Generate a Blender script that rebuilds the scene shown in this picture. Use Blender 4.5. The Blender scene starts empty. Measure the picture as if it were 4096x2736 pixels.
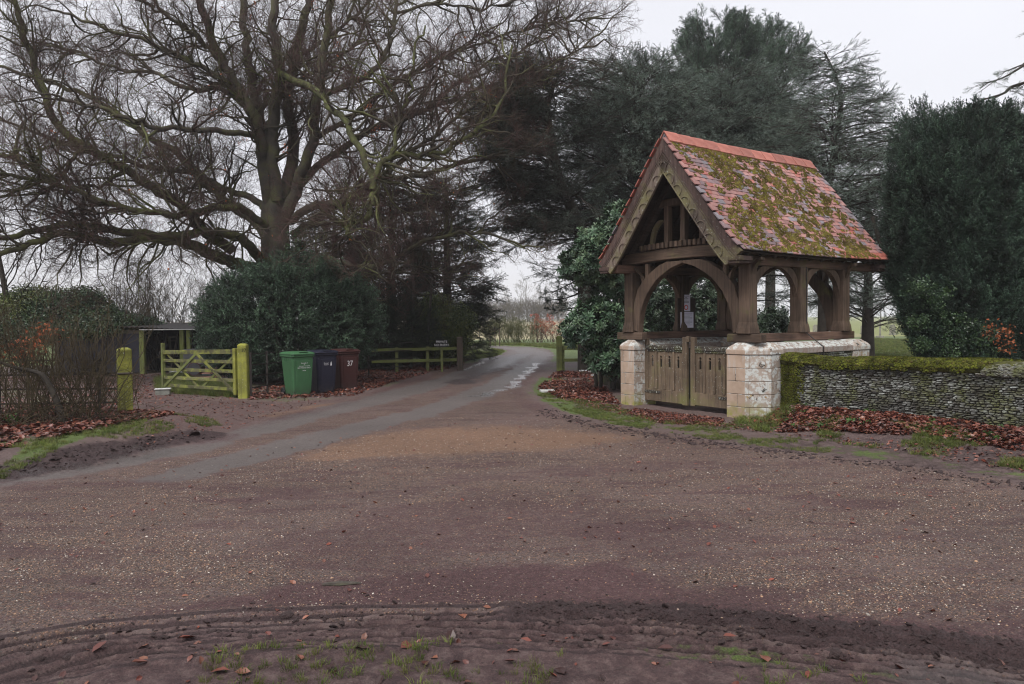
import bpy, math, random
import numpy as np
from mathutils import Vector, Matrix, Euler

# ------------------------------------------------------------------ camera, world, sun, exposure
SC = bpy.context.scene
COL = SC.collection
HC = 1.72            # eye height
FPX = 3012.7         # focal length in photo pixels (4096 wide)
PITCH, ROLL = 0.0310, 0.0080
cam_d = bpy.data.cameras.new('camera')
cam = bpy.data.objects.new('camera', cam_d)
COL.objects.link(cam)
cam_d.sensor_width = 36.0
cam_d.lens = FPX / 4096 * 36.0
cam_d.clip_start = 0.05
cam_d.clip_end = 3000
CAM_M = Matrix.Translation((0, 0, HC)) @ Matrix.Rotation(math.pi / 2 - PITCH, 4, 'X') @ Matrix.Rotation(-ROLL, 4, 'Z')
cam.matrix_world = CAM_M
SC.camera = cam

world = bpy.data.worlds.new('World')
SC.world = world
world.use_nodes = True
wn, wl = world.node_tree.nodes, world.node_tree.links
wn.clear()
SUN_EL, SUN_AZ = math.radians(56), math.radians(205)
sky = wn.new('ShaderNodeTexSky')
sky.sky_type = 'NISHITA'
sky.sun_disc = False
sky.sun_elevation = SUN_EL
sky.sun_rotation = SUN_AZ
sky.dust_density = 6.0
sky.air_density = 1.0
hs = wn.new('ShaderNodeHueSaturation')
hs.inputs['Saturation'].default_value = 0.2
hs.inputs['Value'].default_value = 0.9
wl.new(sky.outputs['Color'], hs.inputs['Color'])
mixw = wn.new('ShaderNodeMix'); mixw.data_type = 'RGBA'
mixw.inputs['Factor'].default_value = 0.9            # closed cloud deck over most of the blue
mixw.inputs['B'].default_value = (5.75, 5.8, 6.25, 1)
wl.new(hs.outputs['Color'], mixw.inputs['A'])
wtc = wn.new('ShaderNodeTexCoord'); wno = wn.new('ShaderNodeTexNoise'); wno.inputs['Scale'].default_value = 1.6; wno.inputs['Detail'].default_value = 4
wmp = wn.new('ShaderNodeMapping'); wmp.inputs['Scale'].default_value = (1, 1, 3.0)
wl.new(wtc.outputs['Generated'], wmp.inputs[0]); wl.new(wmp.outputs[0], wno.inputs['Vector'])
wrp = wn.new('ShaderNodeMapRange'); wrp.inputs['From Min'].default_value = .3; wrp.inputs['From Max'].default_value = .7
wrp.inputs['To Min'].default_value = .93; wrp.inputs['To Max'].default_value = 1.05
wl.new(wno.outputs[0], wrp.inputs['Value'])
wmu = wn.new('ShaderNodeVectorMath'); wmu.operation = 'SCALE'
wl.new(mixw.outputs['Result'], wmu.inputs[0]); wl.new(wrp.outputs[0], wmu.inputs['Scale'])
bg = wn.new('ShaderNodeBackground'); bg.inputs['Strength'].default_value = 0.1
wo = wn.new('ShaderNodeOutputWorld')
wl.new(wmu.outputs[0], bg.inputs['Color'])
wl.new(bg.outputs['Background'], wo.inputs['Surface'])

sun_d = bpy.data.lights.new('sun', 'SUN')
sun = bpy.data.objects.new('sun', sun_d)
COL.objects.link(sun)
sun_d.energy = 1.5
sun_d.angle = math.radians(32)
sun_d.color = (1.0, 0.97, 0.93)
sdir = Vector((math.sin(SUN_AZ) * math.cos(SUN_EL), math.cos(SUN_AZ) * math.cos(SUN_EL), math.sin(SUN_EL)))
sun.rotation_euler = sdir.to_track_quat('Z', 'Y').to_euler()
sun.location = (0, 0, 30)

SC.view_settings.view_transform = 'Standard'
SC.view_settings.look = 'None'
SC.view_settings.gamma = 1
SC.view_settings.use_curve_mapping = False
SC.view_settings.exposure = 0.74
SC.cycles.use_denoising = True
SC.cycles.max_bounces = 6
SC.cycles.diffuse_bounces = 3
SC.cycles.glossy_bounces = 2
SC.cycles.volume_bounces = 1
SC.cycles.use_adaptive_sampling = True
SC.cycles.adaptive_threshold = 0.01
SC.cycles.filter_width = 1.1

PI = math.pi
_R = CAM_M.to_3x3()

def ray(px, py):
    return _R @ Vector(((px - 2048) / FPX, -(py - 1368) / FPX, -1.0))

def G(px, py, z=0.0):
    """where the sight line through a photo pixel meets the height z"""
    d = ray(px, py)
    t = (z - HC) / d.z
    return Vector((d.x * t, d.y * t, z))

def AT(px, py, Y):
    """the point on that sight line at the distance Y ahead"""
    d = ray(px, py)
    t = Y / d.y
    return Vector((d.x * t, Y, HC + d.z * t))

# ------------------------------------------------------------------ objects
def tag(o, label=None, cat=None, group=None, kind=None):
    if label: o['label'] = label
    if cat: o['category'] = cat
    if group: o['group'] = group
    if kind: o['kind'] = kind
    return o

def empty(name, loc=(0, 0, 0), rz=0.0, parent=None):
    o = bpy.data.objects.new(name, None)
    COL.objects.link(o)
    o.location = loc
    o.rotation_euler = (0, 0, rz)
    o.empty_display_size = 0.2
    if parent: o.parent = parent
    return o

def link(name, me, parent=None, loc=None, rot=None):
    o = bpy.data.objects.new(name, me)
    COL.objects.link(o)
    if parent: o.parent = parent
    if loc is not None: o.location = loc
    if rot is not None: o.rotation_euler = rot
    return o

def np_mesh(name, V, F, mats=(), mi=None, smooth=False):
    """V (n,3); F (m,k) faces all of one size, or a list of such arrays"""
    V = np.ascontiguousarray(V, dtype=np.float32)
    Fs = F if isinstance(F, (list, tuple)) else [F]
    Fs = [np.asarray(f, dtype=np.int32) for f in Fs if len(f)]
    me = bpy.data.meshes.new(name)
    me.vertices.add(len(V))
    me.vertices.foreach_set('co', V.ravel())
    nl = sum(f.size for f in Fs); npo = sum(len(f) for f in Fs)
    me.loops.add(nl)
    me.polygons.add(npo)
    me.loops.foreach_set('vertex_index', np.concatenate([f.ravel() for f in Fs]))
    tot = np.concatenate([np.full(len(f), f.shape[1], dtype=np.int32) for f in Fs])
    st = np.zeros(npo, dtype=np.int32); st[1:] = np.cumsum(tot)[:-1]
    me.polygons.foreach_set('loop_start', st)
    me.polygons.foreach_set('loop_total', tot)
    if mi is not None: me.polygons.foreach_set('material_index', np.asarray(mi, dtype=np.int32))
    for m in mats: me.materials.append(m)
    me.update(calc_edges=True)
    if smooth: me.polygons.foreach_set('use_smooth', np.ones(npo, dtype=bool))
    return me

class MB:
    """collects simple shapes for one mesh"""
    def __init__(s): s.v = []; s.f = []; s.mi = []; s.cm = 0
    def add(s, vs, fs):
        n = len(s.v)
        s.v += [tuple(p) for p in vs]
        for f in fs: s.f.append(tuple(i + n for i in f)); s.mi.append(s.cm)
        return s
    def box(s, x0, x1, y0, y1, z0, z1):
        vs = [(x, y, z) for z in (z0, z1) for y in (y0, y1) for x in (x0, x1)]
        return s.add(vs, [(0, 2, 3, 1), (4, 5, 7, 6), (0, 1, 5, 4), (2, 6, 7, 3), (0, 4, 6, 2), (1, 3, 7, 5)])
    def beam(s, a, b, w, h, up=(0, 0, 1)):
        """box from a to b; w across, h along up"""
        a, b, up = Vector(a), Vector(b), Vector(up)
        t = (b - a).normalized()
        x = t.cross(up)
        if x.length < 1e-4: x = t.cross(Vector((1, 0, 0)))
        x.normalize(); u = x.cross(t).normalized()
        vs = [p + x * (sx * w / 2) + u * (su * h / 2) for p in (a, b) for su in (-1, 1) for sx in (-1, 1)]
        return s.add(vs, [(0, 1, 3, 2), (4, 6, 7, 5), (0, 4, 5, 1), (2, 3, 7, 6), (0, 2, 6, 4), (1, 5, 7, 3)])
    def prism(s, poly, z0, z1, M=None, cap=True):
        """poly: (x,y) list, extruded z0..z1, optional matrix"""
        n = len(poly)
        vs = [Vector((p[0], p[1], z)) for z in (z0, z1) for p in poly]
        if M is not None: vs = [M @ v for v in vs]
        fs = [(i, (i + 1) % n, (i + 1) % n + n, i + n) for i in range(n)]
        if cap: fs += [tuple(range(n - 1, -1, -1)), tuple(range(n, 2 * n))]
        return s.add(vs, fs)
    def loft(s, rings, closed=True, caps=True):
        n = len(rings[0]); vs = [p for r in rings for p in r]; fs = []
        for k in range(len(rings) - 1):
            for i in range(n if closed else n - 1):
                j = (i + 1) % n
                fs.append((k * n + i, k * n + j, (k + 1) * n + j, (k + 1) * n + i))
        if caps and closed:
            fs.append(tuple(range(n - 1, -1, -1))); fs.append(tuple((len(rings) - 1) * n + i for i in range(n)))
        return s.add(vs, fs)
    def tube(s, pts, rad, n=8, caps=True):
        rad = rad if hasattr(rad, '__len__') else [rad] * len(pts)
        P = [Vector(p) for p in pts]; rings = []
        ref = None
        for i, p in enumerate(P):
            t = (P[min(i + 1, len(P) - 1)] - P[max(i - 1, 0)]).normalized()
            if ref is None: ref = t.orthogonal().normalized()
            x = (ref - t * ref.dot(t)).normalized(); ref = x; y = t.cross(x)
            rings.append([p + (x * math.cos(2 * PI * k / n) + y * math.sin(2 * PI * k / n)) * rad[i] for k in range(n)])
        return s.loft(rings, True, caps)
    def mesh(s, name, mats, smooth=False):
        me = bpy.data.meshes.new(name)
        me.from_pydata(s.v, [], s.f)
        for m in (mats if isinstance(mats, (list, tuple)) else [mats]): me.materials.append(m)
        if any(s.mi): me.polygons.foreach_set('material_index', s.mi)
        if smooth: me.polygons.foreach_set('use_smooth', [True] * len(s.f))
        me.update()
        return me
    def build(s, name, mats, parent=None, loc=None, rot=None, bev=0.0, smooth=False, seg=1):
        o = link(name, s.mesh(name, mats, smooth), parent, loc, rot)
        if bev:
            m = o.modifiers.new('edge', 'BEVEL'); m.width = bev; m.segments = seg; m.limit_method = 'ANGLE'; m.angle_limit = 0.6
        return o

# ------------------------------------------------------------------ noise
def _hash(ix, iy, seed):
    h = (ix.astype(np.int64) * 374761393 + iy.astype(np.int64) * 668265263 + seed * 1442695041) & 0x7fffffff
    h = ((h ^ (h >> 13)) * 1274126177) & 0x7fffffff
    return ((h ^ (h >> 16)) & 0xffff) / 65535.0

def vnoise(x, y, seed=0):
    ix, iy = np.floor(x), np.floor(y)
    fx, fy = x - ix, y - iy
    fx = fx * fx * (3 - 2 * fx); fy = fy * fy * (3 - 2 * fy)
    a = _hash(ix, iy, seed); b = _hash(ix + 1, iy, seed); c = _hash(ix, iy + 1, seed); d = _hash(ix + 1, iy + 1, seed)
    return (a * (1 - fx) + b * fx) * (1 - fy) + (c * (1 - fx) + d * fx) * fy

def fbm(x, y, seed=0, o=4):
    t = 0; a = .5; s = 0
    for k in range(o):
        t = t + a * vnoise(x, y, seed + k * 17); s += a; x = x * 2.03 + 5.1; y = y * 2.03 + 3.7; a *= .5
    return t / s

def sstep(a, b, x):
    t = np.clip((x - a) / (b - a), 0, 1)
    return t * t * (3 - 2 * t)

def sdist(X, Y, poly, closed=True):
    """distance to a polyline; negative inside when closed"""
    P = np.array([(p[0], p[1]) for p in poly], dtype=float)
    Q = np.roll(P, -1, 0)
    if not closed: P, Q = P[:-1], Q[:-1]
    d = np.full(X.shape, 1e18); ins = np.zeros(X.shape, dtype=bool)
    for a, b in zip(P, Q):
        ex, ey = b - a
        wx, wy = X - a[0], Y - a[1]
        t = np.clip((wx * ex + wy * ey) / (ex * ex + ey * ey + 1e-12), 0, 1)
        d = np.minimum(d, (wx - ex * t) ** 2 + (wy - ey * t) ** 2)
        if closed:
            c = ((a[1] > Y) != (b[1] > Y)) & (X < (b[0] - a[0]) * (Y - a[1]) / (b[1] - a[1] + 1e-12) + a[0])
            ins ^= c
    d = np.sqrt(d)
    return np.where(ins, -d, d) if closed else d
# ------------------------------------------------------------------ materials
class NT:
    def __init__(s, name):
        s.m = bpy.data.materials.new(name); s.m.use_nodes = True
        s.n = s.m.node_tree.nodes; s.l = s.m.node_tree.links; s.n.clear()
        s.out = s.n.new('ShaderNodeOutputMaterial'); s.b = s.n.new('ShaderNodeBsdfPrincipled')
        s.l.new(s.b.outputs[0], s.out.inputs[0]); s._tc = None
    def put(s, sock, v):
        if v is None: return
        if hasattr(v, 'links'): s.l.new(v, sock)
        elif isinstance(v, (tuple, list)):
            sock.default_value = (*v, 1) if len(v) == 3 and sock.type == 'RGBA' else v
        else: sock.default_value = v
    def tc(s, k='Object'):
        if s._tc is None: s._tc = s.n.new('ShaderNodeTexCoord')
        return s._tc.outputs[k]
    def map(s, vec, scale=(1, 1, 1)):
        m = s.n.new('ShaderNodeMapping'); s.l.new(vec, m.inputs[0]); m.inputs['Scale'].default_value = scale
        return m.outputs[0]
    def noise(s, scale, detail=4, rough=.55, vec=None, dist=0.0):
        t = s.n.new('ShaderNodeTexNoise'); t.inputs['Scale'].default_value = scale
        t.inputs['Detail'].default_value = detail; t.inputs['Roughness'].default_value = rough
        t.inputs['Distortion'].default_value = dist
        s.l.new(vec if vec is not None else s.tc(), t.inputs['Vector'])
        return t.outputs[0]
    def voro(s, scale, out='Color', feat='F1', vec=None, rnd=1.0):
        t = s.n.new('ShaderNodeTexVoronoi'); t.feature = feat; t.inputs['Scale'].default_value = scale
        t.inputs['Randomness'].default_value = rnd
        s.l.new(vec if vec is not None else s.tc(), t.inputs['Vector'])
        return t.outputs[out]
    def ramp(s, fac, stops, interp='LINEAR'):
        r = s.n.new('ShaderNodeValToRGB'); s.l.new(fac, r.inputs[0]); e = r.color_ramp.elements
        r.color_ramp.interpolation = interp
        while len(e) < len(stops): e.new(.5)
        for el, (p, c) in zip(e, stops):
            el.position = p; el.color = (*c, 1) if hasattr(c, '__len__') else (c, c, c, 1)
        return r.outputs[0]
    def mix(s, f, a, b, mode='MIX'):
        m = s.n.new('ShaderNodeMix'); m.data_type = 'RGBA'; m.blend_type = mode
        s.put(m.inputs['Factor'], f); s.put(m.inputs['A'], a); s.put(m.inputs['B'], b)
        return m.outputs['Result']
    def math(s, op, a, b=None, clamp=False):
        m = s.n.new('ShaderNodeMath'); m.operation = op; m.use_clamp = clamp
        s.put(m.inputs[0], a)
        if b is not None: s.put(m.inputs[1], b)
        return m.outputs[0]
    def sep(s, c):
        m = s.n.new('ShaderNodeSeparateXYZ'); s.l.new(c, m.inputs[0]); return m.outputs
    def attr(s, name, out='Color', kind='GEOMETRY'):
        a = s.n.new('ShaderNodeAttribute'); a.attribute_name = name; a.attribute_type = kind; return a.outputs[out]
    def rand(s):
        return s.n.new('ShaderNodeObjectInfo').outputs['Random']
    def bump(s, h, strength=.3, dist=.01, normal=None):
        b = s.n.new('ShaderNodeBump'); b.inputs['Strength'].default_value = strength; b.inputs['Distance'].default_value = dist
        s.l.new(h, b.inputs['Height'])
        if normal is not None: s.l.new(normal, b.inputs['Normal'])
        return b.outputs[0]
    def fin(s, col, rough=.8, normal=None, spec=.3, **kw):
        s.put(s.b.inputs['Base Color'], col); s.put(s.b.inputs['Roughness'], rough)
        s.b.inputs['Specular IOR Level'].default_value = spec
        if normal is not None: s.l.new(normal, s.b.inputs['Normal'])
        for k, v in kw.items(): s.put(s.b.inputs[k.replace('_', ' ')], v)
        return s.m

def m_simple(name, stops, scale=6, rough=.8, bump=.3, bscale=60, bdist=.004, spec=.3, vec_scale=None, rnd=0.0, **kw):
    t = NT(name)
    v = t.map(t.tc(), vec_scale) if vec_scale else t.tc()
    c = t.ramp(t.noise(scale, 5, .6, v), stops)
    if rnd:
        c = t.mix(1.0, c, t.ramp(t.rand(), [(0, 1 - rnd), (1, 1 + rnd * .6)]), 'MULTIPLY')
    n = t.bump(t.noise(bscale, 3, .6, v), bump, bdist) if bump else None
    return t.fin(c, rough, n, spec, **kw)

def m_leaf(name, cols, rough=.55, spec=.25, pos_scale=0.7, amt=.5, trans=0.0, vs=(1, 1, 1)):
    """foliage: colour by instance random and by slow noise over the crown"""
    t = NT(name)
    n = len(cols)
    c = t.ramp(t.rand(), [(i / max(1, n - 1), c) for i, c in enumerate(cols)])
    g = t.n.new('ShaderNodeNewGeometry')
    w = t.n.new('ShaderNodeTexNoise'); w.inputs['Scale'].default_value = pos_scale
    t.l.new(t.map(g.outputs['Position'], vs), w.inputs['Vector'])
    c = t.mix(1.0, c, t.ramp(w.outputs[0], [(.3, 1 - amt), (.7, 1 + amt * .6)]), 'MULTIPLY')
    m = t.fin(c, rough, None, spec)
    if trans:
        tr = t.n.new('ShaderNodeBsdfTranslucent'); t.l.new(c, tr.inputs[0])
        mx = t.n.new('ShaderNodeMixShader'); mx.inputs[0].default_value = trans
        t.l.new(t.b.outputs[0], mx.inputs[1]); t.l.new(tr.outputs[0], mx.inputs[2]); t.l.new(mx.outputs[0], t.out.inputs[0])
    return m

def m_wood(name, base, dark, green=None, gamt=.5, lichen=0.0, gscale=2.0, axis=2, rough=.75):
    """weathered timber, grain along one axis, algae and lichen by noise"""
    t = NT(name)
    sc = [22, 22, 22]; sc[axis] = 1.6
    v = t.map(t.tc(), tuple(sc))
    gr = t.noise(1.0, 6, .65, v, .4)
    c = t.ramp(gr, [(.25, dark), (.55, base), (.8, tuple(min(1, x * 1.35) for x in base))])
    c = t.mix(1.0, c, t.ramp(t.noise(1.3, 4), [(.32, .55), (.68, 1.25)]), 'MULTIPLY')
    c = t.mix(1.0, c, t.ramp(t.rand(), [(0, .80), (1, 1.15)]), 'MULTIPLY')
    if green is not None:
        f = t.ramp(t.noise(gscale, 5, .65), [(.62 - gamt * .45, 0), (.78 - gamt * .35, 1)])
        c = t.mix(t.math('MULTIPLY', f, .85), c, green)
    if lichen:
        f = t.ramp(t.noise(34, 4, .7), [(.66 - lichen * .16, 0), (.7 - lichen * .16, 1)])
        c = t.mix(f, c, (.42, .45, .40))
    nb = t.bump(gr, .5, .006)
    nb = t.bump(t.noise(160, 2), .25, .002, nb)
    return t.fin(c, rough, nb, .25)

M = {}
M['oak'] = m_wood('oak_brown', (.128, .087, .062), (.046, .031, .023), (.12, .12, .04), .12)
M['oak_h'] = m_wood('oak_brown_level', (.128, .087, .062), (.046, .031, .023), (.12, .12, .04), .14, axis=0)
M['oak_y'] = m_wood('oak_brown_deep', (.14, .085, .062), (.05, .03, .023), (.10, .10, .035), .14, axis=1)
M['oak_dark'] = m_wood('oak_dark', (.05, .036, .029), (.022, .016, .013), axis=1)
M['barge'] = m_wood('bargeboard_wood', (.155, .12, .095), (.06, .042, .036), (.17, .155, .07), .42, .15, 3.0)
M['barge_dark'] = m_wood('bargeboard_moulding', (.10, .065, .055), (.045, .028, .026), (.15, .14, .06), .15, .1)
M['gatewood'] = m_wood('gate_wood', (.185, .135, .092), (.07, .05, .036), (.17, .165, .06), .22, .14, 1.6)
M['gatedark'] = m_wood('gate_wood_dark', (.075, .06, .048), (.03, .024, .02), (.12, .13, .045), .2, .55, 2.5, axis=0)
M['lime_post'] = m_wood('algae_post', (.23, .23, .05), (.11, .108, .035), (.32, .325, .055), .42, .1, 4.0)
M['lime_rail'] = m_wood('algae_rail', (.13, .125, .06), (.06, .058, .035), (.27, .29, .05), .38, .1, 4.0, axis=0)
M['green_post'] = m_wood('green_post', (.15, .16, .06), (.07, .075, .035), (.17, .20, .05), .5)
M['green_rail'] = m_wood('green_rail', (.13, .14, .055), (.06, .065, .03), (.16, .19, .05), .5, axis=0)
M['brown_post'] = m_wood('brown_post', (.12, .09, .07), (.05, .04, .03), (.10, .11, .04), .2)
M['grey_wood'] = m_wood('grey_wood', (.10, .085, .07), (.04, .035, .03), (.08, .09, .04), .3)
M['iron'] = m_simple('old_iron', [(.3, (.018, .017, .016)), (.7, (.045, .035, .03))], 12, .6, .3, 80)
M['near_black'] = m_simple('near_black_matt', [(.3, (.012, .011, .011)), (.7, (.02, .019, .018))], 4, .9, .1)  # near-black colour of the shed's inner walls and the post number
M['bark'] = m_simple('beech_bark', [(.25, (.035, .030, .025)), (.45, (.075, .066, .053)), (.58, (.09, .088, .046)), (.8, (.13, .14, .05))], 2.2, .85, .4, 26, .01)
M['bark_moss'] = m_simple('mossy_bark', [(.25, (.035, .034, .022)), (.5, (.08, .085, .035)), (.75, (.135, .15, .045))], 5, .9, .5, 30, .012)
M['bark_dark'] = m_simple('dark_bark', [(.3, (.022, .019, .016)), (.7, (.06, .05, .04))], 4, .9, .5, 30, .01)
M['bark_grey'] = m_simple('grey_bark', [(.3, (.05, .048, .042)), (.7, (.11, .10, .085))], 4, .9, .4, 30, .01)
M['twig'] = m_leaf('beech_twigs', [(0.054, 0.0378, 0.0351), (0.0878, 0.0513, 0.0459), (0.1148, 0.0675, 0.0607), (0.081, 0.0743, 0.0473)], .8, .15, 1.0, .4)
M['twig_brown'] = m_leaf('brown_twigs', [(.05, .037, .028), (.09, .065, .045), (.10, .09, .05)], .8, .15, 1.0, .4)
M['twig_red'] = m_leaf('red_twigs', [(.09, .05, .04), (.13, .07, .05)], .8, .15, 1.0, .3)
M['twig_green'] = m_leaf('olive_twigs', [(.09, .095, .04), (.14, .14, .06)], .8, .15, 1.0, .3)
M['brownleaf'] = m_leaf('withered_leaves', [(.26, .075, .035), (.42, .14, .06), (.33, .09, .04)], .6, .2, 1.0, .2, .2)
M['redleaf'] = m_leaf('red_leaves', [(.42, .07, .04), (.55, .13, .07)], .6, .2, 1.0, .2, .2)
M['litter'] = m_leaf('fallen_leaves', [(.035, .014, .012), (.09, .026, .018), (.20, .05, .028), (.13, .04, .03), (.24, .09, .05), (.06, .026, .024)], .38, .5, 3.0, .45)
M['cedar'] = m_leaf('cedar_needles', [(0.1485, 0.2145, 0.165), (0.231, 0.3135, 0.2557), (0.3465, 0.429, 0.3712), (0.198, 0.264, 0.1898)], .7, .2, 1.3, 0.55)
M['cedar_dark'] = m_leaf('dark_cedar_needles', [(.045, .062, .048), (.08, .105, .08), (.12, .15, .12)], .7, .2, 1.2, .5)
M['pine'] = m_leaf('pine_needles', [(0.0473, 0.0783, 0.0567), (0.081, 0.1283, 0.0878), (0.1215, 0.1755, 0.1215)], .6, .25, 1.0, 0.55)
M['yew'] = m_leaf('yew_needles', [(.018, .034, .024), (.038, .070, .048), (.075, .125, .080)], .5, .3, 3.4, .85, 0, (1, 1, .35))
M['yewbush'] = m_leaf('yew_bush_needles', [(0.03, 0.051, 0.033), (0.054, 0.093, 0.057), (0.09, 0.15, 0.087)], .5, .3, 2.2, 0.7)
M['fir'] = m_leaf('conifer_needles', [(.018, .030, .018), (.034, .054, .032), (.06, .085, .05)], .6, .25, 1.4, .6)
M['rhodo'] = m_leaf('glossy_leaves', [(.022, .05, .028), (.045, .09, .046), (.075, .135, .07), (.13, .19, .10)], .38, .45, 2.0, .55)
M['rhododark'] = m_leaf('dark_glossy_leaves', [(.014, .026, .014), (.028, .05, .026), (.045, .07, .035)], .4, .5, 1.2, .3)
M['twig_brown2'] = m_leaf('hedge_twigs', [(.045, .033, .025), (.075, .058, .035), (.09, .075, .04)], .8, .15, 1.0, .4)
M['laurel'] = m_leaf('variegated_leaves', [(.03, .05, .015), (.07, .10, .025), (.15, .17, .04)], .4, .4, 1.2, .3)
M['ivy'] = m_leaf('ivy_leaves', [(.018, .036, .018), (.038, .07, .03), (.07, .115, .045)], .35, .4, 2.0, .5)
M['grassb'] = m_leaf('grass_blades', [(.075, .085, .028), (.10, .14, .03), (.19, .22, .055), (.13, .12, .05)], .5, .3, 1.5, .3, .25)
M['weed'] = m_leaf('weed_leaves', [(.04, .08, .02), (.08, .15, .035)], .5, .3, 1.5, .2, .2)
M['mossb'] = m_leaf('roof_moss', [(.10, .075, .03), (.14, .12, .03), (.21, .20, .035), (.11, .07, .03), (.16, .11, .05)], .95, .05, 4.0, .6)
M['mossw'] = m_leaf('wall_moss', [(.038, .038, .014), (.075, .082, .016), (.13, .145, .022), (.085, .066, .026)], .95, .05, 5.0, .6)
M['white'] = m_simple('white_paint', [(.3, (.6, .6, .6)), (.7, (.8, .8, .8))], 8, .5, .1)
M['paper'] = m_simple('paper', [(.3, (.62, .61, .72)), (.7, (.72, .71, .80))], 8, .6, 0)
M['black'] = m_simple('black_paint', [(.3, (.012, .012, .012)), (.7, (.02, .02, .02))], 8, .5, .1)
M['ink'] = m_simple('ink', [(.3, (.10, .10, .12)), (.7, (.14, .14, .16))], 8, .6, 0)
M['redink'] = m_simple('red_ink', [(.3, (.5, .10, .10)), (.7, (.6, .14, .13))], 8, .6, 0)
M['slab'] = m_simple('pale_concrete', [(.3, (.42, .42, .40)), (.7, (.62, .62, .60))], 9, .8, .4)
M['concrete'] = m_simple('grey_concrete', [(.3, (.13, .13, .11)), (.7, (.28, .28, .25))], 9, .85, .4)
M['tyre'] = m_simple('rubber', [(.3, (.012, .012, .012)), (.7, (.03, .03, .03))], 9, .7, .2)
M['mossstone'] = m_simple('mossy_stone', [(.3, (.10, .13, .05)), (.6, (.20, .21, .13)), (.8, (.3, .3, .24))], 5, .9, .5, 30, .01)
M['grave'] = m_simple('gravestone', [(.3, (.16, .16, .13)), (.6, (.28, .27, .22)), (.8, (.36, .37, .30))], 5, .9, .4)
M['card'] = m_simple('cardboard', [(.3, (.30, .16, .12)), (.7, (.38, .22, .17))], 6, .8, .1)
M['terra'] = m_simple('terracotta_shard', [(.3, (.25, .055, .035)), (.7, (.36, .09, .055))], 9, .7, .3)

def m_bin(name, c):
    t = NT(name)
    d = t.ramp(t.noise(2.5, 5, .7), [(.35, 1.0), (.75, .72)])
    col = t.mix(1.0, c, d, 'MULTIPLY')
    sp = t.sep(t.tc())
    dirt = t.math('MULTIPLY', t.ramp(sp[2], [(0.0, 1), (.25, 0)]), t.ramp(t.noise(14, 4), [(.35, 0), (.65, 1)]))
    col = t.mix(dirt, col, (.06, .05, .045))
    col = t.mix(t.ramp(t.noise(60, 2), [(.68, 0), (.74, .6)]), col, (.05, .05, .04))
    return t.fin(col, .42, t.bump(t.noise(120, 2), .06, .002), .4)
M['bin_green'] = m_bin('green_plastic', (.052, .145, .062))
M['bin_blue'] = m_bin('navy_plastic', (.018, .019, .036))
M['bin_brown'] = m_bin('maroon_plastic', (.058, .020, .018))

def m_tile(name, a, b, c):
    t = NT(name)
    col = t.ramp(t.noise(5, 5, .6), [(.3, a), (.55, b), (.8, c)])
    col = t.mix(1.0, col, t.ramp(t.rand(), [(0, .75), (1, 1.2)]), 'MULTIPLY')
    col = t.mix(t.ramp(t.noise(28, 4, .7), [(.63, 0), (.7, .9)]), col, (.40, .36, .33))
    col = t.mix(t.ramp(t.noise(16, 4, .7, t.map(t.tc(), (1.3, 1, 1))), [(.62, 0), (.72, .8)]), col, (.09, .07, .035))
    return t.fin(col, .55, t.bump(t.noise(90, 3), .35, .003), .4)
M['tile0'] = m_tile('tile_pink', (.26, .115, .10), (.35, .175, .155), (.42, .25, .225))
M['tile1'] = m_tile('tile_mauve', (.15, .095, .10), (.22, .145, .15), (.31, .215, .215))
M['tile2'] = m_tile('tile_red', (.26, .07, .055), (.36, .12, .09), (.42, .19, .16))
M['tile3'] = m_tile('tile_grey', (.13, .115, .125), (.20, .175, .19), (.27, .24, .25))
M['ridge'] = m_tile('ridge_terracotta', (.29, .085, .055), (.41, .14, .10), (.46, .23, .18))

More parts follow.
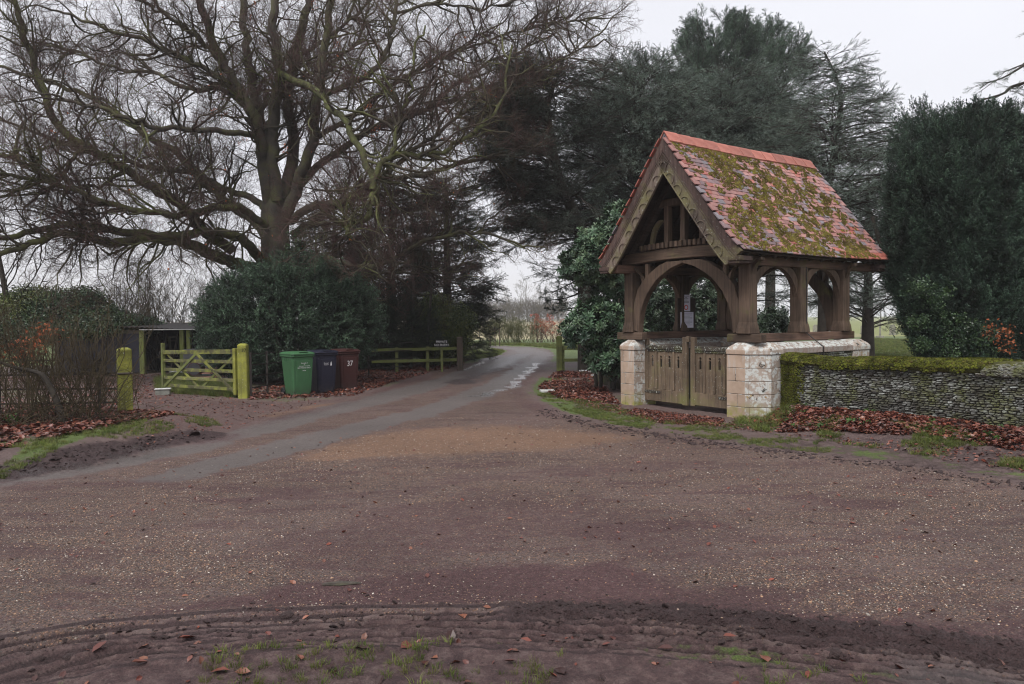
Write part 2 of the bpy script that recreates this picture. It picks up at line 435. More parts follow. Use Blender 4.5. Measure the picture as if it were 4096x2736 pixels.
def m_ashlar():
    t = NT('ashlar_stone')
    c = t.ramp(t.noise(3.0, 5, .6), [(.3, (.33, .24, .175)), (.55, (.45, .335, .255)), (.8, (.52, .42, .345))])
    c = t.mix(1.0, c, t.ramp(t.rand(), [(0, .86), (1, 1.1)]), 'MULTIPLY')
    g = t.n.new('ShaderNodeNewGeometry')
    pos = g.outputs['Position']; nrm = t.sep(g.outputs['Normal'])
    # lichen: on the tops and on the flank that faces the weather
    side = t.math('ADD', t.math('ADD', t.math('MULTIPLY', nrm[0], .583), t.math('MULTIPLY', nrm[1], -.812)), t.math('MULTIPLY', nrm[2], 1.0))
    sidef = t.ramp(side, [(.25, 0), (.6, 1)])
    n1 = t.noise(9, 5, .7, pos)
    v1 = t.voro(11, 'Distance', 'F1', pos)
    spot = t.math('MULTIPLY', t.ramp(v1, [(.28, 1), (.36, 0)]), t.ramp(t.noise(3.1, 2, .5, pos), [(.42, 0), (.5, 1)]))
    c = t.mix(t.math('MULTIPLY', sidef, .5), c, (.34, .31, .28))
    lich = t.math('MULTIPLY', t.math('MAXIMUM', spot, t.ramp(n1, [(.49, 0), (.56, 1)])), sidef)
    c = t.mix(lich, c, (.56, .57, .54))
    blk = t.math('MULTIPLY', t.ramp(t.noise(7.3, 5, .75, pos), [(.60, 0), (.64, 1)]), sidef)
    c = t.mix(blk, c, (.055, .05, .042))
    yel = t.math('MULTIPLY', t.ramp(t.noise(5.2, 4, .7, t.map(pos, (1, 1, 1.4))), [(.62, 0), (.68, 1)]), sidef)
    c = t.mix(t.math('MULTIPLY', yel, .8), c, (.36, .21, .03))
    z = t.sep(pos)[2]
    low = t.math('MULTIPLY', t.ramp(z, [(.05, 1), (.32, 0)]), t.ramp(t.noise(6, 4, .7, pos), [(.4, 0), (.56, 1)]))
    c = t.mix(t.math('MULTIPLY', low, .8), c, (.27, .27, .055))
    drip = t.math('MULTIPLY', t.ramp(t.noise(1.0, 4, .6, t.map(pos, (9, 9, 1.3))), [(.58, 0), (.68, .6)]), t.ramp(z, [(.5, 0), (1.1, 1)]))
    c = t.mix(drip, c, (.52, .52, .50))
    nb = t.bump(t.noise(55, 4, .7), .5, .004)
    return t.fin(c, .85, nb, .2)
M['ashlar'] = m_ashlar()

def m_coping():
    t = NT('coping_stone')
    c = t.ramp(t.noise(3.0, 5, .6), [(.3, (.20, .15, .125)), (.6, (.30, .225, .19)), (.8, (.37, .31, .27))])
    g = t.n.new('ShaderNodeNewGeometry'); nrm = t.sep(g.outputs['Normal'])
    up = t.ramp(nrm[2], [(.1, .25), (.5, 1)])
    f = t.math('MULTIPLY', t.ramp(t.noise(14, 5, .75, g.outputs['Position']), [(.44, 0), (.52, 1)]), up)
    c = t.mix(f, c, (.54, .56, .53))
    return t.fin(c, .85, t.bump(t.noise(45, 4, .7), .5, .004), .2)
M['coping'] = m_coping()

def m_flint(name, pal):
    t = NT(name)
    g = t.n.new('ShaderNodeNewGeometry'); pos = g.outputs['Position']
    c = t.ramp(t.rand(), pal)
    n = t.noise(4.0, 3, .6, pos)
    c = t.mix(t.ramp(n, [(.44, 0), (.60, .85)]), c, (.11, .12, .035))
    c = t.mix(t.ramp(t.noise(2.2, 3, .6, pos), [(.5, 0), (.66, .8)]), c, (.05, .045, .04))
    c = t.mix(t.ramp(t.noise(40, 4, .7, pos), [(.5, 0), (.62, .7)]), c, (.09, .08, .072))
    return t.fin(c, .7, t.bump(t.noise(70, 3, .6, pos), .5, .004), .35)
M['flint0'] = m_flint('flint_pale', [(0, (.34, .35, .33)), (.5, (.48, .50, .48)), (1, (.26, .28, .26))])
M['flint1'] = m_flint('flint_dark', [(0, (.09, .085, .075)), (.5, (.19, .18, .16)), (1, (.14, .14, .08))])
M['flint2'] = m_flint('flint_grey', [(0, (.22, .23, .21)), (.5, (.30, .31, .28)), (1, (.17, .17, .10))])
M['mortar'] = m_simple('dark_mortar', [(.3, (.035, .032, .026)), (.7, (.075, .07, .05))], 9, .95, .5, 40, .01)

def m_ground():
    t = NT('ground_surface')
    A = t.sep(t.attr('ma')); B = t.sep(t.attr('mb'))
    grav, mud, lit = A[0], A[1], A[2]
    grass, asph, wet = B[0], B[1], B[2]
    pos = t.tc('Object')
    v1 = t.voro(88, 'Color', 'F1', pos); d1 = t.voro(88, 'Distance', 'F1', pos)
    org = t.attr('mc', 'Fac')
    pr = t.sep(v1)
    # stones of the gravel
    peb = t.ramp(pr[0], [(0, (.085, .058, .048)), (.3, (.15, .098, .082)), (.6, (.25, .155, .118)), (.8, (.38, .22, .15)), (.9, (.19, .165, .155)), (.97, (.30, .24, .19)), (1, (.38, .33, .28))])
    gap = t.ramp(d1, [(.25, 1), (.55, .45)])
    peb = t.mix(1.0, peb, gap, 'MULTIPLY')
    soil = t.ramp(t.noise(24, 6, .7, pos), [(.3, (.066, .044, .038)), (.55, (.135, .088, .080)), (.8, (.205, .140, .124))])
    purple = t.ramp(t.noise(30, 6, .75, pos), [(.28, (.032, .016, .017)), (.5, (.084, .041, .043)), (.75, (.140, .080, .079))])
    mudc = t.ramp(t.noise(16, 6, .75, pos), [(.3, (.020, .011, .011)), (.55, (.048, .028, .028)), (.8, (.088, .056, .055))])
    # bound surface with pebbles showing through
    f_p = t.math('LESS_THAN', pr[1], t.math('ADD', t.math('MULTIPLY', grav, 1.05), -.05))
    base = t.mix(t.ramp(t.noise(9, 5, .7, pos), [(.35, 0), (.65, 1)]), soil, t.mix(.55, soil, (.158, .122, .114)))
    col = t.mix(f_p, base, peb)
    asc = t.ramp(t.noise(45, 5, .7, pos), [(.3, (.085, .073, .068)), (.6, (.148, .131, .123)), (.8, (.20, .180, .170))])
    oc = t.ramp(t.noise(38, 5, .75, pos), [(.3, (.13, .072, .046)), (.55, (.25, .145, .09)), (.75, (.37, .225, .145))])
    col = t.mix(t.math('MULTIPLY', t.ramp(t.math('ADD', org, t.math('MULTIPLY', t.math('SUBTRACT', t.noise(5, 9, .8, pos), .5), 2.2)), [(.35, 0), (.9, 1)]), .72), col, oc)

    nl = t.noise(5, 6, .75, pos)
    n9 = t.noise(8, 9, .8, pos)
    rag = lambda m, lo=.50, hi=.62, k=1.7: t.ramp(t.math('ADD', m, t.math('MULTIPLY', t.math('SUBTRACT', n9, .5), k)), [(lo, 0), (hi, 1)])
    col = t.mix(t.math('MULTIPLY', rag(asph, .28, .95, 1.6), .8), col, asc)
    streak = t.noise(1.0, 9, .72, t.map(pos, (1.1, 3.6, 1)), .6)
    sk = t.math('MULTIPLY', t.ramp(streak, [(.50, 0), (.60, .75), (.8, .9)]), t.ramp(grav, [(.25, 0), (.45, 1)]))
    sk = t.math('MULTIPLY', sk, t.math('SUBTRACT', 1.0, org, True))
    lf = t.math('MULTIPLY', t.math('MAXIMUM', rag(lit, .36, .80), sk), .9)
    col = t.mix(t.math('MULTIPLY', lf, t.math('SUBTRACT', 1.0, t.math('MULTIPLY', t.math('GREATER_THAN', pr[2], .93), .9))), col, purple)
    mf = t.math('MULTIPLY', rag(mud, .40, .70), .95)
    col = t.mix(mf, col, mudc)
    col = t.mix(0.0, col, asc)
    gc = t.ramp(t.noise(40, 5, .7, pos), [(.3, (.045, .065, .016)), (.55, (.095, .14, .03)), (.8, (.16, .20, .045))])
    gf = t.math('MULTIPLY', rag(grass, .38, .62, 1.3), .92)
    col = t.mix(gf, col, gc)
    crumb = t.ramp(t.noise(110, 5, .8, pos), [(.36, .45), (.5, 1.0), (.66, 1.5)])
    col = t.mix(t.math('MAXIMUM', t.math('MAXIMUM', lf, mf), .35), col, t.mix(1.0, col, crumb, 'MULTIPLY'))
    big = t.ramp(t.noise(.6, 4, .6, pos), [(.3, .90), (.7, 1.2)])
    col = t.mix(1.0, col, big, 'MULTIPLY')
    col = t.mix(t.math('MULTIPLY', wet, .55), col, (.03, .028, .027))
    rough = t.math('SUBTRACT', t.ramp(t.noise(18, 4, .6, pos), [(.3, .62), (.7, .85)]), t.math('MULTIPLY', wet, .56), True)
    rough = t.math('SUBTRACT', rough, t.math('MULTIPLY', mf, .12), True)
    hp = t.math('MULTIPLY', t.math('SUBTRACT', 1.0, d1), t.math('MAXIMUM', grav, .25))
    h = t.math('ADD', hp, t.math('MULTIPLY', t.noise(34, 6, .75, pos), 1.6))
    h = t.math('MULTIPLY', h, t.math('SUBTRACT', 1.0, wet, True))
    return t.fin(col, rough, t.bump(n9, .55, .03, t.bump(h, 1.0, .014)), .32)
M['ground'] = m_ground()
# ------------------------------------------------------------------ lych gate frame (used by the terrain too)
LG = Matrix.Translation((3.016, 13.741, 0)) @ Matrix.Rotation(-0.9478, 4, 'Z')
def lg(x, y, z=0.0): return LG @ Vector((x, y, z))

# ------------------------------------------------------------------ terrain: one sheet split into ground, lane, driveway, lawn and field
def gp(pts): return [tuple(G(x, y).xy) for x, y in pts]
LANE = gp([(-3000, 2420), (-900, 2060), (0, 1915), (300, 1878), (600, 1812), (850, 1748), (1000, 1700), (1180, 1645), (1400, 1592), (1600, 1530), (1750, 1488),
           (1860, 1458), (1960, 1432), (2035, 1405), (1990, 1394), (1880, 1388), (1700, 1381), (1500, 1376), (1500, 1371), (1700, 1375), (1890, 1380), (2020, 1384), (2140, 1389), (2205, 1400), (2214, 1428), (2185, 1465),
           (2130, 1515), (2090, 1560), (2140, 1610), (2230, 1652), (2400, 1693), (2700, 1742), (3000, 1792), (3300, 1822), (3700, 1872), (4096, 1948),
           (5200, 2200), (7000, 2600), (6500, 3600), (4800, 2880), (4096, 2680), (3600, 2590), (3000, 2520), (2500, 2478), (1900, 2450), (1400, 2452), (900, 2470), (400, 2520), (0, 2585), (-1500, 3100), (-5000, 4200)])
DRIVE = gp([(560, 1800), (480, 1700), (540, 1655), (560, 1600), (500, 1545), (300, 1520), (0, 1530), (-300, 1520), (-300, 1490), (200, 1490), (560, 1500), (700, 1520), (640, 1575), (800, 1600), (960, 1600), (1150, 1607), (1400, 1582), (1400, 1600), (1180, 1650), (1000, 1705), (850, 1752)])
BANK = gp([(-2500, 2230), (-900, 2000), (0, 1880), (250, 1845), (520, 1780), (790, 1735), (850, 1690), (560, 1672), (470, 1655), (200, 1640), (-400, 1640), (-2500, 1700)])
LAWN = [tuple(lg(2.2, .95).xy), tuple(lg(14, .95).xy), tuple(lg(40, 10).xy), tuple(lg(40, 60).xy), tuple(lg(8, 60).xy), tuple(lg(2.2, 30).xy), tuple(lg(2.2, 3.6).xy)]
FAR_GRASS = gp([(1500, 1370), (1900, 1379), (2140, 1388), (2330, 1404), (2600, 1410), (2600, 1380), (2000, 1370), (1500, 1362)])
TRACK1 = gp([(-400, 1960), (100, 1893), (400, 1850), (700, 1790), (1200, 1668), (1500, 1598), (1800, 1515), (2000, 1452), (2110, 1412), (2080, 1396), (1950, 1386)])
TRACK2 = gp([(700, 1900), (1000, 1822), (1400, 1722), (1700, 1645), (1900, 1578), (2060, 1495), (2150, 1440), (2170, 1412), (2100, 1392)])
ORANGE = gp([(1150, 1850), (1450, 1745), (1750, 1690), (2100, 1700), (2500, 1750), (2300, 1790), (1900, 1810), (1600, 1830), (1300, 1870)])
DRORANGE = gp([(1000, 1660), (1250, 1618), (1400, 1600), (1300, 1640), (1120, 1680)])
WET = gp([(2150, 1452), (2110, 1490), (2060, 1540), (1990, 1566), (1900, 1584)])
WET2 = gp([(150, 1893), (450, 1850), (640, 1800)])
WET3 = gp([(1850, 1480), (1900, 1462), (1930, 1448)])
PURPLE = gp([(500, 2480), (700, 2400), (1100, 2330), (1500, 2290), (1900, 2230), (2500, 2230), (2800, 2330), (3200, 2400), (4096, 2500), (4096, 2640), (3300, 2560), (2300, 2440), (1200, 2440)])
PUR2 = gp([(800, 2230), (1100, 2100), (1500, 1985), (2100, 1955), (2700, 2080), (3300, 2300), (3700, 2440), (2900, 2330), (2300, 2240), (1500, 2290)])
RUT1 = gp([(-900, 2790), (-200, 2655), (300, 2560), (900, 2500), (1400, 2480), (1900, 2475), (2500, 2498), (3100, 2545), (3700, 2620), (4300, 2710)])
RUT2 = gp([(-300, 2800), (100, 2700), (600, 2590), (1200, 2540), (1900, 2525), (2500, 2550), (3100, 2610), (3700, 2690), (4100, 2760)])
MUDRIDGE = gp([(2100, 2440), (2500, 2440), (2800, 2460), (3200, 2510), (3700, 2570), (4200, 2640)])
LEFTMUD = gp([(-2500, 2300), (-900, 2030), (0, 1900), (250, 1858), (520, 1795), (800, 1745)])
GRASSL = gp([(0, 1895), (300, 1790), (600, 1735), (870, 1690)])
GATEFRONT = [tuple(lg(x, y).xy) for x, y in ((-1.9, -.9), (1.2, -1.1), (1.4, .3), (-1.4, .3))]

def wall_line_dist(X, Y):
    a = lg(1.75, .5); b = lg(12, .5)
    return sdist(X, Y, [(a.x, a.y), (b.x, b.y)], False)

def terrain(X, Y):
    """height and the surface masks"""
    dl = sdist(X, Y, LANE); dd = sdist(X, Y, DRIVE); db = sdist(X, Y, BANK); dw = wall_line_dist(X, Y)
    dlawn = sdist(X, Y, LAWN)
    wob = (fbm(X * .9, Y * .9, 3) - .5)
    fine = (fbm(X * 5, Y * 5, 11) - .5)
    r = np.hypot(X, Y)
    inlane = sstep(.12, -.18, dl + wob * .5 + fine * .25)
    indrive = sstep(.2, -.2, dd + wob * .5 + fine * .3)
    z = (fbm(X * .25, Y * .25, 5) - .5) * .10 + (fbm(X * 1.3, Y * 1.3, 7) - .5) * .03 * (1 - inlane * .6)
    # bank under the left hedge with a torn muddy edge
    bank = sstep(.25, -.55, db + wob * .3)
    z = z + bank * .17
    # litter bank in front of the flint wall; churchyard behind it
    fr = sstep(1.9, .05, dw) * sstep(.3, 1.0, (X - 3.9) + (13.3 - Y) * .2)
    z = z + fr * .24
    z = z + sstep(.1, -1.5, dlawn) * .12
    z = z + (1 - inlane) * (1 - indrive) * (fbm(X * 9, Y * 9, 13) - .5) * .035
    # foreground ruts
    nearf = sstep(6.0, 4.2, Y)
    d1 = sdist(X, Y, RUT1, False); d2 = sdist(X, Y, RUT2, False); dm = sdist(X, Y, MUDRIDGE, False)
    tread = np.sin((X * .93 + Y * .5) * 2 * PI / .07 + fbm(X * 2, Y * 2, 4) * 4)
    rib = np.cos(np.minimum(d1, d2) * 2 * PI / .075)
    z = z - .035 * np.exp(-(d1 / .11) ** 2) + .022 * np.exp(-((d1 - .2) / .06) ** 2)
    z = z - .030 * np.exp(-(d2 / .11) ** 2) + .020 * np.exp(-((d2 - .2) / .06) ** 2)
    z = z + (np.exp(-(d1 / .19) ** 4) + np.exp(-(d2 / .19) ** 4)) * (rib * .017 * np.clip(2.4 * fbm(X * 1.7, Y * 1.7, 93) - .35, 0, 1.2))
    clod = fbm(X * 14, Y * 14, 21, 5)
    z = z + nearf * (1 - inlane) * (clod - .5) * .012
    z = z + np.exp(-(dm / .22) ** 2) * (.012 + .07 * (clod - .38))
    dlm = sdist(X, Y, LEFTMUD, False)
    z = z + np.exp(-(dlm / .32) ** 2) * (.04 + .15 * (fbm(X * 6, Y * 6, 31, 5) - .42))
    z = np.where(r > 60, z + (fbm(X * .02, Y * .02, 9) - .5) * .8 * sstep(60, 200, r), z)

    # masks
    t1 = sdist(X, Y, TRACK1, False); t2 = sdist(X, Y, TRACK2, False)
    asph = np.maximum(sstep(.62, .40, t1 + wob * .35 + fine * .25), sstep(.50, .3, t2 + wob * .35 + fine * .25)) * inlane
    asph = np.maximum(asph, sstep(26, 30, Y) * inlane * .75)
    org = np.maximum(sstep(.7, -.6, sdist(X, Y, ORANGE) + wob * 1.2), .8 * sstep(.3, -.3, sdist(X, Y, DRORANGE) + wob * .6))
    patch = fbm(X * .55 + 3, Y * 1.1, 41, 5)
    grav = inlane * (.50 + .30 * sstep(.35, .65, patch)) * (1 - asph * .75)
    grav = np.maximum(grav, org * .96 * (1 - asph * .7))
    grav = np.maximum(grav, indrive * .35)
    lit = inlane * sstep(.50, .72, fbm(X * .7, Y * 1.6, 51, 5)) * sstep(12, 7, Y) * .75 * (1 - org)
    lit = np.maximum(lit, sstep(.25, -.3, sdist(X, Y, PURPLE) + wob * .6 + fine * .2))
    lit = np.maximum(lit, .60 * sstep(.5, -.5, sdist(X, Y, PUR2) + wob * 1.6))
    lit = np.maximum(lit, indrive * (1 - sstep(.2, -.2, sdist(X, Y, DRORANGE) + wob)) * .55)
    # dark crumbs along the edge of the lane and beside the tracks
    edge = np.exp(-((dl + .15) / .45) ** 2) * sstep(8, 11, Y)
    lit = np.maximum(lit, edge * (.55 + wob))
    lit = np.maximum(lit, .7 * sstep(.7, .3, sdist(X, Y, gp([(1880, 1500), (2010, 1470), (2080, 1440)]), False) + wob * .8))
    mud = np.maximum(np.exp(-(dlm / .42) ** 2) * 1.3, np.exp(-((dm + wob * .25 + fine * .12) / .20) ** 2) * .95)
    mud = np.maximum(mud, sstep(.26, .20, d1) * np.clip(.55 - .65 * rib, 0, 1.3))  # puddled mud, plus groove shade painted in as dark mud colour
    mud = np.maximum(mud, sstep(.26, .20, d2) * np.clip(.50 - .65 * rib, 0, 1.3))  # same painted groove shade and mud along the second rut
    outl = (1 - inlane) * (1 - indrive)
    mud = np.maximum(mud, outl * sstep(13, 10, Y) * sstep(4.5, 6, Y) * .55 * (1 - bank))
    mud = np.clip(mud, 0, 1.25)
    grass = outl * sstep(4.4, 6, Y) * (.10 + .35 * sstep(.48, .6, fbm(X * .8, Y * .8, 61)))
    # verge in front of the gate and to the right
    verge = outl * sstep(.05, .3, dl) * sstep(1.5, .4, dl) * (X > .5) * (Y < 22)
    grass = np.maximum(grass, verge * (.66 + 1.2 * fine + wob * 1.2) * sstep(9.5, 6.5, X + .2 * (12 - Y)))
    grass = np.maximum(grass, sstep(.28, .1, sdist(X, Y, GRASSL, False) + wob * .2) * .9 * outl)
    grass = np.maximum(grass, sstep(.3, -.5, dlawn) * .95)
    fg = sdist(X, Y, FAR_GRASS)
    grass = np.maximum(grass, sstep(.6, -.6, fg))
    grass = np.maximum(grass, outl * sstep(26, 32, Y) * .75)
    grass = np.maximum(grass, outl * sstep(.5, .7, fbm(X * 1.2, Y * 1.2, 71)) * .30 * nearf)
    gf = sstep(.25, -.2, sdist(X, Y, GATEFRONT) + wob * .4)
    grass = grass * (1 - gf)
    grass = grass * (1 - fr * .6)
    litv = outl * (1 - grass) * np.clip(.55 + wob, 0, 1) * (1 - mud * .6)
    lit = np.maximum(lit, litv * .6)
    lit = np.maximum(lit, outl * sstep(6, 4.6, Y) * .62)
    mud = np.maximum(mud, outl * sstep(6, 4.6, Y) * .50)
    grass = grass * (1 - np.clip(mud, 0, 1) * .75)
    w = fbm(X * 3.5, Y * 3.5, 81)
    wet = sstep(.16, .04, sdist(X, Y, WET, False) + (w - .5) * .9) * .95
    wet = np.maximum(wet, .7 * sstep(.30, .1, sdist(X, Y, WET2, False) + (w - .5) * 1.0))
    wet = np.maximum(wet, sstep(.16, .05, sdist(X, Y, WET3, False) + (w - .5) * .5))
    dk = sstep(.75, .2, sdist(X, Y, gp([(1830, 1530), (1960, 1482), (2060, 1440), (2100, 1415)]), False) + (w - .5) * 1.3)
    mud = np.maximum(mud, dk * .75)
    wet = np.maximum(wet, dk * .3); wet = np.maximum(wet, asph * (.12 + .30 * sstep(14, 20, Y)))
    pud = sstep(.35, .1, sdist(X, Y, gp([(3760, 2705), (3900, 2740)]), False) + (w - .5) * .4)
    wet = np.maximum(wet, pud * .9)
    z = z * (1 - wet * inlane * .3)
    # bleached farmland beyond the far verge
    field = sstep(58, 66, Y) * (1 - sstep(-3, 3, X - 30 + (Y - 60) * -.2))
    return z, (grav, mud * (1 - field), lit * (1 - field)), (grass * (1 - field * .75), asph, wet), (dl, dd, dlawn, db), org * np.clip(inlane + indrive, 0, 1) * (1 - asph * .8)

def build_terrain():
    fov = math.radians(42)
    th = np.concatenate([np.linspace(-PI, -fov, 46)[:-1], np.linspace(-fov, fov, 830), np.linspace(fov, PI, 46)[1:-1]])
    dep = [0.6, 1.2, 1.9, 2.5, 2.9]
    y = 2.95
    while y < 60:
        dep.append(y); y += max(.008, y * y / 5181 * 4.2)
    r_ = np.array(dep + list(np.geomspace(62, 1500, 40)))
    T, R = np.meshgrid(th, r_)
    # rows run level with the picture inside the view so that the steps stay even
    k = 1 / np.maximum(np.cos(np.clip(T, -fov, fov)), .3)
    X = np.sin(T) * R * k; Y = np.cos(T) * R * k
    nr, nc = X.shape
    z, a, b, (dl, dd, dlawn, db), org = terrain(X.ravel(), Y.ravel())
    V = np.stack([X.ravel(), Y.ravel(), z], 1)
    V = np.vstack([V, [[0, 0, 0]]])
    i = np.arange(nr - 1)[:, None] * nc; j = np.arange(nc)[None, :]; j2 = (j + 1) % nc
    F = np.stack([i + j, i + j2, i + nc + j2, i + nc + j], -1).reshape(-1, 4)
    F = F[:, ::-1]
    Fc = V[F].mean(1)
    cl = dl[F[:, 0]] ; cd = dd[F[:, 0]]; cw = dlawn[F[:, 0]]
    Yc = Fc[:, 1]
    sel = np.zeros(len(F), int)
    sel[(Yc > 60)] = 4
    sel[cw < 0] = 3
    sel[cd < 0] = 2
    sel[cl < 0] = 1
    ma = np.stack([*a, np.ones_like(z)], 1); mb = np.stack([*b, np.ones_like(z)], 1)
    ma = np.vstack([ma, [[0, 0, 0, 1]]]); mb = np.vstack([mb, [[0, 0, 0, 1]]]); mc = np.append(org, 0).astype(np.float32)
    names = ['ground', 'gravel_lane', 'driveway', 'churchyard_lawn', 'field']
    labs = ['muddy leaf strewn verge ground beside the lane', 'gravel lane with wet tracks curving into the park', 'dirt drive with brown litter leading to the shed', 'green churchyard lawn behind the flint wall', 'pale misty field beyond the lane']
    out = {}
    for k_, nm in enumerate(names):
        f = F[sel == k_]
        if k_ == 0:
            tri = np.stack([np.full(nc, nr * nc), (np.arange(nc) + 1) % nc, np.arange(nc)], 1)
            fs = [f, tri]
        else: fs = [f]
        used = np.unique(np.concatenate([q.ravel() for q in fs])); rm = np.full(len(V), -1); rm[used] = np.arange(len(used))
        me = np_mesh(nm, V[used], [rm[q] for q in fs], [M['field'] if nm == 'field' else M['ground']], smooth=True)
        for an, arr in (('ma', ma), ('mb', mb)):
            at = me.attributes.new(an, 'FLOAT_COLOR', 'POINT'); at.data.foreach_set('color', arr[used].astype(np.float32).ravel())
        at = me.attributes.new('mc', 'FLOAT', 'POINT'); at.data.foreach_set('value', mc[used])
        o = link(nm, me); tag(o, labs[k_], kind='structure'); out[nm] = o
    return out

def m_field():
    t = NT('field_surface')
    B = t.sep(t.attr('mb')); pos = t.tc('Object')
    c = t.ramp(t.noise(.15, 5, .6, pos), [(.35, (.30, .25, .16)), (.6, (.38, .32, .22)), (.8, (.24, .22, .12))])
    c = t.mix(B[0], c, (.16, .20, .06))
    return t.fin(c, .9, None, .1)
M['field'] = m_field()
TERR = build_terrain()

def zt(x, y):
    return float(terrain(np.array([x], float), np.array([y], float))[0][0])
def ztv(X, Y): return terrain(np.asarray(X, float), np.asarray(Y, float))
def GZ(px, py):
    """ground point under a photo pixel, on the uneven terrain"""
    p = G(px, py)
    for _ in range(3):
        z = zt(p.x, p.y); p = G(px, py, z)
    return p

# ------------------------------------------------------------------ air
def haze():
    x0, x1, y0, y1, z0, z1 = -420, 420, -60, 760, -2.5, 36
    o = MB().box(x0, x1, y0, y1, z0, z1).build('haze', [])
    m = bpy.data.materials.new('winter_haze'); m.use_nodes = True
    n = m.node_tree.nodes; n.clear()
    out = n.new('ShaderNodeOutputMaterial'); v = n.new('ShaderNodeVolumePrincipled')
    v.inputs['Color'].default_value = (.93, .94, .97, 1)
    v.inputs['Density'].default_value = HAZE
    v.inputs['Anisotropy'].default_value = 0.1
    m.node_tree.links.new(v.outputs[0], out.inputs['Volume'])
    o.data.materials.append(m)
    tag(o, 'thin winter mist over the whole park', kind='stuff')
HAZE = 0.0008
haze()
# ------------------------------------------------------------------ lych gate
rng = np.random.default_rng(7)
B_, PF, W_ = 1.106, 0.373, 1.777        # opening half width, pier front width, outer plane
LP, ZC, ZT = 3.35, 1.08, 1.283          # back of the piers, underside and top of the cap stones
EV, OV, ZR, ZE, LR = 1.686, .338, 4.95, 2.75, 4.18
gate_root = empty('lych_gate'); gate_root.matrix_world = LG
tag(gate_root, 'timber lych gate with mossy tiled roof on pale stone piers', 'lych gate')

def clip_x(poly, x, keep_less):
    out = []
    for i, p in enumerate(poly):
        q = poly[(i + 1) % len(poly)]
        pi_, qi = (p[0] < x) == keep_less, (q[0] < x) == keep_less
        if pi_: out.append(p)
        if pi_ != qi:
            t = (x - p[0]) / (q[0] - p[0]); out.append((x, p[1] + t * (q[1] - p[1])))
    return out
def clip_y(poly, y, keep_less):
    return [(b, a) for a, b in clip_x([(b, a) for a, b in poly], y, keep_less)]
def shrink(poly, d):
    cx = sum(p[0] for p in poly) / len(poly); cy = sum(p[1] for p in poly) / len(poly)
    out = []
    for x, y in poly:
        out.append((x + (d if x < cx else -d), y + (d if y < cy else -d)))
    return out

def pier(plan, flip=False):
    """ashlar pier: every stone its own block, cap stone with weathered shoulders"""
    core = MB(); core.prism(shrink(plan, .012), -.1, ZC, None)
    p = core.build('pier', M['mortar'], gate_root)
    xs = sorted(q[0] for q in plan); ys = sorted(q[1] for q in plan)
    x0, x1, y0, y1 = xs[0], xs[-1], ys[0], ys[-1]
    zs = [-.12, .205, .42, .64, .86, ZC]
    for k in range(5):
        a = x0 + (x1 - x0) * (.30 if k % 2 else .62) + rng.uniform(-.03, .03)
        parts = [clip_x(plan, a, True), clip_x(plan, a, False)]
        res = []
        for q in parts:
            if len(q) < 3: continue
            b = y0 + (y1 - y0) * (.62 if k % 2 else .38) + rng.uniform(-.03, .03)
            res += [clip_y(q, b, True), clip_y(q, b, False)]
        for q in res:
            if len(q) < 3: continue
            j = rng.uniform(-.002, .002)
            mb = MB(); mb.prism(shrink(q, .0022 + j * .3), zs[k] + .003, zs[k + 1] - .003)
            mb.build('stone', M['ashlar'], p, bev=.006, seg=2)
    # cap stone
    c = MB()
    n = len(plan)
    e = [(x, y) for x, y in shrink(plan, -.012)]
    top = [(x, y) for x, y in shrink(plan, .11)]
    mid = [(x, y) for x, y in shrink(plan, .02)]
    c.loft([[(x, y, ZC + .004) for x, y in e], [(x, y, ZC + .085) for x, y in e], [(x, y, ZC + .13) for x, y in mid], [(x, y, ZT) for x, y in top]])
    c.build('cap_stone', M['ashlar'], p, bev=.012, seg=2)
    return p

CH = .30
def plan_front(s):
    P = [(B_, 0), (B_ + PF, 0), (W_, CH), (W_, .62), (B_, .62)]
    return [(s * x, y) for x, y in (P if s > 0 else P[::-1])]
def plan_back(s):
    P = [(B_ + .1, LP - .55), (W_, LP - .55), (W_, LP - .0), (B_ + .1, LP)]
    return [(s * x, y) for x, y in (P if s > 0 else P[::-1])]
for s in (1, -1):
    pier(plan_front(s)); pier(plan_back(s))

# flint plinth walls between the piers and their copings
FL_A = [NT for _ in ()]
def flint_mesh(rs, sx, sy, sz, m):
    """one knapped stone, about 28 triangles"""
    n = 7; r0 = []; r1 = []; r2 = []
    for i in range(n):
        a = 2 * PI * i / n
        cx, sz_ = math.cos(a), math.sin(a)
        q = rs.uniform(.86, 1.05)
        ex = abs(cx) ** .55 * (1 if cx >= 0 else -1) * sx / 2 * q; ez = abs(sz_) ** .6 * (1 if sz_ >= 0 else -1) * sz / 2 * q
        r0.append((ex, sy * .5, ez)); r1.append((ex, -sy * .12, ez)); r2.append((ex * .72, -sy * (.42 + rs.uniform(-.08, .08)), ez * .66))
    mb = MB(); mb.loft([r0, r1, r2], caps=False); mb.f.append(tuple(len(mb.v) - n + i for i in range(n))); mb.mi.append(0)
    # outward winding
    me = mb.mesh('stone', m); return me

def flint_field(parent, x0, x1, zf0, zf1, y, keep, frame=None, rs=None, lmax=.19, hmean=.042):
    """coursed thin stones; the KEEP nearest to the right end are parts, the rest one mesh"""
    rs = rs or random.Random(5)
    spots = []; z = -.02
    while z < zf1 + .0:
        h = rs.uniform(.75, 1.3) * hmean
        x = x0 + rs.uniform(-.05, 0)
        while x < x1:
            w = rs.uniform(.05, lmax) * (1.0 if rs.random() < .8 else .6)
            if x + w > x0 - .01 and x < x1:
                spots.append((x + w / 2, z + h / 2 + .006 * math.sin(x * 3), w * .94, h * .86))
            x += w
        z += h
    return spots

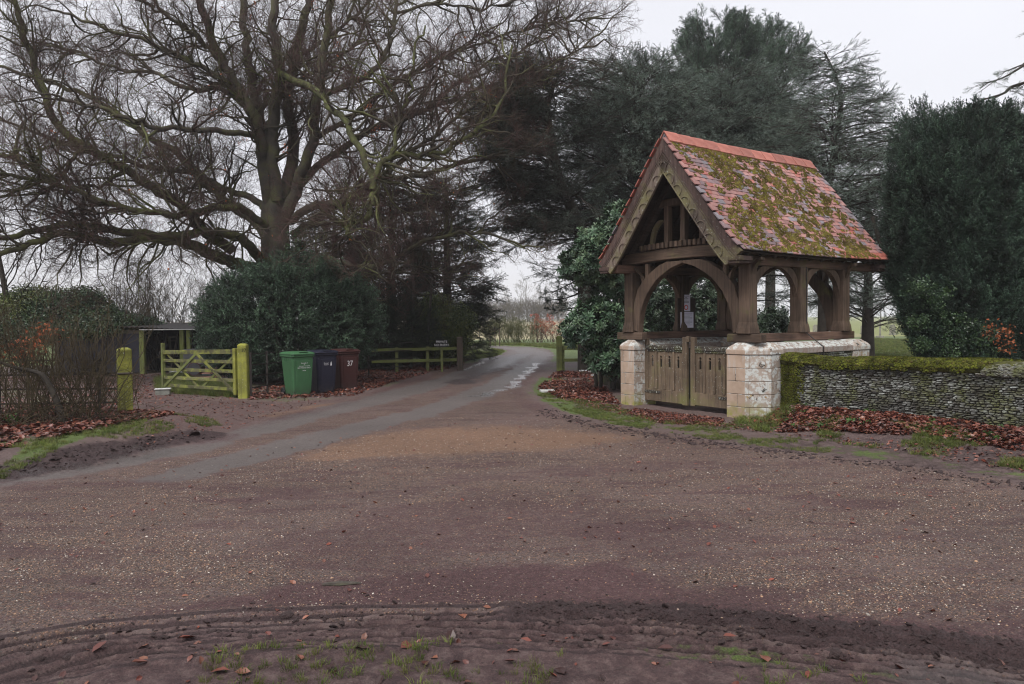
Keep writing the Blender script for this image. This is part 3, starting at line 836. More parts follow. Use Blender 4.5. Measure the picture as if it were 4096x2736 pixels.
def stones(parent, spots, y, keep, key, rs, dmin=.03, dmax=.07, out_dir=-1):
    """spots (x, z, w, h) on the plane y of the parent"""
    mats = [M['flint0'], M['flint1'], M['flint2'], M['flint0']]
    protos = {}
    spots = sorted(spots, key=key)
    rest = MB(); rest_mats = [M['flint0'], M['flint1'], M['flint2']]
    for i, (x, z, w, h) in enumerate(spots):
        n = vnoise(np.array([x * 1.6]), np.array([z * 4.0]), 5)[0]
        mk = 0 if rs.random() < .26 + .8 * (n - .38) else (1 if rs.random() < .62 else 2)
        d = rs.uniform(dmin, dmax)
        k = (mk, rs.randrange(6))
        if k not in protos: protos[k] = flint_mesh(random.Random(100 * mk + k[1]), 1, 1, 1, rest_mats[mk])
        Mx = Matrix.Translation((x, y - d * .1, z)) @ Matrix.Rotation(rs.uniform(-.07, .07), 4, 'Y') @ Matrix.Rotation(rs.uniform(-.12, .12), 4, 'X') @ Matrix.Diagonal((w, d, h, 1))
        if i < keep:
            o = link('stone', protos[k], parent); o.matrix_local = Mx
        else:
            rest.cm = mk
            vs = [Mx @ v.co for v in protos[k].vertices]
            rest.add(vs, [tuple(p.vertices) for p in protos[k].polygons])
    if rest.v:
        o = rest.build('stone_infill', rest_mats, parent); tag(o, kind='stuff')

for s in (1, -1):
    core = MB(); xo = s * (W_ - .05); xi = s * (B_ + .2)
    core.box(min(xo, xi), max(xo, xi), .62, LP - .55, -.1, ZC)
    pw = core.build('plinth_wall', M['mortar'], gate_root)
    if s > 0:
        fr = empty('flint_face', parent=None)
        rs = random.Random(3)
        sp = [q for q in flint_field(None, .64, LP - .57, 0, ZC - .02, 0, 0, rs=rs, hmean=.036, lmax=.13) if q[1] < ZC - .02]
        bpy.data.objects.remove(fr)
        # face looks along +x: lay the stones in a turned child frame
        me_par = MB().box(W_ - .07, W_ - .045, .622, LP - .552, -.08, ZC - .01).build('flint_panel', M['mortar'], pw)
        Mf = Matrix.Translation((W_ - .045, 0, 0)) @ Matrix.Rotation(PI / 2, 4, 'Z')
        rest = MB(); mm = [M['flint0'], M['flint1'], M['flint2']]
        pro = [flint_mesh(random.Random(i), 1, 1, 1, mm[0]) for i in range(5)]
        for (x, z, w, h) in sp:
            rest.cm = rs.choice((0, 0, 1, 2)); pm = rs.choice(pro)
            Mx = Mf @ Matrix.Translation((x, 0, z)) @ Matrix.Diagonal((w, .05, h, 1))
            rest.add([Mx @ v.co for v in pm.vertices], [tuple(p.vertices) for p in pm.polygons])
        tag(rest.build('flint_stones', mm, pw), kind='stuff')
    # coping stones
    ys = [.62, 1.72, 2.80]
    for a, b in zip(ys[:-1], ys[1:]):
        c = MB(); o_, i_ = W_, B_ + .14
        ring = [(o_, ZC), (o_, ZC + .10), (o_ - .17, ZT - .01), (i_ + .14, ZT - .01), (i_, ZC + .1), (i_, ZC)]
        c.loft([[(s * x, y, z) for x, z in (ring if s > 0 else ring[::-1])] for y in (a + .004, b - .004)])
        c.build('coping_stone', M['coping'], pw, bev=.008, seg=2)

# timber frame
PX = 1.3726   # post centre line
PW = .225
def timber(name, a, b, w, h, up=(0, 0, 1), mat='oak', parent=None, bev=.012):
    mb = MB().beam(a, b, w, h, up)
    return mb.build(name, M[mat], parent or gate_root, bev=bev)
POSTY = [.22, 1.68, 3.05]
ZS = 1.43
for s in (1, -1):
    timber('sill_beam', (s * PX, .62 - .32, (ZT + ZS) / 2 + .002), (s * PX, LP + .02, (ZT + ZS) / 2 + .002), .19, ZS - ZT - .004, mat='oak_y')
    # cross sole piece under the front post, its ends showing on the cap
    timber('sole_beam', (s * (PX - .36), .2, ZT + .075), (s * (PX + .33), .2, ZT + .075), .17, .145, mat='oak_h')
    for i, y in enumerate(POSTY):
        # posts flare at the foot
        mb = MB(); r = []
        for z, q in ((ZS - (.0 if i else .0), .145), (ZS + .10, .135), (ZS + .20, PW / 2), (2.60, PW / 2)):
            r.append([(s * PX + sx * q, y + sy * q, z) for sx, sy in ((-1, -1), (1, -1), (1, 1), (-1, 1))])
        mb.loft(r); mb.build('post', M['oak'], gate_root, bev=.012)
    timber('wall_plate', (s * PX, -.28, 2.67), (s * PX, LR - .1, 2.67), .20, .16, mat='oak_y')
    # arched braces of the side bays
    for (ya, yb) in ((POSTY[0] + .1, POSTY[1] - .1), (POSTY[1] + .1, POSTY[2] - .1)):
        h = .62; wdt = (yb - ya) / 2
        for sgn, yp in ((1, ya), (-1, yb)):
            mb = MB(); rings = []
            N = 9
            for k in range(N + 1):
                t = k / N
                a = t * PI / 2
                yy = yp + sgn * (wdt * .98) * (1 - math.cos(a)) ** .9
                zz = 1.95 + (2.585 - 1.95) * math.sin(a) ** .95
                th = .06 + .03 * math.sin(a * 2)
                ny, nz = -math.sin(a), math.cos(a)
                # section: outer side towards the post and plate corner
                oy, oz = yp + sgn * max(0, (wdt * .98) * (1 - math.cos(a)) - .10 * math.cos(a) - .0), min(2.59, zz + .12 * math.sin(a) + .02)
                oy = yp + sgn * max(0.0, (yy - yp) * sgn - .13 * math.cos(a)) if a < PI / 2 else yy
                rings.append([(s * PX - .05, yy, zz), (s * PX + .05, yy, zz), (s * PX + .05, oy, oz), (s * PX - .05, oy, oz)])
            mb.loft(rings); mb.build('brace', M['oak'] if sgn > 0 else M['brown_brace'] if 'brown_brace' in M else M['oak'], gate_root, bev=.006)

# front and back trusses
def arch_pts(n=14):
    prof = [(1.0, 1.43), (.985, 1.65), (.93, 1.90), (.80, 2.17), (.585, 2.43), (.27, 2.63), (0.0, 2.715)]
    out = []
    for k in range(n + 1):
        f = k / n * (len(prof) - 1); i = min(int(f), len(prof) - 2); t = f - i
        out.append((prof[i][0] * (1 - t) + prof[i + 1][0] * t, prof[i][1] * (1 - t) + prof[i + 1][1] * t))
    return out
def truss(y, front=True):
    # cambered tie beam
    mb = MB(); rings = []
    for k in range(13):
        x = -1.56 + 3.12 * k / 12; c = .05 * (1 - (x / 1.56) ** 2)
        rings.append([(x, y - .10, 2.752 + c), (x, y + .10, 2.752 + c), (x, y + .10, 2.955 + c), (x, y - .10, 2.955 + c)])
    mb.loft(rings); mb.build('tie_beam', M['oak_h'], gate_root, bev=.012)
    for s in (1, -1):
        mb = MB(); rings = []
        pts = arch_pts()
        for k, (u, z) in enumerate(pts):
            x = s * (.0 + 1.12 * u)
            # outer edge: straight sided, leaving an open spandrel at the post head
            t = k / len(pts)
            tx = min(1.27, 1.12 * u + .06 + .17 * (1 - abs(2 * t - 1)) + .06 * (1 - t))
            tz = min(2.76, z + .035 + .14 * t)
            if u == 0: tx = 0.0; tz = 2.76
            rings.append([(x, y - .085, z), (x, y + .06, z), (s * tx, y + .06, tz), (s * tx, y - .085, tz)])
        mb.loft(rings); mb.build('arch_brace', M['oak'], gate_root, bev=.010)
        # strut and small curved brace in the spandrel
        timber('spandrel_strut', (s * .93, y - .02, 2.30), (s * .93, y - .02, 2.755), .09, .08, (1, 0, 0))
        mb = MB()
        pt = [(1.275, 2.66), (1.17, 2.60), (1.06, 2.48), (1.0, 2.32)]
        for thk in (0,):
            rings = [[(s * (a + .045 * (k / 3)), y - .06, b + .05), (s * (a + .045), y + .03, b + .05), (s * (a - .045), y + .03, b - .03), (s * (a - .045), y - .06, b - .03)] for k, (a, b) in enumerate(pt)]
        mb.loft(rings); mb.build('spandrel_brace', M['oak'], gate_root, bev=.006)
        # braces on the outer side up to the eaves
        mb = MB(); rings = []
        for k in range(6):
            a = k / 5 * PI / 2
            x = 1.47 + .20 * (1 - math.cos(a)); z = 2.30 + .36 * math.sin(a)
            rings.append([(s * x, y - .05, z), (s * x, y + .05, z), (s * (x - .07 * math.cos(a) - .002), y + .05, z + .05), (s * (x - .07 * math.cos(a) - .002), y - .05, z + .05)])
        mb.loft(rings); mb.build('eaves_brace', M['oak'], gate_root, bev=.005)
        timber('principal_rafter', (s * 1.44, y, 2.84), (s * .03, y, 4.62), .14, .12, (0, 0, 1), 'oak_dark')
    for x in (-.42, -.02, .42):
        timber('strut', (x, y - .0, 3.0), (x, y - .0, 3.80), .13, .11, (1, 0, 0))
    timber('collar_beam', (-.70, y, 3.86), (.70, y, 3.86), .12, .14)
    for s in (1, -1):
        mb = MB(); rings = []
        for k in range(7):
            a = k / 6 * PI / 2
            x = s * (.48 + .32 * (1 - math.sin(a))); z = 3.03 + .50 * math.sin(a) ** 1.0 * (1 - .0)
            x = s * (.49 + .30 * math.cos(a)); 
            rings.append([(x, y - .04, z), (x, y + .04, z), (x + s * .075, y + .04, z + .04), (x + s * .075, y - .04, z + .04)])
        mb.loft(rings); mb.build('curved_brace', M['barge'], gate_root, bev=.005)
    timber('rail', (-.95, y, 3.06), (.95, y, 3.06), .10, .04)
    if front:
        n = 19
        for k in range(n):
            x = -.99 + 1.98 * k / (n - 1); c = .05 * (1 - (x / 1.56) ** 2)
            mb = MB().box(x - .034, x + .034, y - .155, y - .02, 2.965 + c, 3.075 + c)
            mb.build('dentil', M['oak'], gate_root, bev=.010)
truss(POSTY[0]); truss(POSTY[2], False)
# boarded gable end at the back keeps the roof space dark
mb = MB()
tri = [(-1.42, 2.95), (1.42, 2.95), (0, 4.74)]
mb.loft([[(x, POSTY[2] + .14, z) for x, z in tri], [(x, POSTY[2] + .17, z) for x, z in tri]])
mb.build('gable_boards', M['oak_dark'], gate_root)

# roof: sheathing, rafters, tiles, ridge
SL = math.atan2(ZR - ZE, EV)
def roof_pt(s, d, y, off=0.0):
    """d metres down the slope from the ridge; a light kick at the eaves"""
    L = math.hypot(ZR - ZE, EV)
    k = max(0, d - (L - .55)) / .55
    x = math.cos(SL) * d + .02 * k * k; z = ZR - math.sin(SL) * d + .045 * k * k
    sag = -.03 * math.sin(PI * min(1, max(0, (y + OV) / (LR + OV)))) * 1.0
    return Vector((s * (x + off * math.sin(SL)), y, z + off * math.cos(SL) + sag))
LS = math.hypot(ZR - ZE, EV)
for s in (1, -1):
    mb = MB(); rings = []
    for k in range(9):
        y = -OV + .02 + (LR + OV - .04) * k / 8
        ds = [0, .7, 1.4, 2.1, LS - .3, LS - .02]
        rings.append([roof_pt(s, d, y, -.035) for d in ds] + [roof_pt(s, d, y, -.065) for d in ds[::-1]])
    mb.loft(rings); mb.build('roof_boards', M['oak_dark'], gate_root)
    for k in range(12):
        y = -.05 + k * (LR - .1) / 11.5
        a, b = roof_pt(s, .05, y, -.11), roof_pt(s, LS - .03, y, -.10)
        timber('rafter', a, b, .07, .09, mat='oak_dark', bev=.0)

def tile_mesh(i, m):
    r = random.Random(i); mb = MB()
    w, l, t = .158, .165, .019
    vs = []
    for (z0) in (0, t):
        for yy in (0, 1):
            for k in range(4):
                x = (k / 3 - .5) * w; cam_ = .004 * (1 - (2 * k / 3 - 1) ** 2)
                jy = r.uniform(-.003, .003) if yy == 0 else 0
                vs.append((x, (0 + jy) if yy == 0 else l, z0 + cam_))
    f = []
    for k in range(3):
        f += [(k, k + 4, k + 5, k + 1), (8 + k, 8 + k + 1, 8 + k + 5, 8 + k + 4), (k, k + 1, 8 + k + 1, 8 + k)]
    f += [(0, 8, 12, 4), (3, 7, 15, 11)]
    mb.add(vs, f)
    return mb.mesh('roof_tile', m)
TP = [[tile_mesh(10 * j + i, M['tile%d' % j]) for i in range(3)] for j in range(4)]
roof_s = {}
for s in (1, -1):
    mb = MB(); mb.box(0, .01, 0, .01, ZE, ZE + .01)
    me = MB()
    # eaves batten carries the tiles of its slope
    a, b = roof_pt(s, LS - .06, -OV + .03, -.02), roof_pt(s, LS - .06, LR - .03, -.02)
    slope = MB().beam(a, b, .03, .02).build('tiled_slope', M['oak_dark'], gate_root); roof_s[s] = slope
    courses = 27; exp = (LS - .02) / courses
    spots = []
    for c in range(courses):
        d = LS - c * exp
        off = (.5 if c % 2 else 0) * .166
        n = int((LR + OV) / .1664) + 1
        for k in range(n + (1 if off else 0)):
            y = -OV + .083 + k * .1664 - off
            if y < -OV - .0 or y > LR + .0: continue
            spots.append((d, y))
    rs = random.Random(11)
    cen = sorted(spots, key=lambda q: (q[1] + (LS - q[0]) * .25))
    rest = MB(); mats4 = [M['tile%d' % j] for j in range(4)]
    for i, (d, y) in enumerate(cen):
        p0 = roof_pt(s, d, y, 0); p1 = roof_pt(s, d - .16, y, 0)
        up = (p1 - p0).normalized()
        X = Vector((0, 1, 0)) * s
        Z = X.cross(up).normalized()
        if Z.z < 0: Z = -Z; X = -X
        tilt = .075 + rs.uniform(-.015, .03)
        Mx = Matrix(((X.x, up.x, Z.x, p0.x), (X.y, up.y, Z.y, p0.y), (X.z, up.z, Z.z, p0.z), (0, 0, 0, 1)))
        Mx = Mx @ Matrix.Translation((0, rs.uniform(-.005, .005), .014 + rs.uniform(0, .004))) @ Matrix.Rotation(-tilt, 4, 'X') @ Matrix.Rotation(rs.uniform(-.018, .018), 4, 'Z') @ Matrix.Rotation(rs.uniform(-.015, .015), 4, 'Y')
        zone = vnoise(np.array([y * 1.3]), np.array([d * 2.2]), 9)[0]
        q = rs.random()
        if d > LS - .2 and y > 2.6 or (s < 0): mk = 2
        else: mk = 0 if q < .55 else 1 if q < .78 else (2 if q < .86 else 3)
        if zone > .66 and q > .7: mk = rs.choice((1, 3))
        me = TP[mk][rs.randrange(3)]
        if s > 0 and i < 300:
            o = link('roof_tile', me, slope); o.matrix_local = Mx
        else:
            rest.cm = mk; rest.add([Mx @ v.co for v in me.vertices], [tuple(p.vertices) for p in me.polygons])
    tag(rest.build('tile_courses', mats4, slope), kind='stuff')

# ridge tiles
nr_ = 13; Lr_ = (LR + OV) / nr_
ridge_tile = MB(); r = .0
for s_ in (0,):
    a0 = .245; th = .020
    prof = [(-a0 * math.cos(SL), -a0 * math.sin(SL)), (-.02, -.012), (0, .006), (.02, -.012), (a0 * math.cos(SL), -a0 * math.sin(SL))]
    prof2 = [(x * .93, z - th) for x, z in prof]
    ring = [(x, z) for x, z in prof] + [(x, z) for x, z in prof2[::-1]]
    ridge_tile.loft([[(x, y, z) for x, z in ring] for y in (0, Lr_ - .010)])
rme = ridge_tile.mesh('ridge_tile', M['ridge'])
for k in range(nr_):
    y = -OV - .01 + k * Lr_
    p = roof_pt(1, 0, y + Lr_ / 2, 0)
    o = link('ridge_tile', rme, gate_root, (0, y, p.z + .095 + rng.uniform(-.007, .007)), (rng.uniform(-.012, .012) - (.02 if k > 10 else 0), rng.uniform(-.015, .015), rng.uniform(-.01, .01)))

# bargeboards: moulded outer board, cusped inner board
def barge(y, out):
    for s in (1, -1):
        def P(d, off): return roof_pt(s, d, y, off)
        d0, d1 = -.0, LS - .0
        def strip(offs, ya, yb, mat, name, par, a=d0, b=d1, apex=True):
            mb = MB(); rings = []
            N = 14
            for k in range(N + 1):
                d = a + (b - a) * k / N
                r_ = []
                for off, yy in ((offs[0], ya), (offs[0], yb), (offs[1], yb), (offs[1], ya)):
                    q = roof_pt(s, d, y, off); q.y = yy
                    if k == 0:   # mitre on the centre line
                        # slide along the slope to x = 0
                        t = q.x / (s * math.cos(SL)); q = q - Vector((s * math.cos(SL) * t, 0, -math.sin(SL) * t))
                        q.x = 0
                    r_.append(q)
                rings.append(r_)
            mb.loft(rings); return mb.build(name, mat, par, bev=.004)
        main = strip((-.13, -.40), y, y + out * .035, M['barge'], 'bargeboard', gate_root, b=d1 - .02)
        strip((-.015, -.13), y - out * .012, y + out * .05, M['barge_dark'], 'moulding', main)
        strip((-.13, -.165), y + out * .035, y + out * .048, M['barge_dark'], 'moulding', main)
        strip((-.185, -.20), y + out * .035, y + out * .045, M['barge_dark'], 'moulding', main)
        strip((-.375, -.40), y + out * .035, y + out * .05, M['barge'], 'moulding', main, b=d1 - .03)
        # cusps: pairs of curved ribs
        n = 8
        for k in range(n):
            d = .42 + k * (d1 - .55) / (n - .3)
            mb = MB(); rr = .105
            pts = []
            for j in range(8):
                a = PI * j / 7
                q = roof_pt(s, d + rr * math.cos(a), y, -.365 + .11 * math.sin(a)); q.y = y + out * .037
                pts.append(q)
            for q0, q1 in zip(pts[:-1], pts[1:]): mb.beam(q0, q1, .014, .030, (0, 1, 0))
            mb.build('cusp', M['barge'], main)
        # foot block returned along the eaves
        q = roof_pt(s, LS - .12, y, -.16)
        mb = MB(); x0, x1 = sorted((s * (EV - .26), s * (EV - .005)))
        mb.box(x0, x1, min(y + out * .06, y - out * .26), max(y + out * .06, y - out * .26), ZE - .115, ZE - .04)
        mb.box(x0 + .02, x1 - .03, min(y + out * .045, y - out * .25), max(y + out * .045, y - out * .25), ZE - .16, ZE - .115)
        mb.build('eaves_block', M['barge_dark'], gate_root, bev=.006)
barge(-OV + .012, -1)
barge(LR - .012, 1)

# moss cushions on the right hand slope
def cushion(rs, n=6):
    mb = MB(); rings = []
    for h, q in ((0, 1.0), (.55, .86), (1.0, .35)):
        rings.append([(math.cos(2 * PI * i / n) * q * rs.uniform(.75, 1.2), math.sin(2 * PI * i / n) * q * rs.uniform(.75, 1.2), h * rs.uniform(.8, 1.1)) for i in range(n)])
    mb.loft(rings); return mb

# ------------------------------------------------------------------ scattering of uncountable stuff
_pro = {}
def proto(name, me):
    o = bpy.data.objects.new(name, me)      # kept out of the scene: only its mesh is drawn on the points
    _pro[name] = o
    return o

def scatter(name, P, rot, scl, protos, vid=None, parent=None, label=None, kind='stuff'):
    P = np.asarray(P, dtype=np.float32)
    me = bpy.data.meshes.new(name)
    me.vertices.add(len(P)); me.vertices.foreach_set('co', P.ravel())
    a = me.attributes.new('rot', 'FLOAT_VECTOR', 'POINT'); a.data.foreach_set('vector', np.asarray(rot, np.float32).ravel())
    scl = np.asarray(scl, np.float32)
    if scl.ndim == 1: scl = np.repeat(scl[:, None], 3, 1)
    a = me.attributes.new('scl', 'FLOAT_VECTOR', 'POINT'); a.data.foreach_set('vector', scl.ravel())
    if vid is None: vid = np.random.default_rng(len(P)).integers(0, len(protos), len(P))
    a = me.attributes.new('vid', 'INT', 'POINT'); a.data.foreach_set('value', np.asarray(vid, np.int32))
    for pr in protos:
        for m in pr.data.materials:
            if m is not None and m.name not in me.materials: me.materials.append(m)
    o = link(name, me, parent)
    g = bpy.data.node_groups.new(name + '_spread', 'GeometryNodeTree')
    g.interface.new_socket('Geometry', in_out='INPUT', socket_type='NodeSocketGeometry')
    g.interface.new_socket('Geometry', in_out='OUTPUT', socket_type='NodeSocketGeometry')
    N, L = g.nodes, g.links
    gi, go = N.new('NodeGroupInput'), N.new('NodeGroupOutput')
    def attr(nm, dt):
        q = N.new('GeometryNodeInputNamedAttribute'); q.data_type = dt; q.inputs['Name'].default_value = nm
        return q.outputs['Attribute']
    rt = N.new('FunctionNodeEulerToRotation'); L.new(attr('rot', 'FLOAT_VECTOR'), rt.inputs[0])
    sc, vd = attr('scl', 'FLOAT_VECTOR'), attr('vid', 'INT')
    jn = N.new('GeometryNodeJoinGeometry')
    for k, pr in enumerate(protos):
        oi = N.new('GeometryNodeObjectInfo'); oi.inputs['Object'].default_value = pr; oi.inputs['As Instance'].default_value = False
        cp = N.new('FunctionNodeCompare'); cp.data_type = 'INT'; cp.operation = 'EQUAL'
        ii = [s for s in cp.inputs if s.type == 'INT']
        L.new(vd, ii[0]); ii[1].default_value = k
        ip = N.new('GeometryNodeInstanceOnPoints')
        L.new(gi.outputs[0], ip.inputs['Points']); L.new(cp.outputs[0], ip.inputs['Selection'])
        L.new(oi.outputs['Geometry'], ip.inputs['Instance']); L.new(rt.outputs[0], ip.inputs['Rotation']); L.new(sc, ip.inputs['Scale'])
        L.new(ip.outputs[0], jn.inputs[0])
    L.new(jn.outputs[0], go.inputs[0])
    md = o.modifiers.new('spread', 'NODES'); md.node_group = g
    if label: o['label'] = label
    if kind: o['kind'] = kind
    return o

def eul_from(Zd, rs, Yup=None):
    """euler angles that turn local z onto the directions Zd with a random spin"""
    Zd = Zd / (np.linalg.norm(Zd, axis=1, keepdims=True) + 1e-9)
    n = len(Zd); spin = rs.uniform(0, 2 * PI, n)
    ref = np.where(np.abs(Zd[:, 2:3]) > .9, np.array([[1., 0, 0]]), np.array([[0, 0, 1.]]))
    X = np.cross(ref, Zd); X /= np.linalg.norm(X, axis=1, keepdims=True) + 1e-9
    Y = np.cross(Zd, X)
    if Yup is None:
        c, s = np.cos(spin)[:, None], np.sin(spin)[:, None]
        X, Y = X * c + Y * s, Y * c - X * s
    # matrix columns X Y Z, xyz euler
    r20, r21, r22 = X[:, 2], Y[:, 2], Zd[:, 2]
    r10, r00 = X[:, 1], X[:, 0]
    ey = np.arcsin(np.clip(-r20, -1, 1)); ex = np.arctan2(r21, r22); ez = np.arctan2(r10, r00)
    return np.stack([ex, ey, ez], 1)

rs_ = random.Random(4)
moss_protos = []
for i in range(4):
    mb = MB()
    # a tussock: low cushion with ragged shoots
    c = cushion(rs_, 7)
    mb.add([(x * .5, y * .5, z * .35) for x, y, z in c.v], c.f)
    for k in range(26):
        a, q = rs_.uniform(0, 2 * PI), rs_.uniform(0, .55); x, y = math.cos(a) * q, math.sin(a) * q
        b = rs_.uniform(0, 2 * PI); h = rs_.uniform(.25, .6); lx, ly = math.cos(b) * .06, math.sin(b) * .06
        tx, ty = x + rs_.uniform(-.22, .22), y + rs_.uniform(-.22, .22)
        mb.add([(x - lx, y - ly, .05), (x + lx, y + ly, .05), (tx, ty, h)], [(0, 1, 2)])
    moss_protos.append(proto('moss_tuft_%d' % i, mb.mesh('moss_tuft', M['mossb'])))
def roof_moss():
    r = np.random.default_rng(12)
    n = 13000
    y = r.uniform(-OV + .05, LR - .05, n); d = r.uniform(.12, LS - .01, n)
    f = .5 * fbm(y * 1.2 + 2, d * 1.5 + 1, 77, 4) + .5 * fbm(y * 3.2 + 2, d * 4 + 1, 79, 4)
    f2 = fbm(y * 7, d * 9, 78, 3)
    bias = .10 * np.exp(-((y - 1.4) / 1.3) ** 2) + .06 * sstep(1.2, 2.6, d) - .12 * sstep(3.2, 4.1, y) - .06 * sstep(.3, -.3, y)
    band = np.where(d < .34, .10, 0)      # below the ridge tiles
    k = (f + (f2 - .5) * .75 + bias + band) > .535
    y, d = y[k], d[k]
    pts = np.array([tuple(roof_pt(1, a, b, .036)) for a, b in zip(d, y)])
    nrm = Vector((math.sin(SL), 0, math.cos(SL)))
    Z = np.repeat(np.array([tuple(nrm)]), len(pts), 0) + r.normal(0, .12, (len(pts), 3)) + np.array([[.25, 0, 0]])
    s = r.uniform(.024, .052, len(pts))
    scl = np.stack([s, s, s * .75], 1)
    return scatter('moss', pts, eul_from(Z, r), scl, moss_protos, parent=gate_root)
roof_moss()

# the two gates
def gate_leaf(s, ang):
    """s=-1 hinged on the left pier, 1 on the right; leaf built along +x from the hinge"""
    Wd = 1.085; y = .33
    fr = MB()
    h0, h1 = .10, 1.19
    fr.box(0, .075, -.035, .035, h0, h1 + .12)                    # hanging stile
    fr.box(Wd - .11, Wd, -.035, .035, h0 - .02, h1 + .16)          # meeting stile
    fr.box(.076, Wd - .111, -.03, .03, h0, h0 + .235)              # bottom rail
    hinge = (s * B_, y, 0)
    rot = (0, 0, ang if s < 0 else PI - ang)
    o = fr.build('gate', M['gatewood'], gate_root, hinge, rot, bev=.006)
    outy = -1 if s < 0 else 1    # the lane side in the leaf frame
    def part(mb, name, mat, bev=.004): return mb.build(name, M[mat], o, bev=bev)
    tr = MB(); tr.box(.02, Wd - .112, -.05, .05, h1 - .085, h1); tr.box(.03, Wd - .112, -.034, .034, h1 - .125, h1 - .087)
    part(tr, 'top_rail', 'gatedark', .01)
    st = MB(); ya, yb = sorted((outy * .031, outy * .042)); st.box(.0, .42, ya, yb, h0 + .155, h0 + .205)
    part(st, 'hinge_strap', 'gatedark')
    n = 4; x0, x1 = .078, Wd - .112; pw = (x1 - x0) / n
    for k in range(n):
        xa, xb = x0 + k * pw, x0 + (k + 1) * pw
        cx = (xa + xb) / 2
        # board with a keyhole: a slot under a trefoil
        zt0, zt1 = h1 - .42, h1 - .255
        yc0, yc1 = -.012, .012
        bd = MB()
        hw = .027
        bd.box(xa + .002, cx - hw, yc0, yc1, h0 + .237, h1 - .127)
        bd.box(cx + hw, xb - .002, yc0, yc1, h0 + .237, h1 - .127)
        bd.box(cx - hw, cx + hw, yc0, yc1, h0 + .237, zt0)
        bd.box(cx - hw, cx + hw, yc0, yc1, zt1 + .052, h1 - .127)
        for sg in (-1, 1):     # cusps that pinch slot and trefoil apart
            a_ = [(cx + sg * hw, zt1 - .02), (cx + sg * .010, zt1 - .004), (cx + sg * .010, zt1 + .004), (cx + sg * hw, zt1 + .018)]
            if sg > 0: a_ = a_[::-1]
            bd.loft([[(x, yc0, z) for x, z in a_], [(x, yc1, z) for x, z in a_]])
            a_ = [(cx + sg * hw, zt1 + .03), (cx + sg * .009, zt1 + .052), (cx + sg * hw, zt1 + .052)]
            if sg > 0: a_ = a_[::-1]
            bd.loft([[(x, yc0, z) for x, z in a_], [(x, yc1, z) for x, z in a_]])
        part(bd, 'board', 'gatewood', 0)
        if k:
            mu = MB(); mu.box(xa - .024, xa + .024, -.040, .040, h0 + .237, h1 - .127)
            part(mu, 'muntin', 'gatewood', .008)
    return o
gate_leaf(-1, -.02); gate_leaf(1, .03)
mb = MB(); mb.box(-.03, .03, .27, .39, 1.26, 1.37); 
mb.v = [(x, y, z) for x, y, z in mb.v]
mb.build('latch_block', M['gatewood'], gate_root, bev=.006)
# iron stay and lead cable on the middle post
pts = [(PX + .115, POSTY[1] + .06, 2.6), (PX + .115, POSTY[1] + .06, 1.6), (PX + .12, POSTY[1] + .07, 1.42), (W_ - .14, POSTY[1] + .08, ZT + .02), (W_ + .012, POSTY[1] + .12, ZC + .10), (W_ + .012, POSTY[1] + .14, .85)]
MB().tube(pts, .011, 6).build('cable', M['iron'], gate_root)

def text_mesh(s, size, mat, depth=.001):
    cu = bpy.data.curves.new('lettering', 'FONT'); cu.body = s; cu.size = size; cu.align_x = 'CENTER'; cu.align_y = 'CENTER'
    cu.extrude = depth; cu.resolution_u = 2
    ob = bpy.data.objects.new('lettering_source', cu); COL.objects.link(ob)
    dg = bpy.context.evaluated_depsgraph_get()
    me = bpy.data.meshes.new_from_object(ob.evaluated_get(dg))
    bpy.data.objects.remove(ob); bpy.data.curves.remove(cu)
    me.name = 'lettering'
    me.materials.clear(); me.materials.append(mat)
    return me

# notices inside, on the middle post of the far side
nb = empty('notice_board'); nb.matrix_world = LG @ Matrix.Translation((-PX + .13, POSTY[1] - .0, 0)) @ Matrix.Rotation(-.35 + PI / 2, 4, 'Z')
tag(nb, 'two pinned paper notices on a small dark board inside the lych gate', 'notice')
MB().box(-.20, .20, .005, .03, 1.42, 2.12).build('board', M['oak_dark'], nb)
MB().box(-.15, .15, -.004, .003, 1.50, 1.83).build('sheet', M['paper'], nb)
up_ = MB().box(-.115, .075, -.004, .003, 1.845, 2.19).build('sheet', M['paper'], nb); up_['label'] = 'tall narrow notice with a red emblem'
mb = MB()
for k, wdt in enumerate((.14, .05, .10, .06, .12, .12)): mb.box(-.02 - wdt / 2, -.02 + wdt / 2, -.0065, -.0045, 2.155 - k * .027, 2.164 - k * .027)
mb.build('print', M['ink'], up_)
mb = MB()
mb.loft([[(-.02 + math.cos(2 * PI * i / 20) * q, yy, 1.925 + math.sin(2 * PI * i / 20) * q * 1.15) for i in range(20)] for q, yy in ((.048, -.0046), (.048, -.0066), (.030, -.0066), (.030, -.0046))], caps=False)
mb.build('emblem', M['redink'], up_)
mb = MB()
for k in range(10): mb.box(-.12, .12 - (.05 if k % 3 == 2 else 0), -.0065, -.0045, 1.79 - k * .026, 1.794 - k * .026)
mb.build('print', M['ink'], nb)
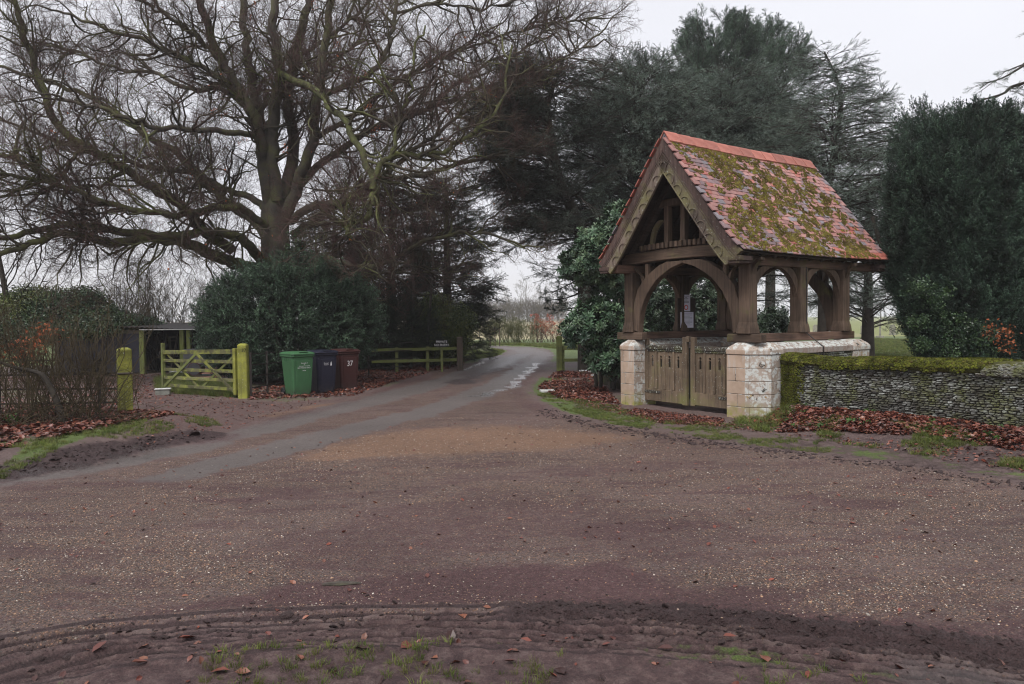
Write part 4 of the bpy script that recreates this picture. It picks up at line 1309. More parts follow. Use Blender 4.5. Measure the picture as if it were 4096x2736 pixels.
# ------------------------------------------------------------------ flint wall beside the gate
def lgm(x, y, z=0, rz=0): return LG @ Matrix.Translation((x, y, z)) @ Matrix.Rotation(rz, 4, 'Z')
def build_wall():
    x0, x1, y = 1.80, 11.5, .55
    root = empty('flint_wall'); root.matrix_world = lgm(0, y)
    tag(root, 'low flint wall topped with bright green moss beside the lych gate', 'wall')
    H = 1.03
    core = MB(); core.box(x0, x1, .03, .40, -.2, H - .02)
    core.build('core', M['mortar'], root)
    r = random.Random(21); sp = []
    z = .02
    rows = []
    while z < H - .07:
        h = r.uniform(.020, .038)
        x = x0 + .30 + r.uniform(-.12, .05) if z > -1 else x0
        while x < x1:
            w = r.uniform(.04, .12) * r.choice((.6, .9, 1, 1.5))
            sp.append((x + w / 2, z + h / 2 + .014 * math.sin(x * 2.3) + .006 * math.sin(x * 9) + r.uniform(-.006, .006), w * .95, h * r.uniform(.65, 1.1)))
            x += w
        z += h
    sp = [q for q in sp if q[1] < H - .05]
    # nearest in view: the stretch at the right of the frame
    stones(root, sp, .03, 300, lambda q: abs(q[0] - 5.1) + abs(q[1] - .62) * .6, r, .05, .085)
    # mossy end of the wall: mossed quoin, straight joint
    q = MB(); q.box(x0, x0 + .28, -.012, .40, -.2, H - .03); q.build('mossy_quoin', M['mossq'], root, bev=.02)
    # rounded coping under moss
    mb = MB(); rings = []
    N = 60
    for k in range(N + 1):
        x = x0 - .0 + (x1 - x0) * k / N
        w = .02 * math.sin(x * 1.7) + .012 * math.sin(x * 4.1)
        rings.append([(x, -.03, H - .10), (x, -.045, H - .03 + w), (x, .03, H + .045 + w), (x, .20, H + .075 + w), (x, .36, H + .03 + w), (x, .43, H - .10)])
    mb.loft(rings); mb.build('coping', M['mossq'], root, smooth=True)
    rn = np.random.default_rng(8)
    n = 15000
    X = rn.uniform(x0, x1, n); t = rn.uniform(0, 1, n)
    prof = np.array([(-.045, H - .11), (-.055, H - .04), (.0, H + .03), (.10, H + .065), (.22, H + .07), (.36, H + .03)])
    f = t * (len(prof) - 1.001); i = f.astype(int); u = (f - i)[:, None]
    P2 = prof[i] * (1 - u) + prof[i + 1] * u
    bare = (np.abs(X - 5.35 - (P2[:, 0]) * 2) < .30 + .1 * vnoise(X * 9, t * 5, 2)) | ((vnoise(X * 4, t * 3, 6) < .13))
    low = (P2[:, 1] < H - .05) & (vnoise(X * 5, X * 0, 3) < .45)
    k = ~bare & ~low
    fp_ = [proto('coping_flint', flint_mesh(random.Random(70 + i), 1, 1, 1, M['flint%d' % (1 + i % 2)])) for i in range(4)]
    kb = bare & (rn.uniform(0, 1, n) < .75) & (np.abs(X - 5.35) < .6)
    sb = rn.uniform(.03, .065, kb.sum())
    tag(scatter('coping_stones', np.stack([X, P2[:, 0], P2[:, 1] - .01], 1)[kb], np.stack([rn.uniform(-.9, 0, kb.sum()), rn.normal(0, .2, kb.sum()), rn.normal(0, .2, kb.sum())], 1), np.stack([sb, sb, sb * .4], 1), fp_, parent=root), kind='stuff')
    w = .02 * np.sin(X * 1.7) + .012 * np.sin(X * 4.1)
    P = np.stack([X, P2[:, 0], P2[:, 1] + w - .004], 1)[k]
    nrm = np.stack([rn.normal(0, .25, n), (P2[:, 0] - .18) * 2.6, np.full(n, .7)], 1)[k]
    s = rn.uniform(.022, .046, k.sum())
    scatter('moss', P, eul_from(nrm, rn), np.stack([s, s, s * .9], 1), mossw_protos, parent=root)
    # moss down the quoin and in the joints
    n = 2600
    X = rn.uniform(x0, x0 + .45, n); Z = rn.uniform(.05, H - .08, n)
    k = rn.uniform(0, 1, n) < np.clip(1.25 - (X - x0) / .36 + (fbm(X * 8, Z * 8, 4) - .5), 0, 1)
    P = np.stack([X, np.full(n, -.015) - .015 * (X > x0 + .28), Z], 1)[k]
    nrm = np.repeat([[0, -1, .3]], k.sum(), 0) + rn.normal(0, .2, (k.sum(), 3))
    scatter('moss', P, eul_from(nrm, rn), rn.uniform(.014, .028, k.sum()), mossw_protos, parent=root)
t_ = NT('mossy_coping')
_c = t_.ramp(t_.noise(9, 5, .7), [(.3, (.035, .035, .018)), (.6, (.09, .09, .03)), (.8, (.16, .17, .05))])
M['mossq'] = t_.fin(_c, .95, t_.bump(t_.noise(40, 5, .7), .8, .02), .1)
mossw_protos = []
for i, pr in enumerate(moss_protos):
    me = pr.data.copy(); me.materials.clear(); me.materials.append(M['mossw'])
    mossw_protos.append(proto('wall_moss_tuft_%d' % i, me))
build_wall()

# ------------------------------------------------------------------ wheeled bins
def ring_rect(w, d, z, c, cx=0, cy=0):
    """rectangle with chamfered corners, 8 points"""
    w, d = w / 2, d / 2
    return [(cx + x, cy + y, z) for x, y in ((-w + c, -d), (w - c, -d), (w, -d + c), (w, d - c), (w - c, d), (-w + c, d), (-w, d - c), (-w, -d + c))]
def make_bin(mat, label, loc, rz, S=.955):
    """front faces -y; wheels at the back"""
    root = empty('wheelie_bin', loc, rz); root.scale = (S, S, S)
    tag(root, label, 'wheelie bin', 'wheelie bins in a row by the hedge')
    b = MB()
    b.loft([ring_rect(.44, .50, .02, .05, 0, .0), ring_rect(.45, .52, .06, .05, 0, 0), ring_rect(.545, .665, .90, .05, 0, .02), ring_rect(.55, .67, .945, .05, 0, .02)])
    body = b.build('body', mat, root, bev=.012, seg=2)
    rm = MB(); rm.loft([ring_rect(.575, .70, .945, .05, 0, .02), ring_rect(.60, .73, .955, .05, 0, .02), ring_rect(.60, .73, .995, .05, 0, .02)])
    rm.build('rim', mat, root, bev=.006)
    # raised centre panel on the front, side ribs
    p = MB()
    p.loft([[(-.16, -.262, .10), (.16, -.262, .10), (.16, -.240, .10), (-.16, -.240, .10)], [(-.17, -.328, .86), (.17, -.328, .86), (.17, -.30, .86), (-.17, -.30, .86)]])
    p.build('front_panel', mat, body, bev=.008)
    for x in (-.2, .2):
        q = MB().beam((x * 1.0, -.252, .1), (x * 1.15, -.312, .88), .03, .02, (0, -1, 0)); q.build('rib', mat, body, bev=.005)
    for s in (-1, 1):
        for yy in (-.22, -.1, .02, .14, .26):
            q = MB().box(s * .272 - .006, s * .272 + .006, yy - .008, yy + .008, .86, .944); q.build('gusset', mat, body)
    l = MB()
    l.loft([ring_rect(.61, .76, .998, .055, 0, .015), ring_rect(.615, .77, 1.03, .055, 0, .015), ring_rect(.52, .62, 1.065, .06, 0, .03), ring_rect(.30, .40, 1.075, .06, 0, .05)])
    lid = l.build('lid', mat, root, bev=.010, seg=2)
    g = MB(); g.box(-.11, .11, -.35, -.30, 1.055, 1.078); g.box(-.11, -.09, -.31, -.2, 1.05, 1.074); g.box(.09, .11, -.31, -.2, 1.05, 1.074)
    g.build('grip', mat, lid, bev=.008)
    h = MB(); h.tube([(-.24, .39, .99), (-.24, .45, 1.02), (.24, .45, 1.02), (.24, .39, .99)], .014, 8)
    h.build('handle', mat, root)
    k = MB(); k.loft([[(-.20, .20, .02), (.20, .20, .02), (.20, .30, .02), (-.20, .30, .02)], [(-.20, .24, .30), (.20, .24, .30), (.20, .30, .30), (-.20, .30, .30)]]); k.build('axle_housing', mat, root, bev=.01)
    for s in (-1, 1):
        w = MB(); R_ = .10
        prof = [(.055, -.022), (R_ - .012, -.024), (R_, -.012), (R_, .012), (R_ - .012, .024), (.055, .022)]
        w.loft([[(s * .255 + dx, .285 + math.cos(2 * PI * i / 20) * q, .10 + math.sin(2 * PI * i / 20) * q) for i in range(20)] for q, dx in prof], caps=False)
        wh = w.build('wheel', M['tyre'], root, smooth=False)
        hb = MB()
        hb.tube([(s * .255 - .02, .285, .10), (s * .255 + .022, .285, .10)], .022, 10)
        for a in range(5):
            an = a * 2 * PI / 5
            hb.beam((s * .255 + s * .008, .285, .10), (s * .255 + s * .008, .285 + math.cos(an) * .06, .10 + math.sin(an) * .06), .016, .022, (1, 0, 0))
        hb.build('hub', M['rimgrey'], wh)
    return root, body
M['rimgrey'] = m_simple('dark_grey_plastic', [(.3, (.035, .035, .038)), (.7, (.06, .06, .065))], 9, .5, .1)
def letter(par, s, size, mat, loc, rot, stretch=1.0):
    me = text_mesh(s, size, mat)
    o = link('lettering', me, par, loc, rot); o.scale = (stretch, 1, 1); return o
tilt = math.atan2(.066, .76)
def on_front(par, s, size, x, z, stretch=1.0, extra=.0):
    y = -.262 - (z - .10) / .76 * .066 - .0035 - extra
    return letter(par, s, size, M['white'], (x, y, z), (PI / 2 + tilt, 0, 0), stretch)
pb = GZ(1185, 1583)
root, body = make_bin(M['bin_green'], 'bright green wheelie bin nearest the gate post with white stencilled lines', (pb.x, pb.y + .15, pb.z - .01), math.radians(41))
for s_, size, z in (('Borough of', .036, .80), ('&', .030, .765), ("King's Lynn & West Norfolk", .030, .73), ('RECYCLING ONLY', .040, .685), ('70206', .036, .62)):
    on_front(body, s_, size, .02, z, .8 if len(s_) > 18 else 1.0)
pb2 = GZ(1283, 1572)
root2, body2 = make_bin(M['bin_blue'], 'dark navy wheelie bin between the green and the maroon bins', (pb2.x - .02, pb2.y + .25, pb2.z - .01), math.radians(38))
letter(body2, '170603', .035, M['white'], (-.262, -.06, .80), (PI / 2 + .03, 0, -PI / 2))
on_front(body2, 'Borough', .036, -.03, .755); on_front(body2, 'Council', .036, -.03, .715)
mb = MB()
mb.add([(.075, 0, -.05), (.115, 0, -.05), (.108, 0, .02), (.095, 0, .06), (.082, 0, .02)], [(0, 1, 2, 3, 4)])
mb.build('emblem', M['white'], body2, (-.0, -.262 - (.74 - .1) / .76 * .066 - .006, .74), (tilt, 0, 0))
pb3 = GZ(1368, 1562)
root3, body3 = make_bin(M['bin_brown'], 'maroon wheelie bin with large white number 37', (pb3.x + .02, pb3.y + .28, pb3.z - .01), math.radians(36))
on_front(body3, '37', .20, .0, .70, .8, .002)

# ------------------------------------------------------------------ five bar gate and its posts
def sq_post(name, loc, w, h, mat, label, cat='post', rz=0, bev=.012, group=None, cap=.03):
    root = empty(name, loc, rz); tag(root, label, cat, group)
    mb = MB(); a = w / 2
    mb.loft([[(x, y, z) for x, y in ((-a * q, -a * q), (a * q, -a * q), (a * q, a * q), (-a * q, a * q))] for z, q in ((-.25, 1.02), (h - cap, 1.0), (h, .55))])
    o = mb.build('shaft', mat, root, bev=bev)
    return root, o
p37 = GZ(976, 1592); p37.z = zt(p37.x, p37.y)
r37, o37 = sq_post('gate_post', p37, .20, 1.21, M['lime_post'], 'yellow green algae covered gate post bearing the number 37', 'gate post', .05)
me = text_mesh('37', .105, M['near_black']); l37 = link('lettering', me, o37, (.045, -.1025, 1.06), (PI / 2, 0, 0))
pL = GZ(502, 1662)
rL, oL = sq_post('gate_post', pL, .21, 1.15, M['lime_post'], 'yellow green algae covered gate post standing in the leafless hedge', 'gate post', .62)
mb = MB().box(-.12, .12, -.125, .0, .70, .735); mb.build('knot', M['grey_wood'], oL, bev=.012)
def field_gate():
    A = p37 + Vector((-.16, .04, 0)); B = Vector(G(672, 1572, .0)); B = Vector((-8.62, 18.55, zt(-8.62, 18.55)))
    d = (B - A); L = math.hypot(d.x, d.y); rz = math.atan2(d.y, d.x)
    root = empty('field_gate', (A.x, A.y, A.z), rz); tag(root, 'open five bar wooden gate green with algae hung on post 37', 'gate')
    sag = -.05 / L
    def z_(x, z): return z + sag * x
    def bar(name, x0, z0, x1, z1, h=.075, t=.028, y=0, mat='lime_rail'):
        mb = MB().beam((x0, y, z_(x0, z0)), (x1, y, z_(x1, z1)), t, h); mb.build(name, M[mat], root, bev=.005)
    mb = MB(); mb.box(0, .10, -.045, .045, .06, 1.10); mb.build('hanging_stile', M['lime_post'], root, bev=.008)
    mb = MB(); mb.box(L - .07, L + .01, -.04, .04, .03, 1.18); mb.build('shutting_stile', M['green_post'], root, bev=.008)
    bar('top_rail', .02, 1.03, L, 1.00, .10, .06)
    for z in (.80, .585, .385, .19): bar('rail', .05, z, L - .02, z, .078, .022)
    bar('brace', .07, .13, L * .50, .98, .07, .022, .03)
    bar('brace', L * .50, .98, L - .10, .16, .07, .022, .03, 'green_rail')
    bar('brace', .15, .93, L * .46, .20, .06, .02, -.03, 'green_rail')
    bar('brace', L - .18, .95, L * .52, .20, .06, .02, -.03)
    mb = MB(); mb.box(-.08, .55, -.055, -.035, 1.015, 1.055); mb.box(-.1, .0, -.05, .0, .12, .17); mb.build('hinge_strap', M['iron'], root, bev=.003)
    mb = MB(); mb.tube([(L, 0, .98), (L + .12, .0, .97), (L + .14, 0, .9)], .012, 6); mb.build('latch', M['iron'], root)
field_gate()

# concrete block with a pale lid by the gate foot
pc = GZ(650, 1578)
rc = empty('meter_box', pc, .35); tag(rc, 'small concrete chamber with a white lid near the open gate', 'concrete box')
MB().box(-.15, .17, -.11, .11, -.1, .12).build('chamber', M['concrete'], rc, bev=.02)
MB().box(-.17, .19, -.13, .13, .123, .145).build('lid', M['slab'], rc, bev=.01)

# ------------------------------------------------------------------ fences
def iron_fence(pts, label, h=1.02, gap=1.35, rails=4, mat='iron', rw=.010):
    root = empty('estate_fence', (pts[0][0], pts[0][1], 0)); tag(root, label, 'fence')
    o = Vector((pts[0][0], pts[0][1], 0))
    P = [Vector((a, b, 0)) - o for a, b in pts]
    for a, b in zip(P[:-1], P[1:]):
        n = max(1, round((b - a).length / gap))
        for k in range(n):
            q = a.lerp(b, k / n); z = zt(q.x + o.x, q.y + o.y)
            MB().box(q.x - .022, q.x + .022, q.y - .008, q.y + .008, z - .2, z + h).build('fence_post', M[mat], root)
        za, zb = zt(a.x + o.x, a.y + o.y), zt(b.x + o.x, b.y + o.y)
        for r in range(rails):
            zz = h * (.22 + .74 * r / (rails - 1))
            MB().beam((a.x, a.y, za + zz), (b.x, b.y, zb + zz), .012, .028 if r < rails - 1 else .02).build('rail', M[mat], root)
fp = [GZ(1005, 1592), GZ(1070, 1578), GZ(1475, 1503), GZ(1650, 1490)]
iron_fence([(p.x, p.y) for p in fp], 'rusty iron estate fence behind the bins')
fp = [GZ(-500, 1700), GZ(0, 1665), GZ(400, 1660), GZ(488, 1655)]
iron_fence([(p.x, p.y) for p in fp], 'thin rusty rail fence inside the leafless hedge', .95, 1.6)

def post_rail(a, b, posts, label, big, big_mat, rmat, h=.95):
    """a: big post; rails run to b"""
    root = empty('post_and_rail_fence', a); tag(root, label, 'fence')
    d = b - a; L = math.hypot(d.x, d.y); u = Vector((d.x / L, d.y / L, 0))
    w, hh = big
    mb = MB(); q = w / 2
    mb.loft([[(x, y, z) for x, y in ((-q * s, -q * s), (q * s, -q * s), (q * s, q * s), (-q * s, q * s))] for z, s in ((-.2, 1), (hh - .03, 1), (hh, .7))])
    mb.build('end_post', M[big_mat], root, rot=(0, 0, math.atan2(u.y, u.x)), bev=.01)
    for t in posts:
        p = u * (L * t); z = zt(a.x + p.x, a.y + p.y) - a.z
        mb = MB().box(-.05, .05, -.04, .04, z - .2, z + h * .86); mb.build('fence_post', M[rmat], root, (p.x, p.y + .06, 0), (0, 0, math.atan2(u.y, u.x)), bev=.008)
    for zz in (.36, .74):
        p = u * L
        MB().beam((0, 0, zz), (p.x, p.y, zz + zt(b.x, b.y) - a.z), .04, .10).build('rail', M[rmat], root, bev=.006)
    return root
a = GZ(1840, 1482); b = Vector((a.x - 2.9, a.y - .25, 0))
post_rail(a, b, (.37, .72), 'post and rail fence with a stout brown end post left of the lane', (.20, 1.13), 'brown_post', 'green_rail')
a2 = GZ(2238, 1485); b2 = Vector((a2.x + 3.0, a2.y - .2, 0))
post_rail(a2, b2, (.04, .36, .7), 'green post and rail fence right of the lane by the rhododendron', (.19, 1.15), 'green_post', 'green_rail')

# sign
ps = GZ(1773, 1483); ps.y -= .45; ps.z = zt(ps.x, ps.y)
sr = empty('sign', ps, .03); tag(sr, 'small black sign reading PRIVATE NO ENTRY on a post', 'sign')
MB().box(-.04, .04, -.03, .03, -.2, .90).build('sign_post', M['green_post'], sr, bev=.006)
bd = MB().box(-.20, .20, -.052, -.033, .80, 1.045).build('board', M['black'], sr, bev=.003)
link('lettering', text_mesh('PRIVATE', .098, M['white']), bd, (0, -.0545, .972), (PI / 2, 0, 0))
link('lettering', text_mesh('NO ENTRY', .098, M['white']), bd, (0, -.0545, .868), (PI / 2, 0, 0))

# rounded mossy stones at the bend
for k, (px, py, r_, lb) in enumerate(((1925, 1404, .24, 'rounded mossy boulder at the lane bend, the farther one'), (1943, 1411, .27, 'rounded mossy boulder at the lane bend, the nearer one'))):
    p = GZ(px, py); mb = MB(); rings = []
    rr = random.Random(k)
    for z, q in ((-.1, .9), (.08, 1.0), (.22, .93), (.34, .72), (.42, .38), (.44, .1)):
        rings.append([(math.cos(2 * PI * i / 14) * q * r_ * 1.2 * rr.uniform(.96, 1.04), math.sin(2 * PI * i / 14) * q * r_ * 1.1, z * r_ * 3.2) for i in range(14)])
    mb.loft(rings); o = mb.build('boulder', M['mossstone'], None, p, smooth=True); tag(o, lb, 'boulder', 'boulders marking the bend')

# white drain slab on the verge, dropped shard, litter
p = GZ(2190, 1567); r_ = empty('drain_cover', p, .1); tag(r_, 'flat white slab in the verge right of the lane', 'slab')
MB().box(-.17, .17, -.16, .16, -.02, .045).build('slab', M['slab'], r_, bev=.01); MB().box(-.08, .08, -.012, .012, .046, .05).build('slot', M['concrete'], r_)
p = GZ(3335, 1672); mb = MB()
mb.loft([[(-.22, -.03, z), (-.10, -.10, z), (.12, -.09, z), (.24, .0, z), (.10, .08, z), (-.12, .07, z)] for z in (0, .03)])
o = mb.build('tile_shard', M['terra'], None, (p.x, p.y, p.z + .05), (.25, -.1, -.7), bev=.006); tag(o, 'reddish brown clay shard lying in the leaves below the flint wall', 'tile shard')
p = GZ(2090, 1905 - 260); 
p = GZ(1363, 2408 - 70)
mb = MB(); mb.loft([[(-.12, -.012, 0), (0, -.03, 0), (.13, -.008, 0), (.12, .012, 0), (0, .03, 0), (-.1, .015, 0)], [(-.12, -.01, .010), (0, -.025, .014), (.13, -.006, .006), (.12, .01, .006), (0, .025, .012), (-.1, .012, .01)]])
o = mb.build('bark_chip', M['grey_wood'], None, (p.x, p.y, p.z + .004), (0, 0, .1)); tag(o, 'greenish flake of bark lying on the purple mud in front', 'bark chip')

# ------------------------------------------------------------------ low shed with its clutter
M['greymetal'] = m_simple('grey_metal', [(.3, (.10, .10, .105)), (.7, (.17, .17, .17))], 3, .6, .2)
pa, pb_ = Vector((-14.9, 24.6, 0)), Vector((-10.2, 24.2, 0))
SH = empty('shed', (pa.x, pa.y, zt(pa.x, pa.y)), math.atan2(pb_.y - pa.y, pb_.x - pa.x)); tag(SH, 'low dark shed with an open bay under ivy behind the hedge', 'shed')
SL_ = (pb_ - pa).length; hs_ = 1.46
M['navyboard'] = m_simple('navy_board', [(.3, (.012, .012, .018)), (.7, (.026, .026, .04))], 3, .6, .2, 30, .006)
split_ = SL_ * .61
for k in range(5):
    x = split_ * k / 5
    MB().box(x + .01, x + split_ / 5 - .01, -.01, .02, .05, hs_ - .14).build('door_panel', M['navyboard'], SH, bev=.006)
MB().box(0, split_, -.02, .06, hs_ - .138, hs_ - .02).build('fascia', M['grey_wood'], SH)
for x, w, m in ((-.02, .14, 'grey_wood'), (split_, .17, 'green_post'), (SL_ - .48, .14, 'green_post'), (SL_ - .25, .13, 'green_post')):
    MB().box(x, x + w, -.06, .06, -.1, hs_ - .03).build('post', M[m], SH, bev=.01)
MB().box(0, SL_, 2.4, 2.46, -.1, hs_ - .05).build('back_wall', M['near_black'], SH)
MB().box(-.02, .02, .0, 2.4, -.1, hs_ - .05).build('side_wall', M['near_black'], SH)
MB().box(SL_ - .06, SL_ - .02, .1, 2.4, -.1, hs_ - .05).build('side_wall', M['near_black'], SH)
mb = MB(); rings = []
N = 60
for k in range(N + 1):
    x = -.15 + (SL_ + .35) * k / N; w = .014 * math.cos(k * PI)
    zz = hs_ + .06 - .10 * max(0, (x - split_) / (SL_ - split_)) * 1.0
    rings.append([(x, -.18, zz + w), (x, 2.6, zz + .12 + w), (x, 2.6, zz + .135 + w), (x, -.18, zz + .018 + w)])
mb.loft(rings); mb.build('corrugated_roof', M['iron'], SH)
MB().box(split_ + .1, SL_ + .15, -.2, -.185, hs_ - .03, hs_ + .0).build('gutter_edge', M['slab'], SH)
def clutter(name, label, cat, loc, build, rz=0):
    o = empty(name, SH.matrix_world @ Vector(loc) if False else Vector((pa.x, pa.y, 0)) + Vector(loc), rz); tag(o, label, cat); build(o); o.location.z = zt(o.location.x, o.location.y) + loc[2]
def ladder(o):
    for x in (-.22, .22): MB().beam((x, 0, 0), (x, .35, 1.25), .04, .07).build('side_rail', M['grey_wood'], o)
    for k in range(4): MB().beam((-.22, .07 + .08 * k, .2 + .28 * k), (.22, .07 + .08 * k, .2 + .28 * k), .03, .03).build('rung', M['grey_wood'], o)
clutter('ladder', 'grey wooden ladder leaning inside the open shed bay', 'ladder', (3.4, .35, 0), ladder, -.3)
clutter('timber_frame', 'leaning grey timber frame inside the open shed bay', 'frame', (3.75, .55, 0), lambda o: (MB().beam((-.2, 0, 0), (-.35, .1, 1.2), .06, .06).build('leg', M['grey_wood'], o), MB().beam((.1, 0, 0), (.05, .1, 1.2), .06, .06).build('leg', M['grey_wood'], o), MB().beam((-.35, .1, 1.17), (.3, .1, 1.22), .05, .05).build('top_bar', M['grey_wood'], o)))
clutter('plank', 'pale plank with a pointed top leaning in the shed', 'plank', (4.12, .5, 0), lambda o: MB().loft([[(-.06, 0, 0), (.06, 0, 0), (.06, .03, 0), (-.06, .03, 0)], [(-.05, .15, .75), (.07, .15, .75), (.07, .18, .75), (-.05, .18, .75)], [(0, .18, .9), (.02, .18, .9), (.02, .2, .9), (0, .2, .9)]]).build('board', M['concrete'], o))
clutter('cardboard_box', 'small reddish cardboard box at the shed opening', 'box', (4.35, .25, 0), lambda o: (MB().box(-.2, .2, -.15, .15, 0, .28).build('carton', M['card'], o), MB().beam((-.2, -.15, .28), (.2, -.2, .34), .003, .12).build('flap', M['card'], o)))
clutter('metal_cabinet', 'grey metal cabinet standing behind the five bar gate', 'cabinet', (5.35, -1.5, 0), lambda o: (MB().box(-.55, .55, 0, .5, 0, .85).build('carcass', M['greymetal'], o, bev=.01), MB().box(-.52, -.01, -.014, -.002, .04, .8).build('door', M['greymetal'], o), MB().box(.01, .52, -.014, -.002, .04, .8).build('door', M['greymetal'], o)))
def sacks(o):
    mb = MB(); rings = []
    for k in range(7):
        t = k / 6; rings.append([(-.45 + .9 * t, math.cos(a) * .18 * math.sin(PI * (t * .9 + .05)), .08 + math.sin(a) * .09 * math.sin(PI * (t * .9 + .05))) for a in [2 * PI * i / 8 for i in range(8)]])
    mb.loft(rings); mb.build('bag', M['slab'], o)
clutter('plastic_sack', 'crumpled white sack on the ground before the shed', 'sack', (4.3, -.35, 0), sacks)
clutter('cardboard_sheets', 'heap of flattened pinkish cardboard behind the gate', 'cardboard', (6.4, -3.0, 0), lambda o: [MB().beam((-.7 + .2 * k, .1 * k, .10 + .13 * k), (.5 + .15 * k, .1 * k, .16 + .12 * k * (1 - .3 * k)), .5, .03).build('sheet', M['card'], o) for k in range(3)])
def drum(o):
    MB().tube([(0, 0, .36), (0, .3, .36)], .20, 16).build('shell', M['bin_brown'], o)
    MB().tube([(0, -.01, .36), (0, -.003, .36)], .17, 16).build('end_plate', M['rimgrey'], o)
clutter('drum', 'dark maroon drum lying on its side behind the gate', 'drum', (5.85, -3.2, 0), drum)
mb = MB(); mb.box(-.9, .9, -.02, .02, 0, 1.05); 
clutter('board_fence', 'weathered green boarded fence panel beyond the shed', 'fence', (5.2, 1.9, 0), lambda o: [MB().box(-.2, .9, -.02 - .006 * (k % 2), .02, .08 + .2 * k, .27 + .2 * k).build('board', M['green_rail'], o) for k in range(6)])

# ------------------------------------------------------------------ pale fence beside the left pier, gravestones, tree guard
pf0, pf1 = GZ(2385, 1528), GZ(2480, 1560)
PALF = empty('paling_fence', (pf0.x, pf0.y, pf0.z)); tag(PALF, 'old grey paling fence between the rhododendron and the left pier', 'fence')
rr = random.Random(9)
dv = pf1 - pf0
for k in range(13):
    q = dv * (k / 12); q.z = zt(pf0.x + q.x, pf0.y + q.y) - pf0.z
    h = rr.uniform(.92, 1.05)
    w = .034
    MB().loft([[(q.x - w, q.y - .01, q.z - .1), (q.x + w, q.y - .01, q.z - .1), (q.x + w, q.y + .01, q.z - .1), (q.x - w, q.y + .01, q.z - .1)], [(q.x - w, q.y - .01, q.z + h), (q.x + w, q.y - .01, q.z + h), (q.x + w, q.y + .01, q.z + h), (q.x - w, q.y + .01, q.z + h)], [(q.x - .004, q.y - .01, q.z + h + .06), (q.x + .004, q.y - .01, q.z + h + .06), (q.x + .004, q.y + .01, q.z + h + .06), (q.x - .004, q.y + .01, q.z + h + .06)]]).build('pale', M['grey_wood'], PALF)
for zz in (.25, .8): MB().beam((0, .03, zz), (dv.x, dv.y + .03, zz), .03, .06).build('rail', M['grey_wood'], PALF)

def gravestone(loc, w, h, kind, rz, label, mat='grave'):
    o = empty('gravestone', loc, rz); tag(o, label, 'gravestone', 'gravestones in the churchyard')
    if kind == 'cross':
        MB().box(-.28, .28, -.2, .2, -.1, .18).build('plinth', M[mat], o, bev=.02)
        MB().box(-.065, .065, -.05, .05, .18, h).build('shaft', M[mat], o, bev=.01)
        MB().box(-w / 2, w / 2, -.048, .048, h - .36, h - .24).build('arms', M[mat], o, bev=.01)
    else:
        pts = [(-w / 2, -.1), (w / 2, -.1)]
        if kind == 'round': pts += [(math.cos(a) * w / 2, h - w / 2 + math.sin(a) * w / 2) for a in np.linspace(0, PI, 10)]
        else: pts += [(w / 2, h - .16), (w * .36, h - .12), (w * .26, h - .02), (0, h), (-w * .26, h - .02), (-w * .36, h - .12), (-w / 2, h - .16)]
        MB().loft([[(x, y, z) for x, z in pts] for y in (.05, -.05)]).build('slab', M[mat], o, bev=.008)
        MB().box(-w / 2 - .06, w / 2 + .06, -.12, .12, -.1, .08).build('plinth', M[mat], o, bev=.01)
for px, py, w, h, kd, lb in ((3325, 1345, .62, 1.15, 'shoulder', 'dark shouldered gravestone seen through the far bay of the lych gate'),
                             (3262, 1338, .5, .95, 'round', 'round topped gravestone left of the shouldered one in the far bay'),
                             (3520, 1352, .5, 1.35, 'cross', 'pale cross gravestone just right of the lych gate under cedar boughs'),
                             (3570, 1340, .5, .95, 'round', 'round topped gravestone right of the pale cross'),
                             (3650, 1330, .6, 1.0, 'shoulder', 'shouldered gravestone beside the ivy at the edge of the yew'),
                             (3455, 1336, .55, .9, 'shoulder', 'small shouldered gravestone between the far post and the cross'),
                             (3730, 1336, .5, 1.2, 'cross', 'grey cross gravestone close to the yew'),
                             (2800, 1335, .5, 1.0, 'round', 'faint round topped gravestone behind the gates')):
    p = GZ(px, py); gravestone(p, w, h, kd, rr.uniform(-.5, .3), lb)

p = GZ(1980, 1385)
tg = empty('tree_guard', p); tag(tg, 'wooden tree guard of three stakes on the far verge', 'tree guard')
for x, y in ((-.3, 0), (.3, 0), (0, .35)): MB().box(x - .035, x + .035, y - .035, y + .035, -.1, 1.25).build('stake', M['brown_post'], tg)
MB().box(-.3, .3, -.05, -.036, 1.05, 1.12).build('rail', M['brown_post'], tg)
# ------------------------------------------------------------------ vegetation tools
def nrm(a): return a / (np.linalg.norm(a, axis=-1, keepdims=True) + 1e-9)

def tubes(P, R, sides):
    """P (k,n,3) paths, R (k,n) radii -> vertices, quads"""
    k, n, _ = P.shape
    T = np.empty_like(P); T[:, 1:-1] = P[:, 2:] - P[:, :-2]; T[:, 0] = P[:, 1] - P[:, 0]; T[:, -1] = P[:, -1] - P[:, -2]
    T = nrm(T)
    main = nrm(P[:, -1] - P[:, 0])
    ref = np.cross(main, np.where(np.abs(main[:, 2:3]) > .8, np.array([[1., 0, 0]]), np.array([[0, 0, 1.]])))
    ref = nrm(ref)[:, None, :]
    A = nrm(ref - T * (ref * T).sum(-1, keepdims=True)); B = np.cross(T, A)
    an = np.linspace(0, 2 * PI, sides, endpoint=False)
    V = P[:, :, None, :] + (A[:, :, None, :] * np.cos(an)[None, None, :, None] + B[:, :, None, :] * np.sin(an)[None, None, :, None]) * R[:, :, None, None]
    base = (np.arange(k) * n * sides)[:, None, None] + (np.arange(n - 1) * sides)[None, :, None]
    i = np.arange(sides)[None, None, :]; j = (i + 1) % sides
    F = np.stack([base + i, base + j, base + sides + j, base + sides + i], -1).reshape(-1, 4)
    return V.reshape(-1, 3), F

